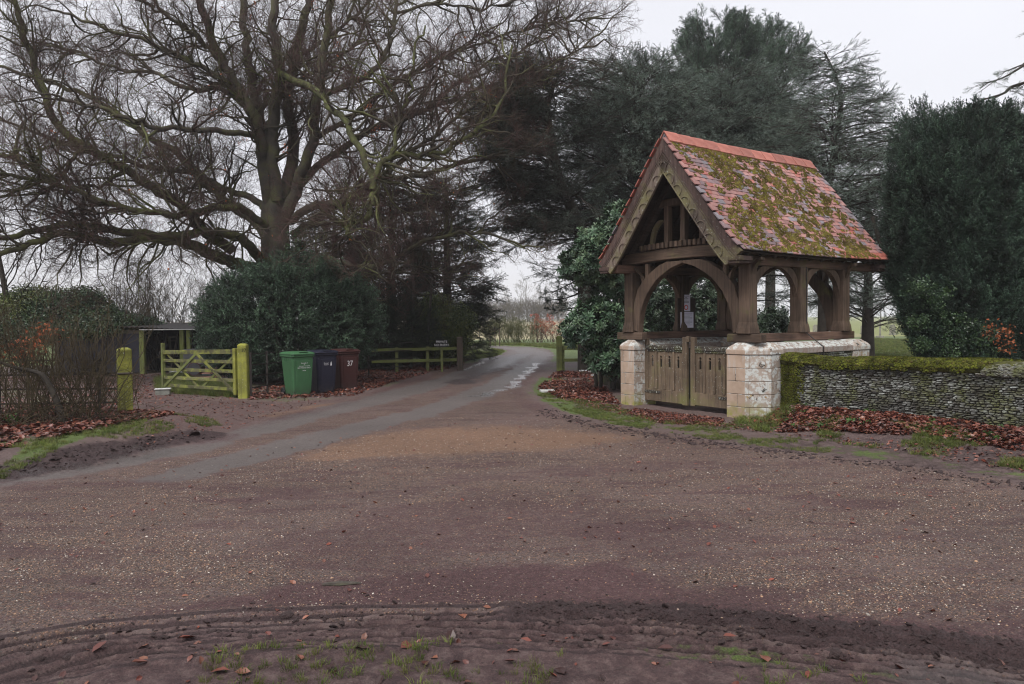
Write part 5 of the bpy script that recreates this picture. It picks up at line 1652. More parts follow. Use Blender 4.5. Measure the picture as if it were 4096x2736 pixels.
def join(parts):
    Vs, Fs, o = [], [], 0
    for V, F in parts: Vs.append(V); Fs.append(F + o); o += len(V)
    return np.vstack(Vs), np.vstack(Fs)

def grow(r, S, D, L, n, up=0.0, wob=.2, upv=(0, 0, 1)):
    """vectorised branches: S,D (k,3), L (k)"""
    k = len(S); P = np.empty((k, n, 3)); P[:, 0] = S; D = nrm(D.copy()); st = (L / (n - 1))[:, None]
    upv = np.array(upv, float)
    for i in range(1, n):
        D = nrm(D + r.normal(0, wob, (k, 3)) + upv * (np.asarray(up).reshape(-1, 1) if np.ndim(up) else up))
        P[:, i] = P[:, i - 1] + D * st
    return P

def spawn(r, P, L, spacing, t0=.15, ang=.8, jit=.25, t1=1.0, flat=0.0):
    """children along the paths; returns starts, directions, parameter t, parent index"""
    k, n, _ = P.shape
    cnt = np.maximum(1, np.round(L * (t1 - t0) / spacing + r.uniform(-.5, .5, k))).astype(int)
    idx = np.repeat(np.arange(k), cnt)
    t = t0 + (t1 - t0) * r.uniform(0, 1, len(idx))
    f = t * (n - 1.001); i = f.astype(int); u = (f - i)[:, None]
    S = P[idx, i] * (1 - u) + P[idx, i + 1] * u
    T = nrm(P[idx, i + 1] - P[idx, i])
    a = ang + r.normal(0, jit, len(idx))
    ax = nrm(np.cross(T, r.normal(0, 1, T.shape) * np.array([1, 1, 1 + 0 * flat])))
    if flat:   # keep side shoots near the level plane
        side = nrm(np.cross(T, np.array([[0, 0, 1.]]))) * r.choice([-1, 1], len(idx))[:, None]
        ax = nrm(side * flat + ax * (1 - flat))
    D = T * np.cos(a)[:, None] + ax * np.sin(a)[:, None]
    return S, D, t, idx

def taper(n, r0, r1, k, p=1.0):
    t = np.linspace(0, 1, n)[None, :] ** p
    r0 = np.broadcast_to(np.asarray(r0, float).reshape(-1, 1), (k, 1)); r1 = np.broadcast_to(np.asarray(r1, float).reshape(-1, 1), (k, 1))
    return r0 * (1 - t) + r1 * t

def smooth_path(pts, n, r=None, wob=0):
    """resample control points with a smooth curve"""
    P = np.array(pts, float); m = len(P)
    Q = np.vstack([2 * P[0] - P[1], P, 2 * P[-1] - P[-2]])
    out = []
    for t in np.linspace(0, m - 1.0001, n):
        i = int(t); u = t - i
        a, b, c, d = Q[i], Q[i + 1], Q[i + 2], Q[i + 3]
        out.append(.5 * (2 * b + (c - a) * u + (2 * a - 5 * b + 4 * c - d) * u * u + (3 * b - a - 3 * c + d) * u ** 3))
    out = np.array(out)
    if r is not None and wob: out[1:] += r.normal(0, wob, out[1:].shape)
    return out

def tube_obj(name, parts, mat, parent, kind=None):
    V, F = join(parts)
    o = link(name, np_mesh(name, V, F, [mat], smooth=True), parent)
    if kind: o['kind'] = kind
    return o

# ---- spray prototypes (small pieces of foliage that are spread over the crowns)
def quads_mesh(name, C, mat):
    """C (n,4,3)"""
    n = len(C); F = np.arange(n * 4).reshape(n, 4)
    return np_mesh(name, C.reshape(-1, 3), F, [mat])

def leaf_quads(S, D, N, L, W, droop=0.0):
    D = nrm(D); X = nrm(np.cross(D, N)); L = L[:, None]; W = W[:, None]
    mid = S + D * L * .45
    tip = S + D * L + np.array([[0, 0, -1.]]) * droop * L
    return np.stack([S, mid + X * W / 2, tip, mid - X * W / 2], 1)

def blade_spray(name, r, mat, L=.4, n_side=7, per=14, nl=.03, nw=.006, side_ang=.9, flat=True, stem_r=.004, stem_mat=None, side_len=.45, lift=.3, droop=0):
    """conifer spray along +z: stem, side shoots, needles"""
    stem = grow(r, np.zeros((1, 3)), np.array([[0, 0, 1.]]), np.array([L]), 6, 0, .05)
    S, D, t, _ = spawn(r, stem, np.array([L]), L / n_side * .9, .08, side_ang, .15)
    if flat: D[:, 1] *= .25; D = nrm(D)
    sl = L * side_len * (1.05 - t * .75)
    sh = grow(r, S, D, sl, 4, 0, .06)
    allP = [(stem, np.array([L])), (sh, sl)]
    Q = []
    for P, LL in allP:
        s, d, tt, _ = spawn(r, P, LL, np.mean(LL) / per if len(LL) > 1 else L / (per * 1.6), .05, .75, .3)
        nn = nrm(r.normal(0, 1, d.shape))
        Q.append(leaf_quads(s, d, nn, r.uniform(.7, 1.2, len(s)) * nl, np.full(len(s), nw)))
    Q = np.vstack(Q)
    V1, F1 = tubes(sh, taper(4, stem_r * .6, stem_r * .2, len(sh)), 3)
    V2, F2 = tubes(stem, taper(6, stem_r, stem_r * .4, 1), 3)
    V = np.vstack([Q.reshape(-1, 3), V1, V2]); nq = len(Q)
    F = np.vstack([np.arange(nq * 4).reshape(-1, 4), F1 + nq * 4, F2 + nq * 4 + len(V1)])
    mi = np.concatenate([np.zeros(nq, int), np.ones(len(F1) + len(F2), int)])
    return proto(name, np_mesh(name, V, F, [mat, stem_mat or mat], mi))

def twig_spray(name, r, mat, L=.6, n_side=8, sub=3, rad=.0035, leafmat=None, nleaf=0, zig=.16, ang=.7, bud=0):
    stem = grow(r, np.zeros((1, 3)), np.array([[0, 0, 1.]]), np.array([L]), 7, .0, zig)
    S, D, t, _ = spawn(r, stem, np.array([L]), L / n_side, .05, ang, .2, flat=0)
    sl = L * .62 * (1.1 - t * .7) * r.uniform(.6, 1.1, len(t))
    sh = grow(r, S, D, sl, 5, 0, zig)
    S2, D2, t2, _ = spawn(r, sh, sl, np.mean(sl) / sub, .2, ang, .25)
    s2 = r.uniform(.25, .55, len(S2)) * L * .42
    s3 = grow(r, S2, D2, s2, 3, 0, zig)
    parts = [tubes(stem, taper(7, rad, rad * .5, 1), 3), tubes(sh, taper(5, rad * .7, rad * .35, len(sh)), 3), tubes(s3, taper(3, rad * .5, rad * .3, len(s3)), 3)]
    V, F = join(parts); mi = np.zeros(len(F), int)
    mats = [mat]
    if leafmat and nleaf:
        s, d, tt, _ = spawn(r, s3, s2, 10, .6, .5, .2)
        k = r.permutation(len(s))[:nleaf]; s, d = s[k], d[k]
        Q = leaf_quads(s, d, nrm(r.normal(0, 1, d.shape)), r.uniform(.07, .11, len(s)), np.full(len(s), .055), .3)
        F = np.vstack([F, np.arange(len(Q) * 4).reshape(-1, 4) + len(V)]); V = np.vstack([V, Q.reshape(-1, 3)])
        mi = np.concatenate([mi, np.ones(len(Q), int)]); mats.append(leafmat)
    return proto(name, np_mesh(name, V, F, mats, mi))

def whorl_spray(name, r, mat, n=9, L=.13, W=.042, stem=.12, stemmat=None):
    """broad evergreen leaves in whorls round a short shoot, each leaf folded along its midrib"""
    V, F, mi = [], [], []
    for lev in range(3):
        h = stem * (.35 + .32 * lev)
        for k in range(n - lev * 2):
            a = 2 * PI * (k + .5 * lev) / (n - lev * 2) + r.uniform(-.25, .25); el = r.uniform(-.25, .35) + lev * .35
            d = np.array([math.cos(a) * math.cos(el), math.sin(a) * math.cos(el), math.sin(el)]); x = np.cross(d, [0, 0, 1.]); x /= np.linalg.norm(x) + 1e-9; u = np.cross(x, d)
            l = L * r.uniform(.75, 1.15); w = W * r.uniform(.8, 1.15); s = np.array([0, 0, h]) + d * .01
            dr = np.array([0, 0, -1.]) * l * r.uniform(.05, .25)
            p = [s, s + d * l * .35 + x * w * .5 + u * w * .18, s + d * l * .75 + x * w * .42 + u * w * .12 + dr * .5, s + d * l + dr, s + d * l * .75 - x * w * .42 + u * w * .12 + dr * .5, s + d * l * .35 - x * w * .5 + u * w * .18, s + d * l * .38, s + d * l * .76 + dr * .5]
            o = len(V); V += p; F += [(o, o + 1, o + 6, o + 6), (o + 1, o + 2, o + 7, o + 6), (o + 2, o + 3, o + 7, o + 7), (o + 3, o + 4, o + 7, o + 7), (o + 4, o + 5, o + 6, o + 7), (o + 5, o, o + 6, o + 6)]
    mb = MB(); mb.v = [tuple(v) for v in V]; mb.f = [tuple(dict.fromkeys(f)) for f in F]; mb.mi = [0] * len(F)
    mb.cm = 1; mb.tube([(0, 0, -stem * .6), (0, 0, stem)], .004, 3, False)
    return proto(name, mb.mesh(name, [mat, stemmat or M['twig_brown']], smooth=False))

def leafball(name, r, mat, n=40, L=.05, W=.035, R=.16, stem=True):
    """loose clump of small leaves"""
    s = nrm(r.normal(0, 1, (n, 3))) * (r.uniform(.2, 1, (n, 1)) ** .6) * R
    d = nrm(s + r.normal(0, .08, s.shape)); Q = leaf_quads(s, d, nrm(r.normal(0, 1, s.shape) + [[0, 0, 1.5]]), r.uniform(.7, 1.2, n) * L, np.full(n, W), .2)
    return proto(name, quads_mesh(name, Q, mat))

def grass_tuft(name, r, mat, n=22, H=.12, spread=.05, w=.004):
    V, F = [], []
    for k in range(n):
        a = r.uniform(0, 2 * PI); q = r.uniform(0, spread); b = np.array([math.cos(a) * q, math.sin(a) * q, -.01]); l = r.uniform(0, 2 * PI); x = np.array([math.cos(l), math.sin(l), 0]) * w
        h = H * r.uniform(.4, 1.1); le = np.array([math.cos(a), math.sin(a), 0]) * h * r.uniform(.2, .8)
        m = b + le * .4 + [0, 0, h * .6]; t = b + le + [0, 0, h * r.uniform(.7, 1.0)]
        o = len(V); V += [b - x, b + x, m + x * .7, m - x * .7, t]; F += [(o, o + 1, o + 2, o + 3), (o + 3, o + 2, o + 4)]
    mb = MB(); mb.v = [tuple(v) for v in V]; mb.f = F; mb.mi = [0] * len(F)
    return proto(name, mb.mesh(name, mat))

R0 = np.random.default_rng(100)
SP = {}
SP['twig'] = [twig_spray('twig_spray', R0, M['twig'], .62, 8, 3, .0048, M['litter'] if 0 else M['brownleaf'], 0 if i else 1) for i in range(4)]
SP['twigfar'] = [twig_spray('far_twig_spray', R0, M['twig_brown'], 1.3, 7, 3, .012) for i in range(3)]
SP['twigbrown'] = [twig_spray('brown_twig_spray', R0, M['twig_brown'], .5, 6, 3, .004) for i in range(3)]
SP['twigred'] = [twig_spray('red_twig_spray', R0, M['twig_red'], .6, 6, 3, .006) for i in range(3)]
SP['twigolive'] = [twig_spray('olive_twig_spray', R0, M['twig_green'], .6, 7, 3, .007) for i in range(3)]
SP['hedge'] = [twig_spray('hedge_spray', R0, M['twig_brown2'], .46, 5, 2, .0036) for i in range(3)]
SP['brownleaf'] = [twig_spray('brown_leaf_spray', R0, M['twig_brown'], .35, 6, 3, .003, M['brownleaf'], 26) for i in range(2)]
SP['redleaf'] = [twig_spray('red_leaf_spray', R0, M['twig_red'], .5, 7, 3, .005, M['redleaf'], 60) for i in range(2)]
SP['cedar'] = [blade_spray('cedar_spray', R0, M['cedar'], .55, 9, 10, .030, .0075, .8, True, .006, M['bark_dark']) for i in range(4)]
SP['cedard'] = [blade_spray('dark_cedar_spray', R0, M['cedar_dark'], .55, 9, 10, .032, .008, .8, True, .006, M['bark_dark']) for i in range(3)]
SP['pine'] = [blade_spray('pine_spray', R0, M['pine'], .45, 5, 26, .085, .009, .6, False, .008, M['bark_dark'], .6) for i in range(3)]
SP['yew'] = [blade_spray('yew_spray', R0, M['yew'], .36, 7, 8, .045, .017, .55, False, .004, M['bark_dark'], .5) for i in range(4)]
SP['yewbush'] = [blade_spray('yew_bush_spray', R0, M['yewbush'], .36, 7, 9, .045, .017, .9, True, .004, M['bark_dark'], .5) for i in range(4)]
SP['fir'] = [blade_spray('conifer_spray', R0, M['fir'], .6, 9, 11, .045, .012, .8, True, .006, M['bark_dark'], .45) for i in range(4)]
SP['rhodo'] = [whorl_spray('rhododendron_shoot', R0, M['rhodo'], 9, .14, .045) for i in range(4)]
SP['rhododark'] = [whorl_spray('laurel_shoot', R0, M['rhododark'], 8, .13, .045) for i in range(3)]
SP['laurel'] = [leafball('laurel_clump', R0, M['laurel'], 34, .075, .035, .2) for i in range(3)]
SP['ivy'] = [leafball('ivy_clump', R0, M['ivy'], 34, .065, .06, .17) for i in range(3)]
SP['ivyroof'] = [leafball('ivy_roof_clump', R0, M['ivy'], 40, .055, .05, .2) for i in range(3)]
SP['grass'] = [grass_tuft('grass_tuft', R0, M['grassb'], 22, .10, .05, .0035) for i in range(3)]
SP['grasslong'] = [grass_tuft('long_grass_tuft', R0, M['grassb'], 30, .22, .10, .005) for i in range(3)]
SP['weed'] = [leafball('weed_clump', R0, M['weed'], 16, .06, .035, .07) for i in range(2)]

# ------------------------------------------------------------------ the great beech
def W3(px, py, Y): return np.array(AT(px, py, Y))
def beech():
    r = np.random.default_rng(42)
    Y0 = 24.0
    base = GZ(1120, 1500); base = Vector((AT(1105, 1290, Y0).x, Y0, zt(AT(1105, 1290, Y0).x, Y0)))
    root = empty('beech_tree', base); tag(root, 'huge spreading leafless beech tree with mossy low limbs behind the yew bush', 'tree')
    b = np.array(base)
    q = .894
    def path(pts):   # (u, v, depth) in the traced drawing
        return np.array([W3(u * q, v * q, Y0 + d) - b for u, v, d in pts])
    trunk = np.vstack([[0, 0, -.2], path([(1240, 1320, 0), (1238, 1180, 0), (1232, 1000, 0), (1225, 880, 0)])])
    tp = smooth_path(trunk, 12)
    tr = np.array([.70, .60, .54, .50, .47, .45, .44, .43, .42, .40, .36, .28])
    V, F = tubes(tp[None], tr[None], 18)
    ph = np.arctan2(V[:, 1] - np.repeat(tp[:, 1], 18), V[:, 0] - np.repeat(tp[:, 0], 18)); c = np.repeat(tp, 18, 0)
    V = c + (V - c) * (1 + .10 * np.cos(ph * 5 + 1)[:, None] + .05 * np.cos(ph * 9)[:, None])
    link('trunk', np_mesh('trunk', V, F, [M['bark']], smooth=True), root)
    # (points, start radius, end radius, mossy)
    limbs = [
        ([(1215, 960, 0), (1185, 770, -.3), (1165, 620, -.6), (1125, 500, -.9), (1080, 420, -1), (1010, 300, -1.2), (940, 150, -1.4), (880, -60, -1.6)], .27, .10, 0),
        ([(1225, 900, .1), (1205, 700, .5), (1150, 500, 1.0), (1120, 320, 1.2), (1095, 150, 1.4), (1090, -80, 1.6)], .25, .11, 0),
        ([(1240, 900, -.2), (1215, 640, -.4), (1240, 430, -.6), (1248, 300, -.7), (1225, 120, -.5), (1240, -80, -.6)], .26, .12, 0),
        ([(1262, 930, .1), (1318, 640, .6), (1292, 470, .8), (1318, 260, 1), (1370, 40, 1.2), (1390, -90, 1.3)], .25, .11, 0),
        ([(1275, 980, -.1), (1345, 790, -.4), (1395, 630, -.8), (1418, 420, -1.2), (1455, 210, -1.4), (1500, -60, -1.8)], .24, .10, 0),
        ([(1225, 1210, 0), (1120, 1205, -.5), (1040, 1175, -1), (950, 1135, -1.6), (830, 1090, -2.2), (700, 1068, -2.8), (480, 1082, -3.4), (300, 1045, -4), (100, 1108, -4.5), (-120, 1160, -5)], .27, .06, 1),
        ([(1215, 1190, -.2), (1150, 1150, -.8), (1085, 1070, -1.4), (950, 1040, -2), (780, 1058, -2.6), (560, 1040, -3.2), (380, 1008, -3.8), (200, 1020, -4), (0, 1066, -4.4), (-200, 1040, -5)], .21, .06, 1),
        ([(1040, 1120, -1.2), (960, 1065, -1.6), (880, 1000, -1.8), (820, 920, -2), (700, 850, -2.3), (560, 758, -2.6), (430, 682, -3), (270, 560, -3.2), (180, 375, -3.4), (130, 205, -3.4), (92, 80, -3.5), (40, -60, -3.6)], .20, .07, 1),
        ([(1205, 1080, .2), (1160, 1010, .6), (1070, 945, 1), (960, 860, 1.2), (900, 812, 1.2), (800, 692, 1.4), (650, 600, 1.5), (500, 490, 1.6), (370, 420, 1.8), (200, 360, 2), (-50, 290, 2.2)], .20, .05, 1),
        ([(1195, 940, .3), (1110, 880, .8), (980, 830, 1.3), (860, 770, 1.8), (700, 752, 2.2), (500, 700, 2.8), (300, 640, 3.2), (60, 560, 3.6), (-150, 480, 4)], .15, .04, 0),
        ([(1190, 1010, -.5), (1080, 930, -1.4), (940, 930, -2.2), (820, 960, -3), (650, 950, -3.4), (470, 900, -3.8), (330, 850, -4.2), (160, 800, -4.6), (-60, 770, -5)], .15, .04, 1),
        ([(1300, 990, 0), (1400, 925, -.6), (1530, 905, -1.0), (1620, 850, -1.4), (1700, 800, -1.8), (1900, 780, -2.4), (2100, 720, -2.8), (2300, 690, -3)], .17, .04, 0),
        ([(1255, 330, -1), (1385, 395, -2), (1500, 490, -3), (1590, 620, -3.8), (1650, 760, -4.4), (1670, 880, -4.8), (1640, 965, -5), (1575, 1005, -5.2), (1545, 1020, -5.3), (1565, 1068, -5.4)], .13, .055, 2),
        ([(1665, 850, -4.7), (1690, 760, -4.6), (1760, 700, -4.6), (1900, 690, -4.4), (2000, 668, -4.2), (2110, 600, -4), (2200, 520, -3.8), (2255, 390, -3.6), (2290, 200, -3.4)], .11, .03, 2),
        ([(1270, 1180, .3), (1380, 1185, 0), (1450, 1155, -.4), (1560, 1185, -.8), (1680, 1190, -1.2), (1800, 1130, -1.6), (1950, 1062, -2), (2150, 1040, -2.2), (2350, 1110, -2.4)], .15, .03, 0),
        ([(1270, 1230, .6), (1480, 1225, .8), (1600, 1240, .9), (1720, 1220, 1), (1900, 1225, 1), (2080, 1180, 1.2)], .12, .025, 0),
        ([(1320, 850, .4), (1480, 700, 1.2), (1700, 560, 2.0), (1900, 490, 2.4), (2080, 430, 2.8), (2280, 340, 3.2)], .17, .04, 0),
        ([(1418, 440, -.8), (1560, 380, -.6), (1700, 290, -.4), (1750, 160, -.2), (1770, 40, 0), (1800, -80, .2)], .12, .05, 0),
        ([(1310, 1050, .5), (1430, 970, 1.2), (1560, 900, 1.8), (1750, 860, 2.2), (1950, 880, 2.6), (2150, 830, 3)], .16, .04, 0),
        ([(1165, 620, -.6), (1060, 590, -1.4), (900, 580, -2.2), (750, 575, -3), (600, 540, -3.6), (420, 470, -4), (250, 440, -4.2)], .12, .04, 0),
        ([(1080, 420, -1), (960, 330, -1.4), (820, 260, -1.8), (640, 180, -2.4), (460, 120, -3), (280, 60, -3.4)], .11, .035, 0),
        ([(1125, 500, -.9), (1000, 400, -.3), (860, 400, .2), (700, 330, .8), (520, 300, 1.2), (340, 230, 1.6), (150, 180, 2)], .11, .03, 0),
        ([(1010, 300, -1.2), (900, 180, -1.6), (760, 80, -2), (600, -20, -2.4)], .10, .03, 0),
        ([(1150, 500, 1.0), (1290, 380, 2), (1450, 300, 2.8), (1600, 180, 3.4), (1650, 20, 4)], .11, .03, 0),
        ([(1395, 630, -.8), (1540, 540, -.2), (1700, 420, .4), (1880, 300, 1), (2050, 230, 1.4), (2200, 120, 1.8)], .11, .03, 0),
        ([(1318, 260, 1), (1480, 160, 1), (1600, 60, 1.2), (1700, -60, 1.4)], .09, .03, 0),
        ([(1600, 850, -1.4), (1800, 720, -1.6), (2000, 560, -1.8), (2250, 400, -2), (2450, 300, -2.2), (2620, 210, -2.4)], .08, .02, 0),
        ([(2050, 230, 1.4), (2250, 160, 1.6), (2450, 110, 1.8), (2640, 90, 2)], .05, .018, 0),
        ([(1900, 490, 2.4), (2150, 300, 2.6), (2350, 210, 2.8), (2520, 60, 3)], .06, .02, 0),
        ([(1770, 60, 0), (1950, 20, .3), (2150, 40, .6), (2380, -20, .9)], .06, .02, 0),
        ([(1750, 700, -4.6), (1780, 560, -4.4), (1830, 420, -4.2), (1850, 250, -4.0), (1900, 120, -3.8)], .07, .025, 2),
        ([(560, 758, -2.6), (470, 820, -3), (380, 860, -3.2), (370, 960, -3.4), (400, 1040, -3.4)], .06, .03, 1),
        ([(240, 830, -4), (120, 730, -4.4), (0, 690, -4.8), (-140, 640, -5)], .08, .04, 1),
        ([(430, 682, -3), (330, 700, -3.4), (240, 830, -4), (130, 830, -4.3), (-60, 900, -4.6)], .08, .03, 1),
    ]
    mats = {0: M['bark'], 1: M['bark_lm'], 2: M['bark_moss']}
    L2src = []
    for i, (pts, r0, r1, ms) in enumerate(limbs):
        P = smooth_path(path(pts), len(pts) * 4)
        n = len(P); P[2:] += r.normal(0, .035, (n - 2, 3))
        t = np.linspace(0, 1, n); R = .80 * r0 * (1 - t) ** .9 + r1 * t * .9
        V, F = tubes(P[None], R[None], 10)
        link('limb', np_mesh('limb', V, F, [mats[ms]], smooth=True), root)
        L = np.linalg.norm(np.diff(P, axis=0), axis=1).sum()
        L2src.append((smooth_path(P, 24)[None], np.array([L]), R, ms))
    # broken orange end of the drooping bough
    e = path([(1565, 1068, -5.4)])[0]
    MB().tube([tuple(e), tuple(e + np.array([.12, -.02, -.03]))], [.045, .02], 8).build('broken_end', M['brokenwood'], root)
    P2s, L2s, R2s = [], [], []
    for P, L, R, ms in L2src:
        S, D, t, _ = spawn(r, P, L, .17, .12, .85, .3)
        ln = r.uniform(1.0, 2.7, len(S)) * (1.15 - .45 * t)
        P2 = grow(r, S, D, ln, 10, r.uniform(-.03, .10, len(S)), .25)
        P2s.append(P2); L2s.append(ln); R2s.append(np.clip(.012 + ln * .013, .014, .05))
    P2 = np.vstack(P2s); L2 = np.concatenate(L2s); R2 = np.concatenate(R2s)
    br = [tubes(P2, taper(10, R2, .007, len(P2)), 5)]
    S, D, t, idx = spawn(r, P2, L2, .26, .15, .75, .3)
    L3 = r.uniform(.4, 1.15, len(S)) * (1.1 - .5 * t)
    P3 = grow(r, S, D, L3, 6, r.uniform(-.03, .08, len(S)), .26)
    br.append(tubes(P3, taper(6, .010, .0045, len(P3)), 3))
    tube_obj('branches', br, M['bark_br'], root, 'stuff')
    # sprays along the outer part of the small branches
    S, D, t, idx = spawn(r, P3, L3, .36, .3, .5, .3)
    E = P3[:, -1]; ED = P3[:, -1] - P3[:, -2]
    S = np.vstack([S, E]); D = np.vstack([D, ED])
    S2, D2, t2, _ = spawn(r, P2, L2, .6, .4, .8, .3)
    S = np.vstack([S, S2]); D = np.vstack([D, D2])
    D = nrm(D + [[0, 0, .15]])
    vid = r.choice([0, 1, 2, 3], len(S), p=[.02, .32, .33, .33])
    scatter('crown', S, eul_from(D, r), r.uniform(.5, 1.1, len(S)), SP['twig'], vid, root)
    # a few withered leaves that hang on
    pts = path([(1080, 628, -2), (1255, 655, -2), (1685, 565, -3), (880, 830, -2), (1100, 45, -1), (1520, 165, -1), (2160, 490, -3), (1600, 375, -2), (965, 480, -2), (1930, 655, -3), (1820, 805, -2), (1150, 1140, -1), (1190, 1165, -1), (880, 650, -1), (1650, 480, -2), (1410, 30, -1)])
    scatter('withered_leaves', np.repeat(pts, 2, 0) + r.normal(0, .12, (len(pts) * 2, 3)), r.uniform(-1, 1, (len(pts) * 2, 3)), r.uniform(.4, .8, len(pts) * 2), SP['brownleaf'], parent=root)
    # ivy on the lower trunk
    n = 500; a = r.uniform(0, 2 * PI, n); zz = r.uniform(2.4, 4.6, n) ** 1; k = zz < 3.0 + 1.7 * np.maximum(0, np.cos(a + .3)) + r.normal(0, .2, n)
    P = np.stack([.62 * np.cos(a), .62 * np.sin(a), zz], 1)[k] + r.normal(0, .12, (k.sum(), 3)) + np.array([[.25, 0, 0]])
    scatter('ivy', P, r.uniform(-3, 3, (len(P), 3)), r.uniform(.6, 1.1, len(P)), SP['ivy'], parent=root)
    return len(S)
M['bark_lm'] = m_simple('limb_bark', [(.25, (.028, .025, .019)), (.45, (.062, .06, .032)), (.65, (.12, .13, .04))], 2.0, .85, .4, 26, .01)
M['bark_br'] = m_simple('branch_bark', [(.3, (.036, .029, .024)), (.5, (.066, .057, .038)), (.66, (.125, .135, .05))], .55, .85, 0, 26, .01)
M['brokenwood'] = m_simple('torn_wood', [(.3, (.45, .16, .03)), (.7, (.6, .26, .07))], 20, .7, .2)
print('beech sprays', beech())

# ------------------------------------------------------------------ evergreen bushes as lobed masses of sprays
def lobes(r, centre, rad, n, spread, rr=(.35, .6)):
    c = nrm(r.normal(0, 1, (n, 3))) * np.array(rad) * spread * r.uniform(.5, 1, (n, 1))
    return c + np.array(centre), r.uniform(*rr, n)[:, None] * np.array(rad)
def mass(name, parent, r, blobs, n, protos, scl, outw=1.0, up=.25, inner=.25, zmin=.02, noise=.25):
    """sprays on and inside the union of ellipsoids"""
    C, RR = blobs
    vol = RR.prod(1) ** (2 / 3); p = vol / vol.sum(); ci = r.choice(len(C), n, p=p)
    d = nrm(r.normal(0, 1, (n, 3)))
    q = np.where(r.uniform(0, 1, n) < inner, r.uniform(.45, .9, n), r.uniform(.9, 1.06, n))
    q = q * (1 + noise * (fbm(d[:, 0] * 3 + ci * 7, d[:, 1] * 3 + d[:, 2] * 2.3, 5) - .5))
    P = C[ci] + d * RR[ci] * q[:, None]
    # drop sprays deep inside other lobes
    keep = P[:, 2] > zmin
    dist = np.full(n, 9.)
    for c, rr in zip(C, RR):
        dist = np.minimum(dist, np.linalg.norm((P - c) / rr, axis=1))
    keep &= dist > .62
    P, d = P[keep], d[keep]
    D = nrm(d * outw + [[0, 0, up]] + r.normal(0, .3, d.shape))
    return scatter(name, P, eul_from(D, r), r.uniform(scl[0], scl[1], len(P)), protos, parent=parent)
def stems(parent, r, n, h, spread, rad, mat, lean=.3, name='stem'):
    S = np.stack([r.uniform(-spread, spread, n), r.uniform(-spread, spread, n), np.full(n, -.1)], 1)
    D = np.stack([S[:, 0] * lean, S[:, 1] * lean, np.ones(n)], 1)
    P = grow(r, S, D, r.uniform(.7, 1.0, n) * h, 8, .05, .08)
    for k in range(n):
        V, F = tubes(P[k:k + 1], taper(8, rad, rad * .3, 1), 7); link(name, np_mesh(name, V, F, [mat], smooth=True), parent)
    return P

def bush(name, label, cat, loc, rad, n, protos, scl, seed, nl=10, spread=.55, up=.25, crown='foliage', stem=M['bark_dark'], h=None, core=True):
    r = np.random.default_rng(seed)
    root = empty(name, (loc[0], loc[1], zt(loc[0], loc[1]))); tag(root, label, cat)
    C, RR = lobes(r, (0, 0, rad[2] * .95), rad, nl, spread)
    C = np.vstack([C, [[0, 0, rad[2] * .9]]]); RR = np.vstack([RR, [np.array(rad) * .72]])
    stems(root, r, 4, rad[2] * 1.3, rad[0] * .25, .05, stem)
    mass(crown, root, r, (C, RR), n, protos, scl, up=up)
    return root
p = AT(1195, 1300, 20.2)
bush('yew_bush', 'broad dark yew bush behind the green bin and under the beech', 'bush', (p.x - .15, 20.4), (2.35, 1.5, 1.86), 9500, SP['yewbush'], (.8, 1.3), 1, 14)
p = AT(950, 1300, 21)
bush('yew_bush', 'smaller dark yew bush behind gate post 37', 'bush', (p.x + .1, 21.4), (1.35, 1.1, 1.15), 3200, SP['yewbush'], (.7, 1.2), 2, 8)
p = AT(1490, 1300, 26)
bush('dark_shrub', 'dark evergreen shrub behind the maroon bin', 'bush', (p.x, 26.2), (2.0, 1.0, 1.45), 5200, SP['fir'], (.5, .8), 3, 9)
p = AT(1760, 1300, 27)
bush('laurel_bush', 'yellowish green laurel behind the private sign', 'bush', (p.x, 27.3), (1.35, .9, 1.35), 1500, SP['laurel'], (.8, 1.3), 4, 9)

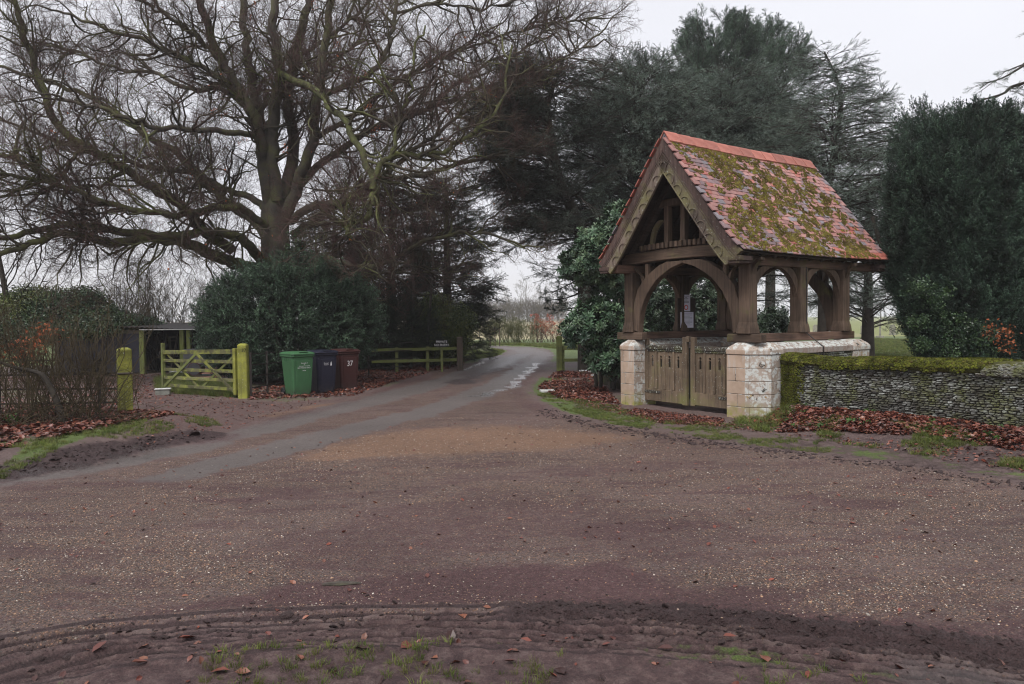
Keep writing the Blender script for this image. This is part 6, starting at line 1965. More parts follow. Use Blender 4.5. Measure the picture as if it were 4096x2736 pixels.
# ------------------------------------------------------------------ conifers
def conifer(name, label, loc, H, R, n_br, protos, scl, seed, z0=.15, lean=(0, 0), mat='bark_dark', tr=.28, ang=1.35, up=.03, dens=.13, droop=0.0, prof=None, cat='tree', trunkpath=None, br_r=.035, spray_up=.0, sub=True, subsp=.28, crown='crown', azi=None):
    """tapering crown of layered boughs"""
    r = np.random.default_rng(seed)
    root = empty(name, (loc[0], loc[1], zt(loc[0], loc[1]))); tag(root, label, cat)
    if trunkpath is None:
        tp = np.array([[0, 0, -.2], [lean[0] * .3, lean[1] * .3, H * .33], [lean[0] * .7, lean[1] * .7, H * .7], [lean[0], lean[1], H]])
    else: tp = np.array(trunkpath, float)
    tp = smooth_path(tp, 16)
    V, F = tubes(tp[None], taper(16, tr, .02, 1, .9), 12); link('trunk', np_mesh('trunk', V, F, [M[mat]], smooth=True), root)
    t = np.linspace(z0, .985, n_br) + r.uniform(-.01, .01, n_br); t = np.clip(t, 0, .99)
    f = t * 14.99; i = f.astype(int); u = (f - i)[:, None]
    S = tp[i] * (1 - u) + tp[i + 1] * u
    az = r.uniform(0, 2 * PI, n_br) if azi is None else azi(r, n_br)
    pr = prof(t) if prof else (1 - (t - z0) / (1 - z0)) ** .8
    L = np.maximum(.25, R * pr * r.uniform(.72, 1.12, n_br))
    a = ang + r.normal(0, .1, n_br)
    D = np.stack([np.cos(az) * np.sin(a), np.sin(az) * np.sin(a), np.cos(a)], 1)
    P = grow(r, S, D, L, 10, up, .07)
    if droop:
        tt = np.linspace(0, 1, 10)[None, :] ** 2
        P[:, :, 2] -= tt * L[:, None] * droop
    parts = [tubes(P, taper(10, np.clip(L * .012, .012, br_r), .006, n_br), 5)]
    if sub:
        S2, D2, t2, ix = spawn(r, P, L, subsp, .12, .85, .2, flat=.75)
        L2 = L[ix] * .42 * (1.1 - t2) * r.uniform(.6, 1.1, len(ix)) + .15
        P2 = grow(r, S2, D2, L2, 5, -.03, .08)
        parts.append(tubes(P2, taper(5, .012, .004, len(P2)), 3))
        A, DA, ta, _ = spawn(r, P2, L2, dens, .1, .45, .2, flat=.6)
        A = np.vstack([A, P2[:, -1]]); DA = np.vstack([DA, P2[:, -1] - P2[:, -2]])
    else:
        A, DA, ta, _ = spawn(r, P, L, dens, .1, .7, .25, flat=.6)
    A = np.vstack([A, P[:, -1]]); DA = np.vstack([DA, P[:, -1] - P[:, -2]])
    tube_obj('boughs', parts, M[mat], root, 'stuff')
    DA = nrm(nrm(DA) + [[0, 0, spray_up]] + r.normal(0, .12, DA.shape))
    scatter(crown, A, eul_from(DA, r), r.uniform(scl[0], scl[1], len(A)), protos, parent=root)
    return root
p = AT(1800, 1300, 31)
conifer('dark_conifer', 'dense dark conifer by the lane bend behind the private sign', (p.x - .1, 31), 7.6, 2.45, 220, SP['fir'], (.8, 1.2), 11, .07, prof=lambda t: (.45 + .55 * np.clip(t / .3, 0, 1)) * (1 - t) ** .5, up=.02, ang=1.5, dens=.17, droop=.12)
p = AT(1560, 1300, 29)
conifer('dark_conifer', 'tall dark conifer under the right side of the beech crown', (p.x, 29.5), 7.4, 2.4, 200, SP['fir'], (.8, 1.2), 12, .06, prof=lambda t: (1 - t) ** .6, ang=1.5, dens=.17, droop=.12)
p = AT(1330, 1300, 28)
conifer('dark_conifer', 'dark conifer close behind the beech trunk', (p.x, 28.5), 6.2, 2.2, 160, SP['fir'], (.8, 1.2), 13, .06, prof=lambda t: (1 - t) ** .6, ang=1.45, dens=.18, droop=.12)
# bare poles in front of the conifers
for k, (px, h, lb) in enumerate(((1640, 7.5, 'slim straight bare trunk left in the dark conifers'), (1700, 8, 'slim straight bare trunk in the middle of the dark conifers'), (1452, 6.5, 'slim leaning bare trunk nearest the beech'))):
    r = np.random.default_rng(200 + k); q = AT(px, 1300, 26.5); root = empty('slim_tree', (q.x, 26.5, 0)); tag(root, lb, 'tree', 'slim trunks before the dark conifers')
    P = grow(r, np.array([[0, 0, -.1]]), np.array([[.04, 0, 1.]]), np.array([h]), 14, .0, .025); V, F = tubes(P, taper(14, .055, .02, 1), 8); link('trunk', np_mesh('trunk', V, F, [M['bark_grey']], smooth=True), root)
    S, D, t, _ = spawn(r, P, np.array([h]), .3, .5, .8, .3); L = r.uniform(.5, 1.4, len(S)); P2 = grow(r, S, D, L, 6, .06, .12)
    tube_obj('branches', [tubes(P2, taper(6, .014, .005, len(P2)), 3)], M['bark_grey'], root, 'stuff')
    S2, D2, t, _ = spawn(r, P2, L, .3, .3, .6, .3); scatter('crown', S2, eul_from(D2, r), r.uniform(.6, 1., len(S2)), SP['twigbrown'], parent=root)
# ------------------------------------------------------------------ cedars, pine and yew round the churchyard
def wp(px, py, Y): return np.array(AT(px, py, Y))
S_ = 1.7445      # drawing scale of the overview
def rel(base, pts): return [tuple(wp(x * S_, y * S_, Y) - np.array(base)) for x, y, Y in pts]

# leaning cedar left of the gate, drooping dark boughs over the lane
b = wp(1345 * S_, 740 * S_, 24); b[2] = zt(b[0], b[1])
conifer('cedar_tree', 'leaning cedar with drooping dark boughs between lane and lych gate', (b[0], b[1]), 9.6, 4.3, 190, SP['cedard'], (.9, 1.4), 21, .26,
        trunkpath=[(0, 0, -.3)] + rel(b, [(1342, 600, 24), (1330, 520, 24), (1285, 420, 23.6), (1262, 300, 23.4), (1258, 230, 23.4), (1290, 150, 23.4)]), tr=.30,
        prof=lambda t: np.where(t < .5, .75, 1.0) * (1.12 - t) ** .55, ang=1.35, up=.015, droop=.20, dens=.22, subsp=.26, br_r=.06,
        azi=lambda r, n: r.normal(2.6, 1.3, n))
# blue cedar behind the gate
b = wp(1640 * S_, 700 * S_, 27); b[2] = zt(b[0], b[1])
conifer('blue_cedar', 'large blue grey cedar directly behind the lych gate roof', (b[0], b[1]), 9.8, 4.7, 230, SP['cedar'], (.9, 1.45), 22, .10,
        trunkpath=[(0, 0, -.3)] + rel(b, [(1650, 560, 27), (1660, 400, 27), (1680, 320, 26.8), (1670, 260, 26.8), (1640, 215, 26.8)]), tr=.36,
        prof=lambda t: (1.08 - t) ** .5, ang=1.22, up=.0, droop=.16, dens=.21, subsp=.27, br_r=.06)
b = wp(1480 * S_, 700 * S_, 25.5); b[2] = zt(b[0], b[1])
conifer('blue_cedar', 'grey green cedar left of the lych gate ridge', (b[0], b[1]), 9.6, 4.2, 190, SP['cedar'], (.9, 1.4), 23, .12,
        trunkpath=[(0, 0, -.3)] + rel(b, [(1470, 520, 25.5), (1450, 380, 25.4), (1455, 270, 25.4), (1470, 170, 25.4)]), tr=.28,
        prof=lambda t: (1.1 - t) ** .5, ang=1.1, up=.0, droop=.15, dens=.23, subsp=.28, br_r=.05)
# cedar with the bare leader
b = wp(1885 * S_, 740 * S_, 23); b[2] = zt(b[0], b[1])
conifer('blue_cedar', 'slender cedar with a thin bare leader right of the roof', (b[0], b[1]), 11.2, 3.0, 210, SP['cedar'], (.75, 1.2), 24, .16,
        trunkpath=[(0, 0, -.3)] + rel(b, [(1890, 600, 23), (1900, 440, 23), (1915, 330, 23), (1928, 240, 23), (1918, 180, 23), (1890, 118, 23)]), tr=.17,
        prof=lambda t: np.where(t < .46, 1.0, np.where(t < .70, 1.0 - (t - .46) * 3.1, .25)) , ang=1.38, up=.0, droop=.16, dens=.25, subsp=.27, br_r=.03)
b = wp(1990 * S_, 740 * S_, 30); b[2] = zt(b[0], b[1])
conifer('blue_cedar', 'pale hazy cedar between the slender one and the yew', (b[0], b[1]), 7.4, 2.9, 130, SP['cedar'], (.9, 1.4), 25, .18,
        prof=lambda t: (1.08 - t) ** .5, ang=1.15, up=.0, droop=.18, dens=.26, subsp=.30)
# pine behind
b = wp(1690 * S_, 700 * S_, 40); b[2] = 0
conifer('black_pine', 'tall dark black pine rising behind the blue cedars', (b[0], b[1]), 15.6, 3.5, 80, SP['pine'], (1.3, 2.0), 26, .50,
        trunkpath=[(0, 0, -.3)] + rel(b, [(1680, 400, 40), (1660, 220, 40), (1635, 82, 40)]), tr=.4, prof=lambda t: np.where(t < .7, 1.0, (1.02 - t) ** .5 * 1.6), ang=1.15, up=.07, dens=.36, subsp=.42, br_r=.07, spray_up=.7)
b = wp(1765 * S_, 700 * S_, 41); b[2] = 0
conifer('black_pine', 'second black pine, its top right of the tall one', (b[0], b[1]), 14.6, 2.3, 40, SP['pine'], (1.3, 2.0), 27, .5,
        trunkpath=[(0, 0, -.3)] + rel(b, [(1770, 330, 41), (1772, 200, 41), (1768, 110, 41)]), tr=.3, prof=lambda t: np.where(t < .8, 1.0, (1.02 - t) ** .5 * 2.1), ang=1.1, up=.10, dens=.42, subsp=.45, br_r=.06, spray_up=.7)
b = wp(1480 * S_, 700 * S_, 36); b[2] = 0
conifer('black_pine', 'dark pine deep behind the leaning cedar', (b[0], b[1]), 13.0, 4.0, 80, SP['pine'], (1.3, 2.0), 28, .22,
        tr=.3, prof=lambda t: (1.05 - t) ** .45, ang=1.2, up=.06, dens=.45, subsp=.5, br_r=.06, spray_up=.5)
# pine bough low over the lane
r = np.random.default_rng(31)
b = wp(1420 * S_, 700 * S_, 26); root = empty('low_pine', (b[0], b[1], zt(b[0], b[1]))); tag(root, 'low pine whose tufted boughs reach left above the lane verge', 'tree')
tp = smooth_path([(0, 0, -.2), (.05, 0, 1.5), (.1, .1, 3.0), (0, .1, 4.4)], 10); V, F = tubes(tp[None], taper(10, .16, .05, 1), 8); link('trunk', np_mesh('trunk', V, F, [M['bark_dark']], smooth=True), root)
bo = [smooth_path([(0, 0, h)] + [tuple(np.array(wp(x * S_, y * S_, 26 + d)) - np.array(root.location)) for x, y, d in q], 12) for h, q in (
    (2.6, [(1370, 650, -.3), (1310, 680, -.6), (1250, 690, -.8)]), (2.4, [(1360, 690, .3), (1320, 705, .5), (1270, 712, .5)]), (3.2, [(1390, 620, -.5), (1330, 640, -.8), (1265, 672, -1.0)]),
    (3.6, [(1380, 560, .2), (1345, 565, .2), (1315, 590, .2)]), (3.9, [(1380, 520, -.2), (1350, 500, -.4), (1330, 520, -.4)]), (2.2, [(1460, 680, -.3), (1500, 700, -.3)]))]
P = np.array(bo); L = np.linalg.norm(np.diff(P, axis=1), axis=2).sum(1)
S, D, t, ix = spawn(r, P, L, .16, .3, .8, .3, flat=.6); L2 = r.uniform(.3, .7, len(S)); P2 = grow(r, S, D, L2, 5, .06, .1)
tube_obj('boughs', [tubes(P, taper(12, .05, .012, len(P)), 6), tubes(P2, taper(5, .014, .006, len(P2)), 3)], M['bark_dark'], root, 'stuff')
S, D, t, ix = spawn(r, P2, L2, .16, .3, .4, .3); S = np.vstack([S, P2[:, -1]]); D = nrm(np.vstack([D, P2[:, -1] - P2[:, -2]]) + [[0, 0, .5]])
scatter('crown', S, eul_from(D, r), r.uniform(.5, .75, len(S)), SP['pine'], parent=root)

# cedar limb that enters from the right edge
b = np.array([14.6, 18.0, 0.]); b[2] = zt(b[0], b[1])
r = np.random.default_rng(33)
root = empty('cedar_tree', tuple(b)); tag(root, 'cedar outside on the right whose thin boughs cross the sky', 'tree')
tp = smooth_path([(0, 0, -.2), (.1, 0, 4), (.2, 0, 8), (0, 0, 11)], 12); V, F = tubes(tp[None], taper(12, .3, .08, 1), 10); link('trunk', np_mesh('trunk', V, F, [M['bark_dark']], smooth=True), root)
bo = [smooth_path([tuple(tp[k])] + rel(b, q), 14) for k, q in ((7, [(2347, 190, 18), (2300, 215, 17.8), (2245, 232, 17.6), (2200, 258, 17.5)]), (8, [(2380, 130, 18), (2340, 155, 17.8), (2300, 178, 17.6), (2262, 190, 17.6)]), (9, [(2420, 60, 18), (2390, 40, 18)]))]
P = np.array(bo); L = np.linalg.norm(np.diff(P, axis=1), axis=2).sum(1)
S, D, t, ix = spawn(r, P, L, .2, .2, .8, .2, flat=.8); L2 = r.uniform(.2, .7, len(S)) * (1.1 - t * .5); P2 = grow(r, S, D, L2, 5, .0, .08)
tube_obj('boughs', [tubes(P, taper(14, .05, .008, len(P)), 6), tubes(P2, taper(5, .010, .005, len(P2)), 3)], M['bark_dark'], root, 'stuff')
S, D, t, ix = spawn(r, P2, L2, .16, .2, .3, .3, flat=.6); scatter('crown', S, eul_from(D, r), r.uniform(.45, .75, len(S)), SP['cedar'], parent=root)

# columnar yew on the right with ivy at its foot
def big_yew():
    r = np.random.default_rng(51)
    yc = 15.3; c = wp(2235 * S_, 700 * S_, yc); b = np.array([c[0], yc, zt(c[0], yc)])
    root = empty('yew_tree', tuple(b)); tag(root, 'dense dark columnar yew filling the right edge behind the wall', 'tree')
    stems(root, r, 7, 5.2, .7, .13, M['bark_dark'], .25, 'stem')
    # upright flames, each with its own tip, round a darker heart
    C, RR = [], []
    tips = [(2070, 330), (2105, 300), (2125, 275), (2165, 262), (2195, 248), (2235, 250), (2262, 262), (2300, 240), (2335, 250), (2370, 255), (2090, 350), (2060, 400)]
    for row in range(12):
        y = 300 + row * 46
        half = 178 if y < 560 else 178 - (y - 560) * .40
        nn = 15
        for k in range(nn):
            e = -1 + 2 * (k + .5 * (row % 2)) / nn + r.uniform(-.05, .05)
            x = 2238 + half * math.sin(e * PI / 2) + r.uniform(-6, 6)
            top = 262 + 110 * abs(e) ** 3 + (40 if e < -.6 else 0)
            if y < top: continue
            tips.append((x, y + r.uniform(-14, 14)))
    for x, y in tips:
        edge = max(-1, min(1, (x - 2238) / 185))
        yy = yc - 1.15 * math.sqrt(max(0, 1 - edge * edge)) + r.uniform(-.16, .16) + (.45 if y < 330 else 0)
        t = wp(x * S_, y * S_, yy) - b
        hl = r.uniform(.42, .68)
        w = r.uniform(.13, .20)
        C.append((t[0], t[1], t[2] - hl)); RR.append((w, w, hl))
    # the unseen back of the tree
    for k in range(70):
        a = r.uniform(0, PI); z = r.uniform(1.2, 5.6); q = 1.45 * (1 - max(0, z - 4) * .12) * (.5 + .5 * min(1, max(0, z - 1) / 2))
        C.append((math.cos(a) * q, math.sin(a) * q * .8, z)); RR.append((.3, .3, .7))
    C, RR = np.array(C), np.array(RR)
    d = nrm(r.normal(0, 1, (5200, 3))); P = np.array([[.1, .05, 2.9]]) + d * np.array([[1.36, 1.0, 2.65]]) * r.uniform(.85, 1.0, (5200, 1)); P[:, :2] *= (.58 + .42 * sstep(.6, 3.2, P[:, 2]))[:, None]; P[:, 0] += .25 * (1 - sstep(.6, 3.2, P[:, 2])); P = P[P[:, 2] > .3]
    scatter('inner_foliage', P, eul_from(nrm(d[:len(P)] + [[0, 0, .8]]), r), r.uniform(1.1, 1.6, len(P)), SP['yew'], parent=root)
    n = 26000; ci = r.integers(0, len(C), n); d = nrm(r.normal(0, 1, (n, 3))); q = r.uniform(.75, 1.05, (n, 1))
    P = C[ci] + d * RR[ci] * q; k = P[:, 2] > .25; P, d = P[k], d[k]
    out = nrm((P - np.array([[.05, .05, 0]])) * np.array([[1, 1, 0]]))
    scatter('crown', P, eul_from(nrm(d * .7 + out * .35 + [[0, 0, .8]]), r), r.uniform(.42, .75, len(P)), SP['yew'], parent=root)
    # ivy climbing from below
    for nm, pts, n, sc in (('ivy', [(2110, 660, .10), (2150, 690, .14), (2185, 740, .16), (2175, 795, .12), (2215, 770, .18), (2106, 740, .05), (2112, 790, .04), (2245, 800, .15)], 200, (.35, .65)),):
        P = []
        for x, y, s in pts:
            q = wp(x * S_, y * S_, yc - 1.45) - b
            P.append(q + r.normal(0, 1, (n // len(pts), 3)) * [s, .12, s])
        P = np.vstack(P); P = P[P[:, 2] > .15]
        scatter('ivy', P, r.uniform(-3, 3, (len(P), 3)), r.uniform(*sc, len(P)), SP['ivy'], parent=root)
    q = wp(2295 * S_, 782 * S_, yc - 1.5) - b
    scatter('withered_leaves', q + r.normal(0, .1, (12, 3)), r.uniform(-1, 1, (12, 3)), r.uniform(.5, .8, 12), SP['brownleaf'], np.zeros(12), root)
big_yew()

# rhododendron beside the left pier
def rhodo():
    r = np.random.default_rng(61)
    yc = 18.2; c = wp(1385 * S_, 700 * S_, yc); b = np.array([c[0], yc, zt(c[0], yc)])
    root = empty('rhododendron', tuple(b)); tag(root, 'glossy green rhododendron crowding the left pier of the lych gate', 'bush')
    stems(root, r, 6, 3.0, .5, .05, M['bark_dark'], .35, 'stem')
    C, RR = [], []
    for x, y, w, h, d in [(a_ + 22, b_, c_ * .92, d_, e_) for a_, b_, c_, d_, e_ in ((1405, 520, 45, 45, 0), (1370, 560, 60, 40, 0), (1330, 610, 70, 35, -.2), (1400, 620, 60, 60, 0), (1395, 690, 60, 55, .3), (1345, 742, 58, 38, -.8), (1310, 762, 42, 26, -1.0), (1390, 770, 62, 50, -.6), (1375, 822, 50, 34, -.8), (1425, 720, 40, 60, .4), (1420, 800, 36, 50, -.3), (1345, 590, 40, 26, -.5), (1300, 600, 24, 16, -.2), (1440, 560, 40, 80, .8))]:
        t = wp(x * S_, y * S_, yc + d) - b; m = S_ / FPX * (yc + d)
        C.append(tuple(t)); RR.append((w * m, w * m * .9, h * m))
    mass('foliage', root, r, (np.array(C), np.array(RR)), 3000, SP['rhodo'], (.7, 1.1), outw=.8, up=.7, inner=.3, zmin=.15, noise=.5)
rhodo()
# dark understorey seen through the arch
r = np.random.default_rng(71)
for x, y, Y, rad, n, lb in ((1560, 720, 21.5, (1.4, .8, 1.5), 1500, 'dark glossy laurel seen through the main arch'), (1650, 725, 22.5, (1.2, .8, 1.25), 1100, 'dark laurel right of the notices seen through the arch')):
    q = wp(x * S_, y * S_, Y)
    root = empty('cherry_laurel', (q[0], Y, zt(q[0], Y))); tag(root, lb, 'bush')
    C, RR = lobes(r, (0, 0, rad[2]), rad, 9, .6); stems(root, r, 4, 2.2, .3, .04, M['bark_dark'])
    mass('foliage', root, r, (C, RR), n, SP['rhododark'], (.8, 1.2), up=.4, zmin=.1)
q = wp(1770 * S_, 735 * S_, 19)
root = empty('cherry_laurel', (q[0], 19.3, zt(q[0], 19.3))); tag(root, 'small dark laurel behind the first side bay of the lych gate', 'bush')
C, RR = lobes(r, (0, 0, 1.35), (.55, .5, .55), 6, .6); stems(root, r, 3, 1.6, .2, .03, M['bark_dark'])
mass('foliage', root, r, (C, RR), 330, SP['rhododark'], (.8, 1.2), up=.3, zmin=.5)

# ------------------------------------------------------------------ leafless trees and hedges
def bare_tree(name, label, loc, H, spread, seed, mat='bark_grey', tr=.14, spr='twigbrown', sc=(.7, 1.2), n1=.45, l1=.36, z0=.3, up=.08, group=None, fork=1, dens=.5, lean=(0, 0), l2sp=.35):
    r = np.random.default_rng(seed)
    root = empty(name, (loc[0], loc[1], zt(loc[0], loc[1]))); tag(root, label, 'tree', group)
    S = np.array([[0, 0, -.15]] * fork); D = np.array([[lean[0] + (0 if fork == 1 else r.uniform(-.25, .25)), lean[1] + (0 if fork == 1 else r.uniform(-.2, .2)), 1.] for _ in range(fork)])
    L0 = np.full(fork, H * .9) * r.uniform(.85, 1, fork)
    P = grow(r, S, D, L0, 14, .03, .05)
    V, F = tubes(P, taper(14, tr, tr * .12, fork), 8); link('trunk', np_mesh('trunk', V, F, [M[mat]], smooth=True), root)
    S, D, t, ix = spawn(r, P, L0, n1, z0, .75, .2); L = H * l1 * (1.15 - t * .8) * r.uniform(.7, 1.1, len(t)); P1 = grow(r, S, D, L, 9, up, .12)
    S, D, t, ix = spawn(r, P1, L, l2sp, .2, .7, .25); L2 = L[ix] * .4 * r.uniform(.5, 1.1, len(t)); P2 = grow(r, S, D, L2, 6, .05, .15)
    tube_obj('branches', [tubes(P1, taper(9, np.clip(L * .012, .01, .1), .008, len(P1)), 5), tubes(P2, taper(6, .35 * tr * .3 + .006, .005, len(P2)), 3)], M[mat], root, 'stuff')
    S, D, t, ix = spawn(r, P2, L2, dens, .2, .5, .3); S = np.vstack([S, P2[:, -1]]); D = np.vstack([D, P2[:, -1] - P2[:, -2]])
    scatter('crown', S, eul_from(nrm(D) + [[0, 0, .2]], r), r.uniform(*sc, len(S)), SP[spr], parent=root)
    return root
q = wp(97, 1280, 26)
bare_tree('bare_tree', 'small leafless tree standing behind the shed hedge at the left edge', (q[0], 26), 8.2, 3, 301, tr=.15, n1=.4, l1=.34, z0=.25, mat='bark_dark')
# misty trees beyond the field
rr = random.Random(77)
for k, (x, top, Y, lb) in enumerate(((1176, 640, 420, 'misty bare tree just right of the dark conifer'), (1190, 655, 440, 'misty bare tree second from the dark conifer'), (1210, 622, 405, 'tallest misty bare tree in the middle of the gap'), (1232, 650, 425, 'misty bare tree right of the tallest one'), (1254, 640, 440, 'misty bare tree just left of the pine bough'), (1278, 650, 430, 'misty bare tree mostly hidden by the pine bough'), (1158, 662, 450, 'misty bare tree half hidden by the dark conifer'))):
    q = wp(x * S_, top * S_, Y)
    bare_tree('misty_tree', lb, (q[0], Y), q[2] + .3, 5, 400 + k, tr=.6, spr='twigfar', sc=(1.9, 3.2), n1=1.6, l1=.40, z0=.22, up=.10, group='bare trees fading into the mist', dens=2.4, l2sp=1.9)
for k, (x, top, Y, lb) in enumerate(((20, 655, 280, 'faint rounded tree far off at the left edge'), (1820, 690, 280, 'faint far tree seen through the side bay'), (2020, 690, 270, 'faint far tree left of the yew'))):
    q = wp(x * S_, top * S_, Y)
    bare_tree('distant_tree', lb, (q[0], Y), q[2] + .3, 5, 420 + k, tr=.3, spr='twigfar', sc=(1.0, 1.6), n1=.8, l1=.42, z0=.12, up=.05, group='faint trees on the horizon', dens=1.2, l2sp=.9)

# scrub line in the mist: a mass nobody could count
r = np.random.default_rng(90)
n = 3600; X = r.uniform(-40, 14, n) ; Y = r.uniform(188, 198, n)
hh = 2.5 + 4.0 * fbm(X * .25, Y * .1, 3) ; Z = r.uniform(0, 1, n) ** .7 * hh
tag(scatter('scrub_undergrowth', np.stack([X, Y, Z], 1), eul_from(nrm(np.stack([r.normal(0, .4, n), r.normal(0, .4, n), np.ones(n)], 1)), r), r.uniform(1.3, 2.3, n), SP['twigfar']), 'misty brown scrub along the far side of the field', kind='stuff')

# olive shrub hedge and two red leaved saplings on the far verge
def shrub(name, label, cat, loc, rad, n_st, H, spr, seed, sc=(.8, 1.3), mat='twig_green', dens=.2, stuffname='twigs', group=None, up=.05, lean=.5, st_r=.02, sides=3):
    r = np.random.default_rng(seed); root = empty(name, (loc[0], loc[1], zt(loc[0], loc[1]))); tag(root, label, cat, group)
    S = np.stack([r.uniform(-rad[0], rad[0], n_st), r.uniform(-rad[1], rad[1], n_st), np.full(n_st, -.05)], 1)
    D = np.stack([r.normal(0, lean, n_st), r.normal(0, lean * .7, n_st), np.ones(n_st)], 1); L = H * r.uniform(.6, 1.1, n_st)
    P = grow(r, S, D, L, 8, up, .12)
    S2, D2, t, ix = spawn(r, P, L, .22 * H / 1.4, .2, .7, .3); L2 = r.uniform(.15, .38, len(t)) * H; P2 = grow(r, S2, D2, L2, 5, .08, .15)
    tube_obj('stems', [tubes(P, taper(8, st_r, .005, n_st), 5), tubes(P2, taper(5, st_r * .45, .0035, len(P2)), sides)], M[mat], root, 'stuff')
    S, D, t, ix = spawn(r, P2, L2, dens, .2, .6, .3); S = np.vstack([S, P2[:, -1]]); D = nrm(np.vstack([D, P2[:, -1] - P2[:, -2]]) + [[0, 0, .2]])
    scatter(stuffname, S, eul_from(D, r), r.uniform(*sc, len(S)), SP[spr], parent=root)
    return root, P, P2
for k, (x, lb) in enumerate(((1985, 'olive green shrub left in the clump on the far verge'), (2040, 'olive green shrub in the middle of the clump on the far verge'), (2100, 'olive green shrub right in the clump on the far verge'))):
    q = G(x, 1372); shrub('olive_shrub', lb, 'shrub', (q.x, q.y + 1), (.8, .5), 26, 1.5, 'twigolive', 500 + k, (.6, 1.0), 'twig_green', .25, group='olive shrubs on the far verge')
for k, (x, H, rd, lb) in enumerate(((2160, 1.55, .28, 'rusty red leaved sapling, the taller and broader one'), (2222, 1.5, .22, 'rusty red leaved sapling beside the rhododendron'))):
    q = G(x, 1370); shrub('red_sapling', lb, 'sapling', (q.x, q.y + .5), (rd, .2), 7, H, 'redleaf', 520 + k, (.55, .85), 'twig_red', .30, 'leaves', lean=.15)
q = G(2190, 1372); shrub('brown_shrub', 'brown leafless shrub between the two red saplings', 'shrub', (q.x, q.y + 2), (.9, .4), 16, 1.1, 'twigred', 530, (.5, .8), 'twig_red', .3)
# bare thicket behind the shed
for k, (x, Y, H, lb) in enumerate(((470, 27, 3.6, 'bare grey thicket bush behind the right end of the shed'), (590, 26, 3.2, 'bare grey thicket bush next to the yew'), (690, 28.5, 4.0, 'tall bare thicket bush behind the five bar gate'), (790, 28, 3.6, 'bare thicket bush against the yew'), (540, 31, 4.2, 'tall bare thicket bush farthest behind the shed'))):
    q = wp(x, 1300, Y); shrub('thicket_bush', lb, 'bush', (q[0], Y), (1.0, .6), 22, H, 'twigbrown', 540 + k, (.7, 1.2), 'bark_grey', .42, group='bare thicket behind the shed', lean=.35)

# left hedge of bare shrubs with clinging brown leaves
hedge = [(-60, 1700, 1.9), (60, 1690, 1.75), (170, 1688, 1.9), (265, 1683, 1.75), (350, 1680, 1.8), (470, 1640, 1.1), (120, 1660, 1.9), (300, 1655, 1.7), (-180, 1680, 1.9)]
hl = ['leafless hedge shrub at the left edge of the frame', 'leafless hedge shrub with ferny base left of the rusty leaves', 'leafless hedge shrub holding a cluster of rusty leaves', 'leafless hedge shrub with a thick dark leaning stem', 'leafless hedge shrub left of the green post', 'small leafless hedge shrub just behind the green post', 'leafless hedge shrub in the back row left of the shed doors', 'leafless hedge shrub in the back row before the shed doors', 'leafless hedge shrub beyond the left edge of the frame']
for k, ((px, py, H), lb) in enumerate(zip(hedge, hl)):
    q = GZ(px, py)
    root, P, P2 = shrub('hedge_shrub', lb, 'shrub', (q.x, q.y), (.36, .25), 13, H * .86, 'hedge', 560 + k, (.5, .9), 'twig_brown2', .42, group='leafless hedge by the lane', lean=.42, st_r=.010)
r = np.random.default_rng(580)
# low tangle of brambles
for k, (px, py) in enumerate(((0, 1705), (150, 1702), (300, 1694), (420, 1686))):
    q = GZ(px, py); n = 34
    S = np.stack([r.uniform(-.5, .5, n), r.uniform(-.25, .2, n), np.zeros(n)], 1); D = np.stack([r.normal(0, 1, n), r.normal(0, .3, n), r.uniform(.2, .9, n)], 1)
    P = grow(r, S, D, r.uniform(.4, 1.1, n), 9, -.09, .14)
    root = empty('bramble', (q.x, q.y, q.z)); tag(root, ['bramble tangle at the left edge over the leaf bank', 'bramble tangle under the rusty leaves', 'bramble tangle at the foot of the leaning stem', 'bramble tangle left of the green post foot'][k], 'bramble', 'bramble tangles at the hedge foot')
    tube_obj('stems', [tubes(P, taper(9, .006, .0025, n), 4)], M['twig_brown2'], root, 'stuff')
    S, D, t, ix = spawn(r, P, np.full(n, .8), .4, .2, .8, .3); scatter('twigs', S, eul_from(D, r), r.uniform(.35, .6, len(S)), SP['hedge'], parent=root)
    if k == 0:
        scatter('leaves', r.normal(0, .15, (10, 3)) + [0, -.1, .15], r.uniform(-1, 1, (10, 3)), r.uniform(.7, 1.1, 10), SP['weed'], parent=root)
# thick dark leaning stem
q = GZ(262, 1700); P = smooth_path([(0, 0, -.1), tuple(wp(225, 1600, q.y) - np.array(q)), tuple(wp(185, 1520, q.y) - np.array(q)), tuple(wp(150, 1490, q.y) - np.array(q)), tuple(wp(60, 1470, q.y) - np.array(q)), tuple(wp(-20, 1440, q.y) - np.array(q))], 20)
root = empty('hedge_stump', tuple(q)); tag(root, 'thick dark old hedge stem leaning left among the bare shrubs', 'hedge stem')
V, F = tubes(P[None], taper(20, .055, .018, 1), 8); link('stem', np_mesh('stem', V, F, [M['bark_dark']], smooth=True), root)
# rusty leaf cluster
q0 = wp(110, 1400, 13.6)
root = empty('beech_sapling', (q0[0], q0[1], zt(q0[0], q0[1]))); tag(root, 'beech sapling with rusty brown leaves hanging on in the left hedge', 'sapling')
z0_ = np.array(root.location)
pp = [smooth_path([(0, 0, 0), (0, 0, .6), tuple(wp(x, y, 13.6) - z0_)], 8) for x, y in ((40, 1420), (70, 1400), (100, 1430), (130, 1395), (160, 1370), (200, 1360), (215, 1350), (95, 1450), (60, 1430), (110, 1410))]
P = np.array(pp); tube_obj('stems', [tubes(P, taper(8, .012, .004, len(P)), 5)], M['twig_brown2'], root, 'stuff')
E = np.vstack([P[:, -1], P[:4, -2]]); E[:, 2] -= .06
scatter('leaves', E, r.uniform(-1.2, 1.2, E.shape), r.uniform(.8, 1.3, len(E)), SP['brownleaf'], parent=root)

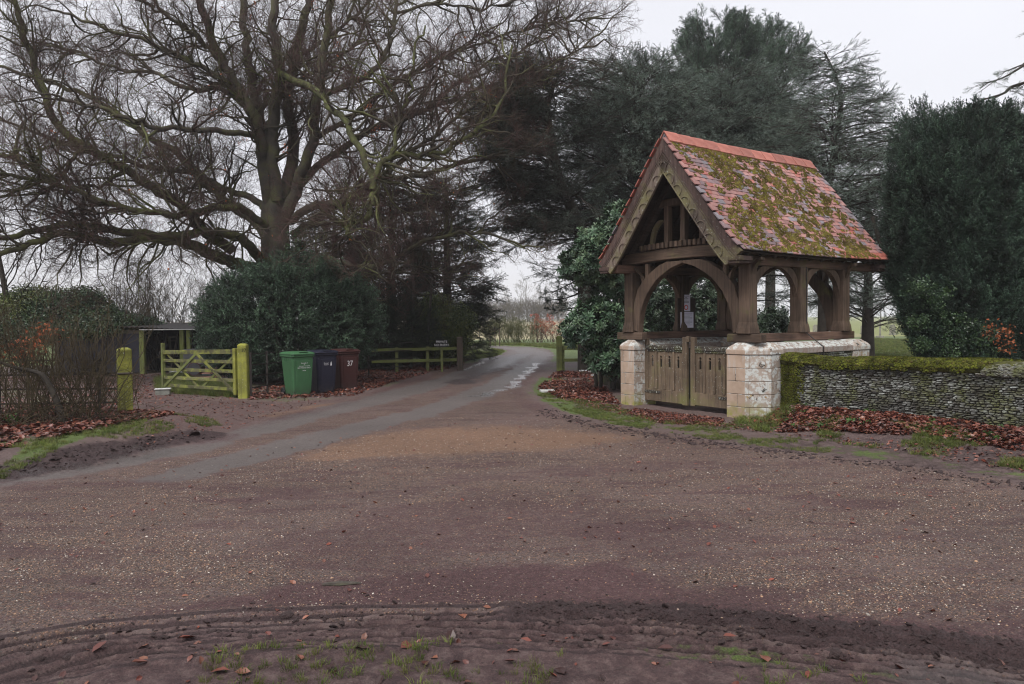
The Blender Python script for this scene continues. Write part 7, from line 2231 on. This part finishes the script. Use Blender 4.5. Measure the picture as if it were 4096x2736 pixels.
# ivy heap over the shed roof and the green growth beyond
r = np.random.default_rng(600)
def ivy_heap(name, label, blobs, n, protos, seed, Y):
    r = np.random.default_rng(seed); C, RR = [], []
    b0 = wp(blobs[0][0], 1300, Y); b = np.array([b0[0], Y, zt(b0[0], Y)])
    root = empty(name, tuple(b)); tag(root, label, 'bush')
    for x, y, w, h, d in blobs:
        t = wp(x, y, Y + d) - b; m = (Y + d) / FPX; C.append(tuple(t)); RR.append((w * m, max(.6, w * m * .5), h * m))
    stems(root, r, 5, 1.8, .8, .03, M['bark_dark'], .2, 'stem')
    mass('foliage', root, r, (np.array(C), np.array(RR)), n, protos, (.7, 1.5), up=.5, inner=.2, zmin=.1, noise=1.3)
ivy_heap('ivy_mound', 'mound of dark ivy spilling over the shed roof', [(300, 1255, 110, 75, 1.0), (430, 1306, 90, 22, .1), (330, 1312, 90, 24, .0), (200, 1280, 120, 60, .8), (400, 1275, 100, 50, 1.0), (480, 1295, 80, 26, .9), (560, 1305, 60, 14, .8), (120, 1300, 110, 50, .6), (330, 1210, 70, 40, 1.2), (250, 1230, 70, 40, 1.2), (180, 1330, 90, 30, .2), (40, 1330, 90, 60, .8)], 3600, SP['ivyroof'], 601, 24.6)
ivy_heap('privet_bush', 'yellow green bush at the left edge beyond the hedge', [(60, 1215, 110, 45, 0), (150, 1200, 90, 40, 0), (10, 1260, 100, 50, -.5), (100, 1260, 90, 50, -.4), (-60, 1240, 100, 60, 0)], 1500, SP['laurel'], 602, 25.8)

# ------------------------------------------------------------------ leaves, grass, pebbles and clods on the ground
def leaf_proto(i):
    r = np.random.default_rng(700 + i)
    L, W = 1.0, r.uniform(.5, .68); c = r.uniform(-.25, .35); tw = r.uniform(-.3, .3)
    P = [(-.5, 0, 0), (-.15, .5 * W, .10 + c * .3), (.2, .45 * W, .12 + c * .3 + tw * .2), (.5, 0, c * .5), (.2, -.45 * W, .1 + c * .2 - tw * .2), (-.15, -.5 * W, .08), (.05, 0, .0)]
    mb = MB(); mb.add(P, [(0, 6, 1), (1, 6, 2), (2, 6, 3), (3, 6, 4), (4, 6, 5), (5, 6, 0)])
    return proto('leaf_%d' % i, mb.mesh('leaf', M['litter']))
LEAF = [leaf_proto(i) for i in range(6)]
def on_ground(r, poly_px, n, dens=None):
    """random points inside a polygon given in photo pixels, even per picture area near to ground area"""
    poly = gp(poly_px); a = np.array(poly); x0, y0 = a.min(0); x1, y1 = a.max(0)
    X, Y = [], []; tot = 0; it = 0
    while tot < n and it < 60:
        x = r.uniform(x0, x1, n * 3); y = r.uniform(y0, y1, n * 3); k = sdist(x, y, poly) < 0
        if dens is not None: k &= r.uniform(0, 1, len(x)) < dens(x, y)
        X.append(x[k]); Y.append(y[k]); tot += k.sum(); it += 1
    X = np.concatenate(X)[:n]; Y = np.concatenate(Y)[:n]
    return X, Y, ztv(X, Y)[0]
def leaf_litter(name, label, poly, n, size, seed, dens=None, pile=.03):
    r = np.random.default_rng(seed); X, Y, Z = on_ground(r, poly, n, dens); n = len(X)
    s = r.uniform(*size, n)
    tag(scatter(name, np.stack([X, Y, Z + r.uniform(.003, pile, n)], 1), np.stack([r.normal(0, .34, n), r.normal(0, .34, n), r.uniform(0, 2 * PI, n)], 1), s, LEAF), label, kind='stuff')
patch = lambda f, lo, hi, sd: (lambda x, y: sstep(lo, hi, fbm(x * f, y * f, sd)))
leaf_litter('leaf_litter', 'thick rusty beech leaves on the bank under the left hedge', [(-700, 1960), (0, 1850), (280, 1790), (520, 1735), (700, 1700), (640, 1680), (480, 1668), (250, 1660), (-100, 1670), (-700, 1740)], 13000, (.06, .11), 1, patch(1.4, .25, .45, 5), .05)
leaf_litter('leaf_litter', 'deep red brown leaves banked against the flint wall', [(3110, 1640), (3300, 1650), (3700, 1700), (4096, 1745), (4500, 1800), (4500, 1960), (4096, 1850), (3700, 1790), (3350, 1755), (3050, 1730), (2980, 1690)], 21000, (.035, .085), 2, patch(1.6, .28, .45, 7), .035)
leaf_litter('leaf_litter', 'scattered leaves on the verge before the gates', [(2490, 1640), (2900, 1690), (3100, 1740), (3500, 1800), (4096, 1900), (4096, 1850), (3300, 1760), (2900, 1720), (2500, 1665), (2250, 1600), (2150, 1560), (2230, 1500), (2380, 1540), (2470, 1600)], 3400, (.03, .06), 3)
leaf_litter('leaf_litter', 'matted brown leaf crumbs right in front of the gates', [(2540, 1632), (2900, 1678), (2880, 1712), (2640, 1690), (2500, 1655)], 3800, (.02, .05), 21, None, .012)
leaf_litter('leaf_litter', 'red leaves under the rhododendron and the right fence', [(2150, 1545), (2230, 1490), (2600, 1480), (2420, 1545), (2480, 1620), (2330, 1600), (2230, 1590)], 6500, (.06, .10), 4, patch(.9, .25, .5, 9), .04)
leaf_litter('leaf_litter', 'red leaves on the left verge behind the bins', [(1000, 1600), (1420, 1580), (1600, 1520), (1840, 1462), (1900, 1430), (1700, 1440), (1450, 1480), (1200, 1510), (1000, 1560)], 9000, (.06, .10), 5, patch(.9, .25, .5, 10), .04)
leaf_litter('leaf_litter', 'trodden leaves scattered on the muddy foreground', [(-300, 2900), (4400, 2900), (4200, 2640), (3000, 2560), (1900, 2500), (900, 2530), (0, 2640)], 110, (.02, .06), 6, None, .008)
leaf_litter('leaf_litter', 'sparse brown leaves on the gravel forecourt', [(0, 2500), (4096, 2500), (4096, 1960), (3000, 1800), (2300, 1680), (1500, 1700), (600, 1860), (0, 1960)], 420, (.03, .055), 7, None, .006)
leaf_litter('leaf_litter', 'dark leaf crumbs on the dirt drive', [(300, 1640), (560, 1520), (1300, 1600), (1000, 1690), (600, 1800)], 1800, (.03, .06), 8, None, .01)
leaf_litter('leaf_litter', 'leaves lying in the ground before the shed', [(-300, 1520), (650, 1500), (600, 1600), (450, 1650), (-300, 1680)], 3000, (.05, .09), 9, None, .02)

r = np.random.default_rng(801)
spots = [(120, 2790 - 110), (1530, 2490), (1625, 2590), (1800, 2560), (560, 2660), (880, 2690), (2100, 2570), (2040, 2655), (2660, 2600), (1200, 2640), (1320, 2680), (3060, 2640), (1700, 2660), (400, 2600), (2450, 2560), (750, 2560), (970, 2700), (2240, 2690), (1450, 2600), (3610, 2690), (1850, 2470), (2920, 2555)]
for k, (px, py) in enumerate(spots):
    q = GZ(px, min(py, 2725)); s = r.uniform(.06, .10)
    o = link('leaf', LEAF[k % 6].data, TERR['ground'], (q.x, q.y, q.z + .012), (r.normal(0, .2), r.normal(0, .2), r.uniform(0, 6))); o.scale = (s, s, s)

def grass(name, label, poly, n, protos, sc, seed, dens=None):
    r = np.random.default_rng(seed); X, Y, Z = on_ground(r, poly, n, dens); n = len(X)
    tag(scatter(name, np.stack([X, Y, Z - .004], 1), np.stack([r.normal(0, .15, n), r.normal(0, .15, n), r.uniform(0, 6.28, n)], 1), r.uniform(*sc, n), protos), label, kind='stuff')
grass('grass', 'thin grass tufts in the trodden mud at the very front', [(-300, 2900), (4000, 2900), (3300, 2680), (2600, 2590), (1900, 2560), (900, 2590), (100, 2690)], 260, SP['grass'], (.3, .65), 11, patch(1.6, .55, .66, 13))
grass('grass', 'short green grass along the left bank edge', [(0, 1920), (330, 1800), (620, 1755), (890, 1700), (820, 1678), (560, 1690), (420, 1735), (200, 1790), (-200, 1870), (-200, 1950)], 1300, SP['grass'], (.35, .8), 12, patch(2.2, .40, .55, 14))
grass('grass', 'low mossy grass on the verge before the gates', [(2150, 1580), (2260, 1640), (2440, 1688), (2720, 1736), (3020, 1782), (3320, 1815), (3320, 1780), (3100, 1735), (2980, 1690), (2880, 1700), (2640, 1680), (2500, 1640), (2420, 1600), (2300, 1590), (2200, 1560)], 4600, SP['grass'], (.22, .55), 13, patch(2.6, .34, .60, 15))
grass('grass', 'grass growing round the near pier and wall foot', [(2930, 1690), (3060, 1735), (3180, 1700), (3180, 1660), (3070, 1650), (2980, 1672)], 420, SP['grass'], (.8, 1.3), 14)
grass('grass', 'sparse blades on the right verge', [(3100, 1745), (3500, 1800), (4096, 1890), (4300, 1930), (4200, 1840), (3700, 1770), (3300, 1720), (3100, 1690)], 1500, SP['grass'], (.3, .8), 15, patch(1.8, .42, .62, 16))
grass('grass', 'long grass under the five bar gate', [(640, 1572), (950, 1592), (960, 1540), (700, 1500), (620, 1520)], 1500, SP['grasslong'], (.5, .95), 16)
grass('grass', 'short green turf of the churchyard lawn', [(3440, 1452), (3800, 1452), (3800, 1362), (3440, 1352)], 5200, SP['grasslong'], (.35, .7), 17)
grass('grass', 'green verge grass on the far side of the bend', [(1880, 1378), (2100, 1384), (2230, 1395), (2600, 1400), (2600, 1380), (2200, 1378), (1880, 1372)], 2600, SP['grasslong'], (.5, .9), 18)
grass('grass', 'green grass round the boulders at the lane bend', [(1840, 1450), (1990, 1425), (2020, 1405), (1960, 1394), (1850, 1392)], 1500, SP['grasslong'], (.4, .7), 19)
grass('weeds', 'small leafy weeds among the leaves below the wall', [(3080, 1735), (3500, 1760), (4096, 1840), (4096, 1770), (3500, 1690), (3100, 1650)], 70, SP['weed'], (.5, 1.0), 20)
# snowdrops
fl = MB()
for k in range(9):
    a = k * 2.4; x, y = math.cos(a) * .05 * (k ** .5) / 1.6, math.sin(a) * .05 * (k ** .5) / 1.6
    fl.beam((x, y, 0), (x * 1.5, y * 1.5, .13), .004, .004); fl.cm = 1
    fl.loft([[(x * 1.5 + dx, y * 1.5 + dy, z) for dx, dy in ((-q, 0), (0, -q), (q, 0), (0, q))] for z, q in ((.095, .014), (.12, .012), (.135, .003))]); fl.cm = 0
FLm = fl.mesh('snowdrop_clump', [M['weed'], M['white']])
for k, (px, py) in enumerate(((2330, 1497), (2368, 1500), (2378, 1516), (2395, 1510), (2388, 1490))):
    q = GZ(px, py); o = link('snowdrops', FLm, None, tuple(q)); o.scale = (1.0, 1.0, 1.0); tag(o, ['clump of white snowdrops nearest the right fence', 'clump of white snowdrops second from the fence', 'lowest clump of white snowdrops by the paling fence', 'clump of white snowdrops touching the paling fence', 'clump of white snowdrops highest up the slope'][k], 'flowers', 'snowdrop clumps under the rhododendron')

# loose pebbles on the lane
def pebble(i, mat):
    rr = random.Random(i); mb = MB(); n = 6
    mb.loft([[(math.cos(2 * PI * j / n) * q * rr.uniform(.8, 1.1), math.sin(2 * PI * j / n) * q * .75, z) for j in range(n)] for z, q in ((-.3, .7), (.1, 1.0), (.5, .55))]); return proto('pebble', mb.mesh('pebble', mat))
t = NT('loose_pebbles'); cc = t.ramp(t.rand(), [(0, (.16, .10, .075)), (.25, (.30, .19, .125)), (.5, (.44, .26, .15)), (.7, (.24, .21, .19)), (.85, (.40, .33, .26)), (1, (.60, .55, .48))])
M['pebble'] = t.fin(cc, .5, None, .4)
PEB = [pebble(i, M['pebble']) for i in range(4)]
r = np.random.default_rng(900)
X, Y, Z = on_ground(r, [(-200, 2640), (900, 2480), (1900, 2460), (3000, 2530), (4300, 2720), (4300, 2050), (3700, 1880), (2700, 1750), (2150, 1640), (1500, 1690), (600, 1850), (-200, 2000)], 30000,
                  lambda x, y: np.clip(4.2 / y, 0, 1) ** 1.3 * (.25 + .75 * sstep(.3, .6, fbm(x * .9, y * .9, 19))))
_z, a_, b_, _d, _o = ztv(X, Y)
k = r.uniform(0, 1, len(X)) < np.clip(a_[0] * 1.3 - b_[1] * .7 - a_[2] * .75 - a_[1] * .7, .03, 1)
X, Y, Z = X[k], Y[k], Z[k]; n = len(X)
s = .0028 + r.gamma(2.0, .0011, n)
tag(scatter('gravel', np.stack([X, Y, Z + s * .1], 1), np.stack([r.normal(0, .3, n), r.normal(0, .3, n), r.uniform(0, 6.28, n)], 1), np.stack([s, s, s * .8], 1), PEB), 'loose orange and white pebbles strewn over the lane', kind='stuff')
# clods of dark mud
def clod(i):
    rr = random.Random(50 + i); mb = MB(); n = 7
    mb.loft([[(math.cos(2 * PI * j / n) * q * rr.uniform(.65, 1.25), math.sin(2 * PI * j / n) * q * rr.uniform(.65, 1.2), z * rr.uniform(.8, 1.2)) for j in range(n)] for z, q in ((-.3, .9), (.15, 1.0), (.5, .7), (.72, .25))]); return proto('clod', mb.mesh('clod', M['clod']))
M['clod'] = m_simple('wet_mud_clods', [(.3, (.028, .016, .015)), (.7, (.065, .040, .038))], 1.5, .6, .6, 5, .05, spec=.4)
CL = [clod(i) for i in range(5)]
def clods(label, line, n, wd, sc, seed):
    r = np.random.default_rng(seed); P = np.array(line); seg = np.diff(P, axis=0); L = np.linalg.norm(seg, axis=1); i = r.choice(len(seg), n, p=L / L.sum()); u = r.uniform(0, 1, n)[:, None]
    Q = P[i] + seg[i] * u; nn = np.stack([-seg[i][:, 1], seg[i][:, 0]], 1) / L[i][:, None]; Q = Q + nn * r.normal(0, wd, n)[:, None]
    s = sc * r.gamma(2.2, .4, n)
    tag(scatter('mud_clods', np.stack([Q[:, 0], Q[:, 1], ztv(Q[:, 0], Q[:, 1])[0] + s * .05], 1), np.stack([r.normal(0, .4, n), r.normal(0, .4, n), r.uniform(0, 6.28, n)], 1), np.stack([s * 1.3, s, s * .6], 1), CL), label, kind='stuff')
clods('torn black mud clods along the left lane edge', LEFTMUD[1:], 1600, .17, .011, 31)
clods('dark mud clods thrown up in front on the right', MUDRIDGE, 1500, .12, .006, 32)
clods('mud crumbs along the tyre ruts', RUT1, 1500, .16, .008, 33)
clods('dark crumbs on the right lane edge', gp([(2160, 1640), (2400, 1700), (2700, 1748), (3000, 1798), (3300, 1828), (3700, 1880), (4096, 1955), (4300, 2000)]), 1500, .14, .012, 34)
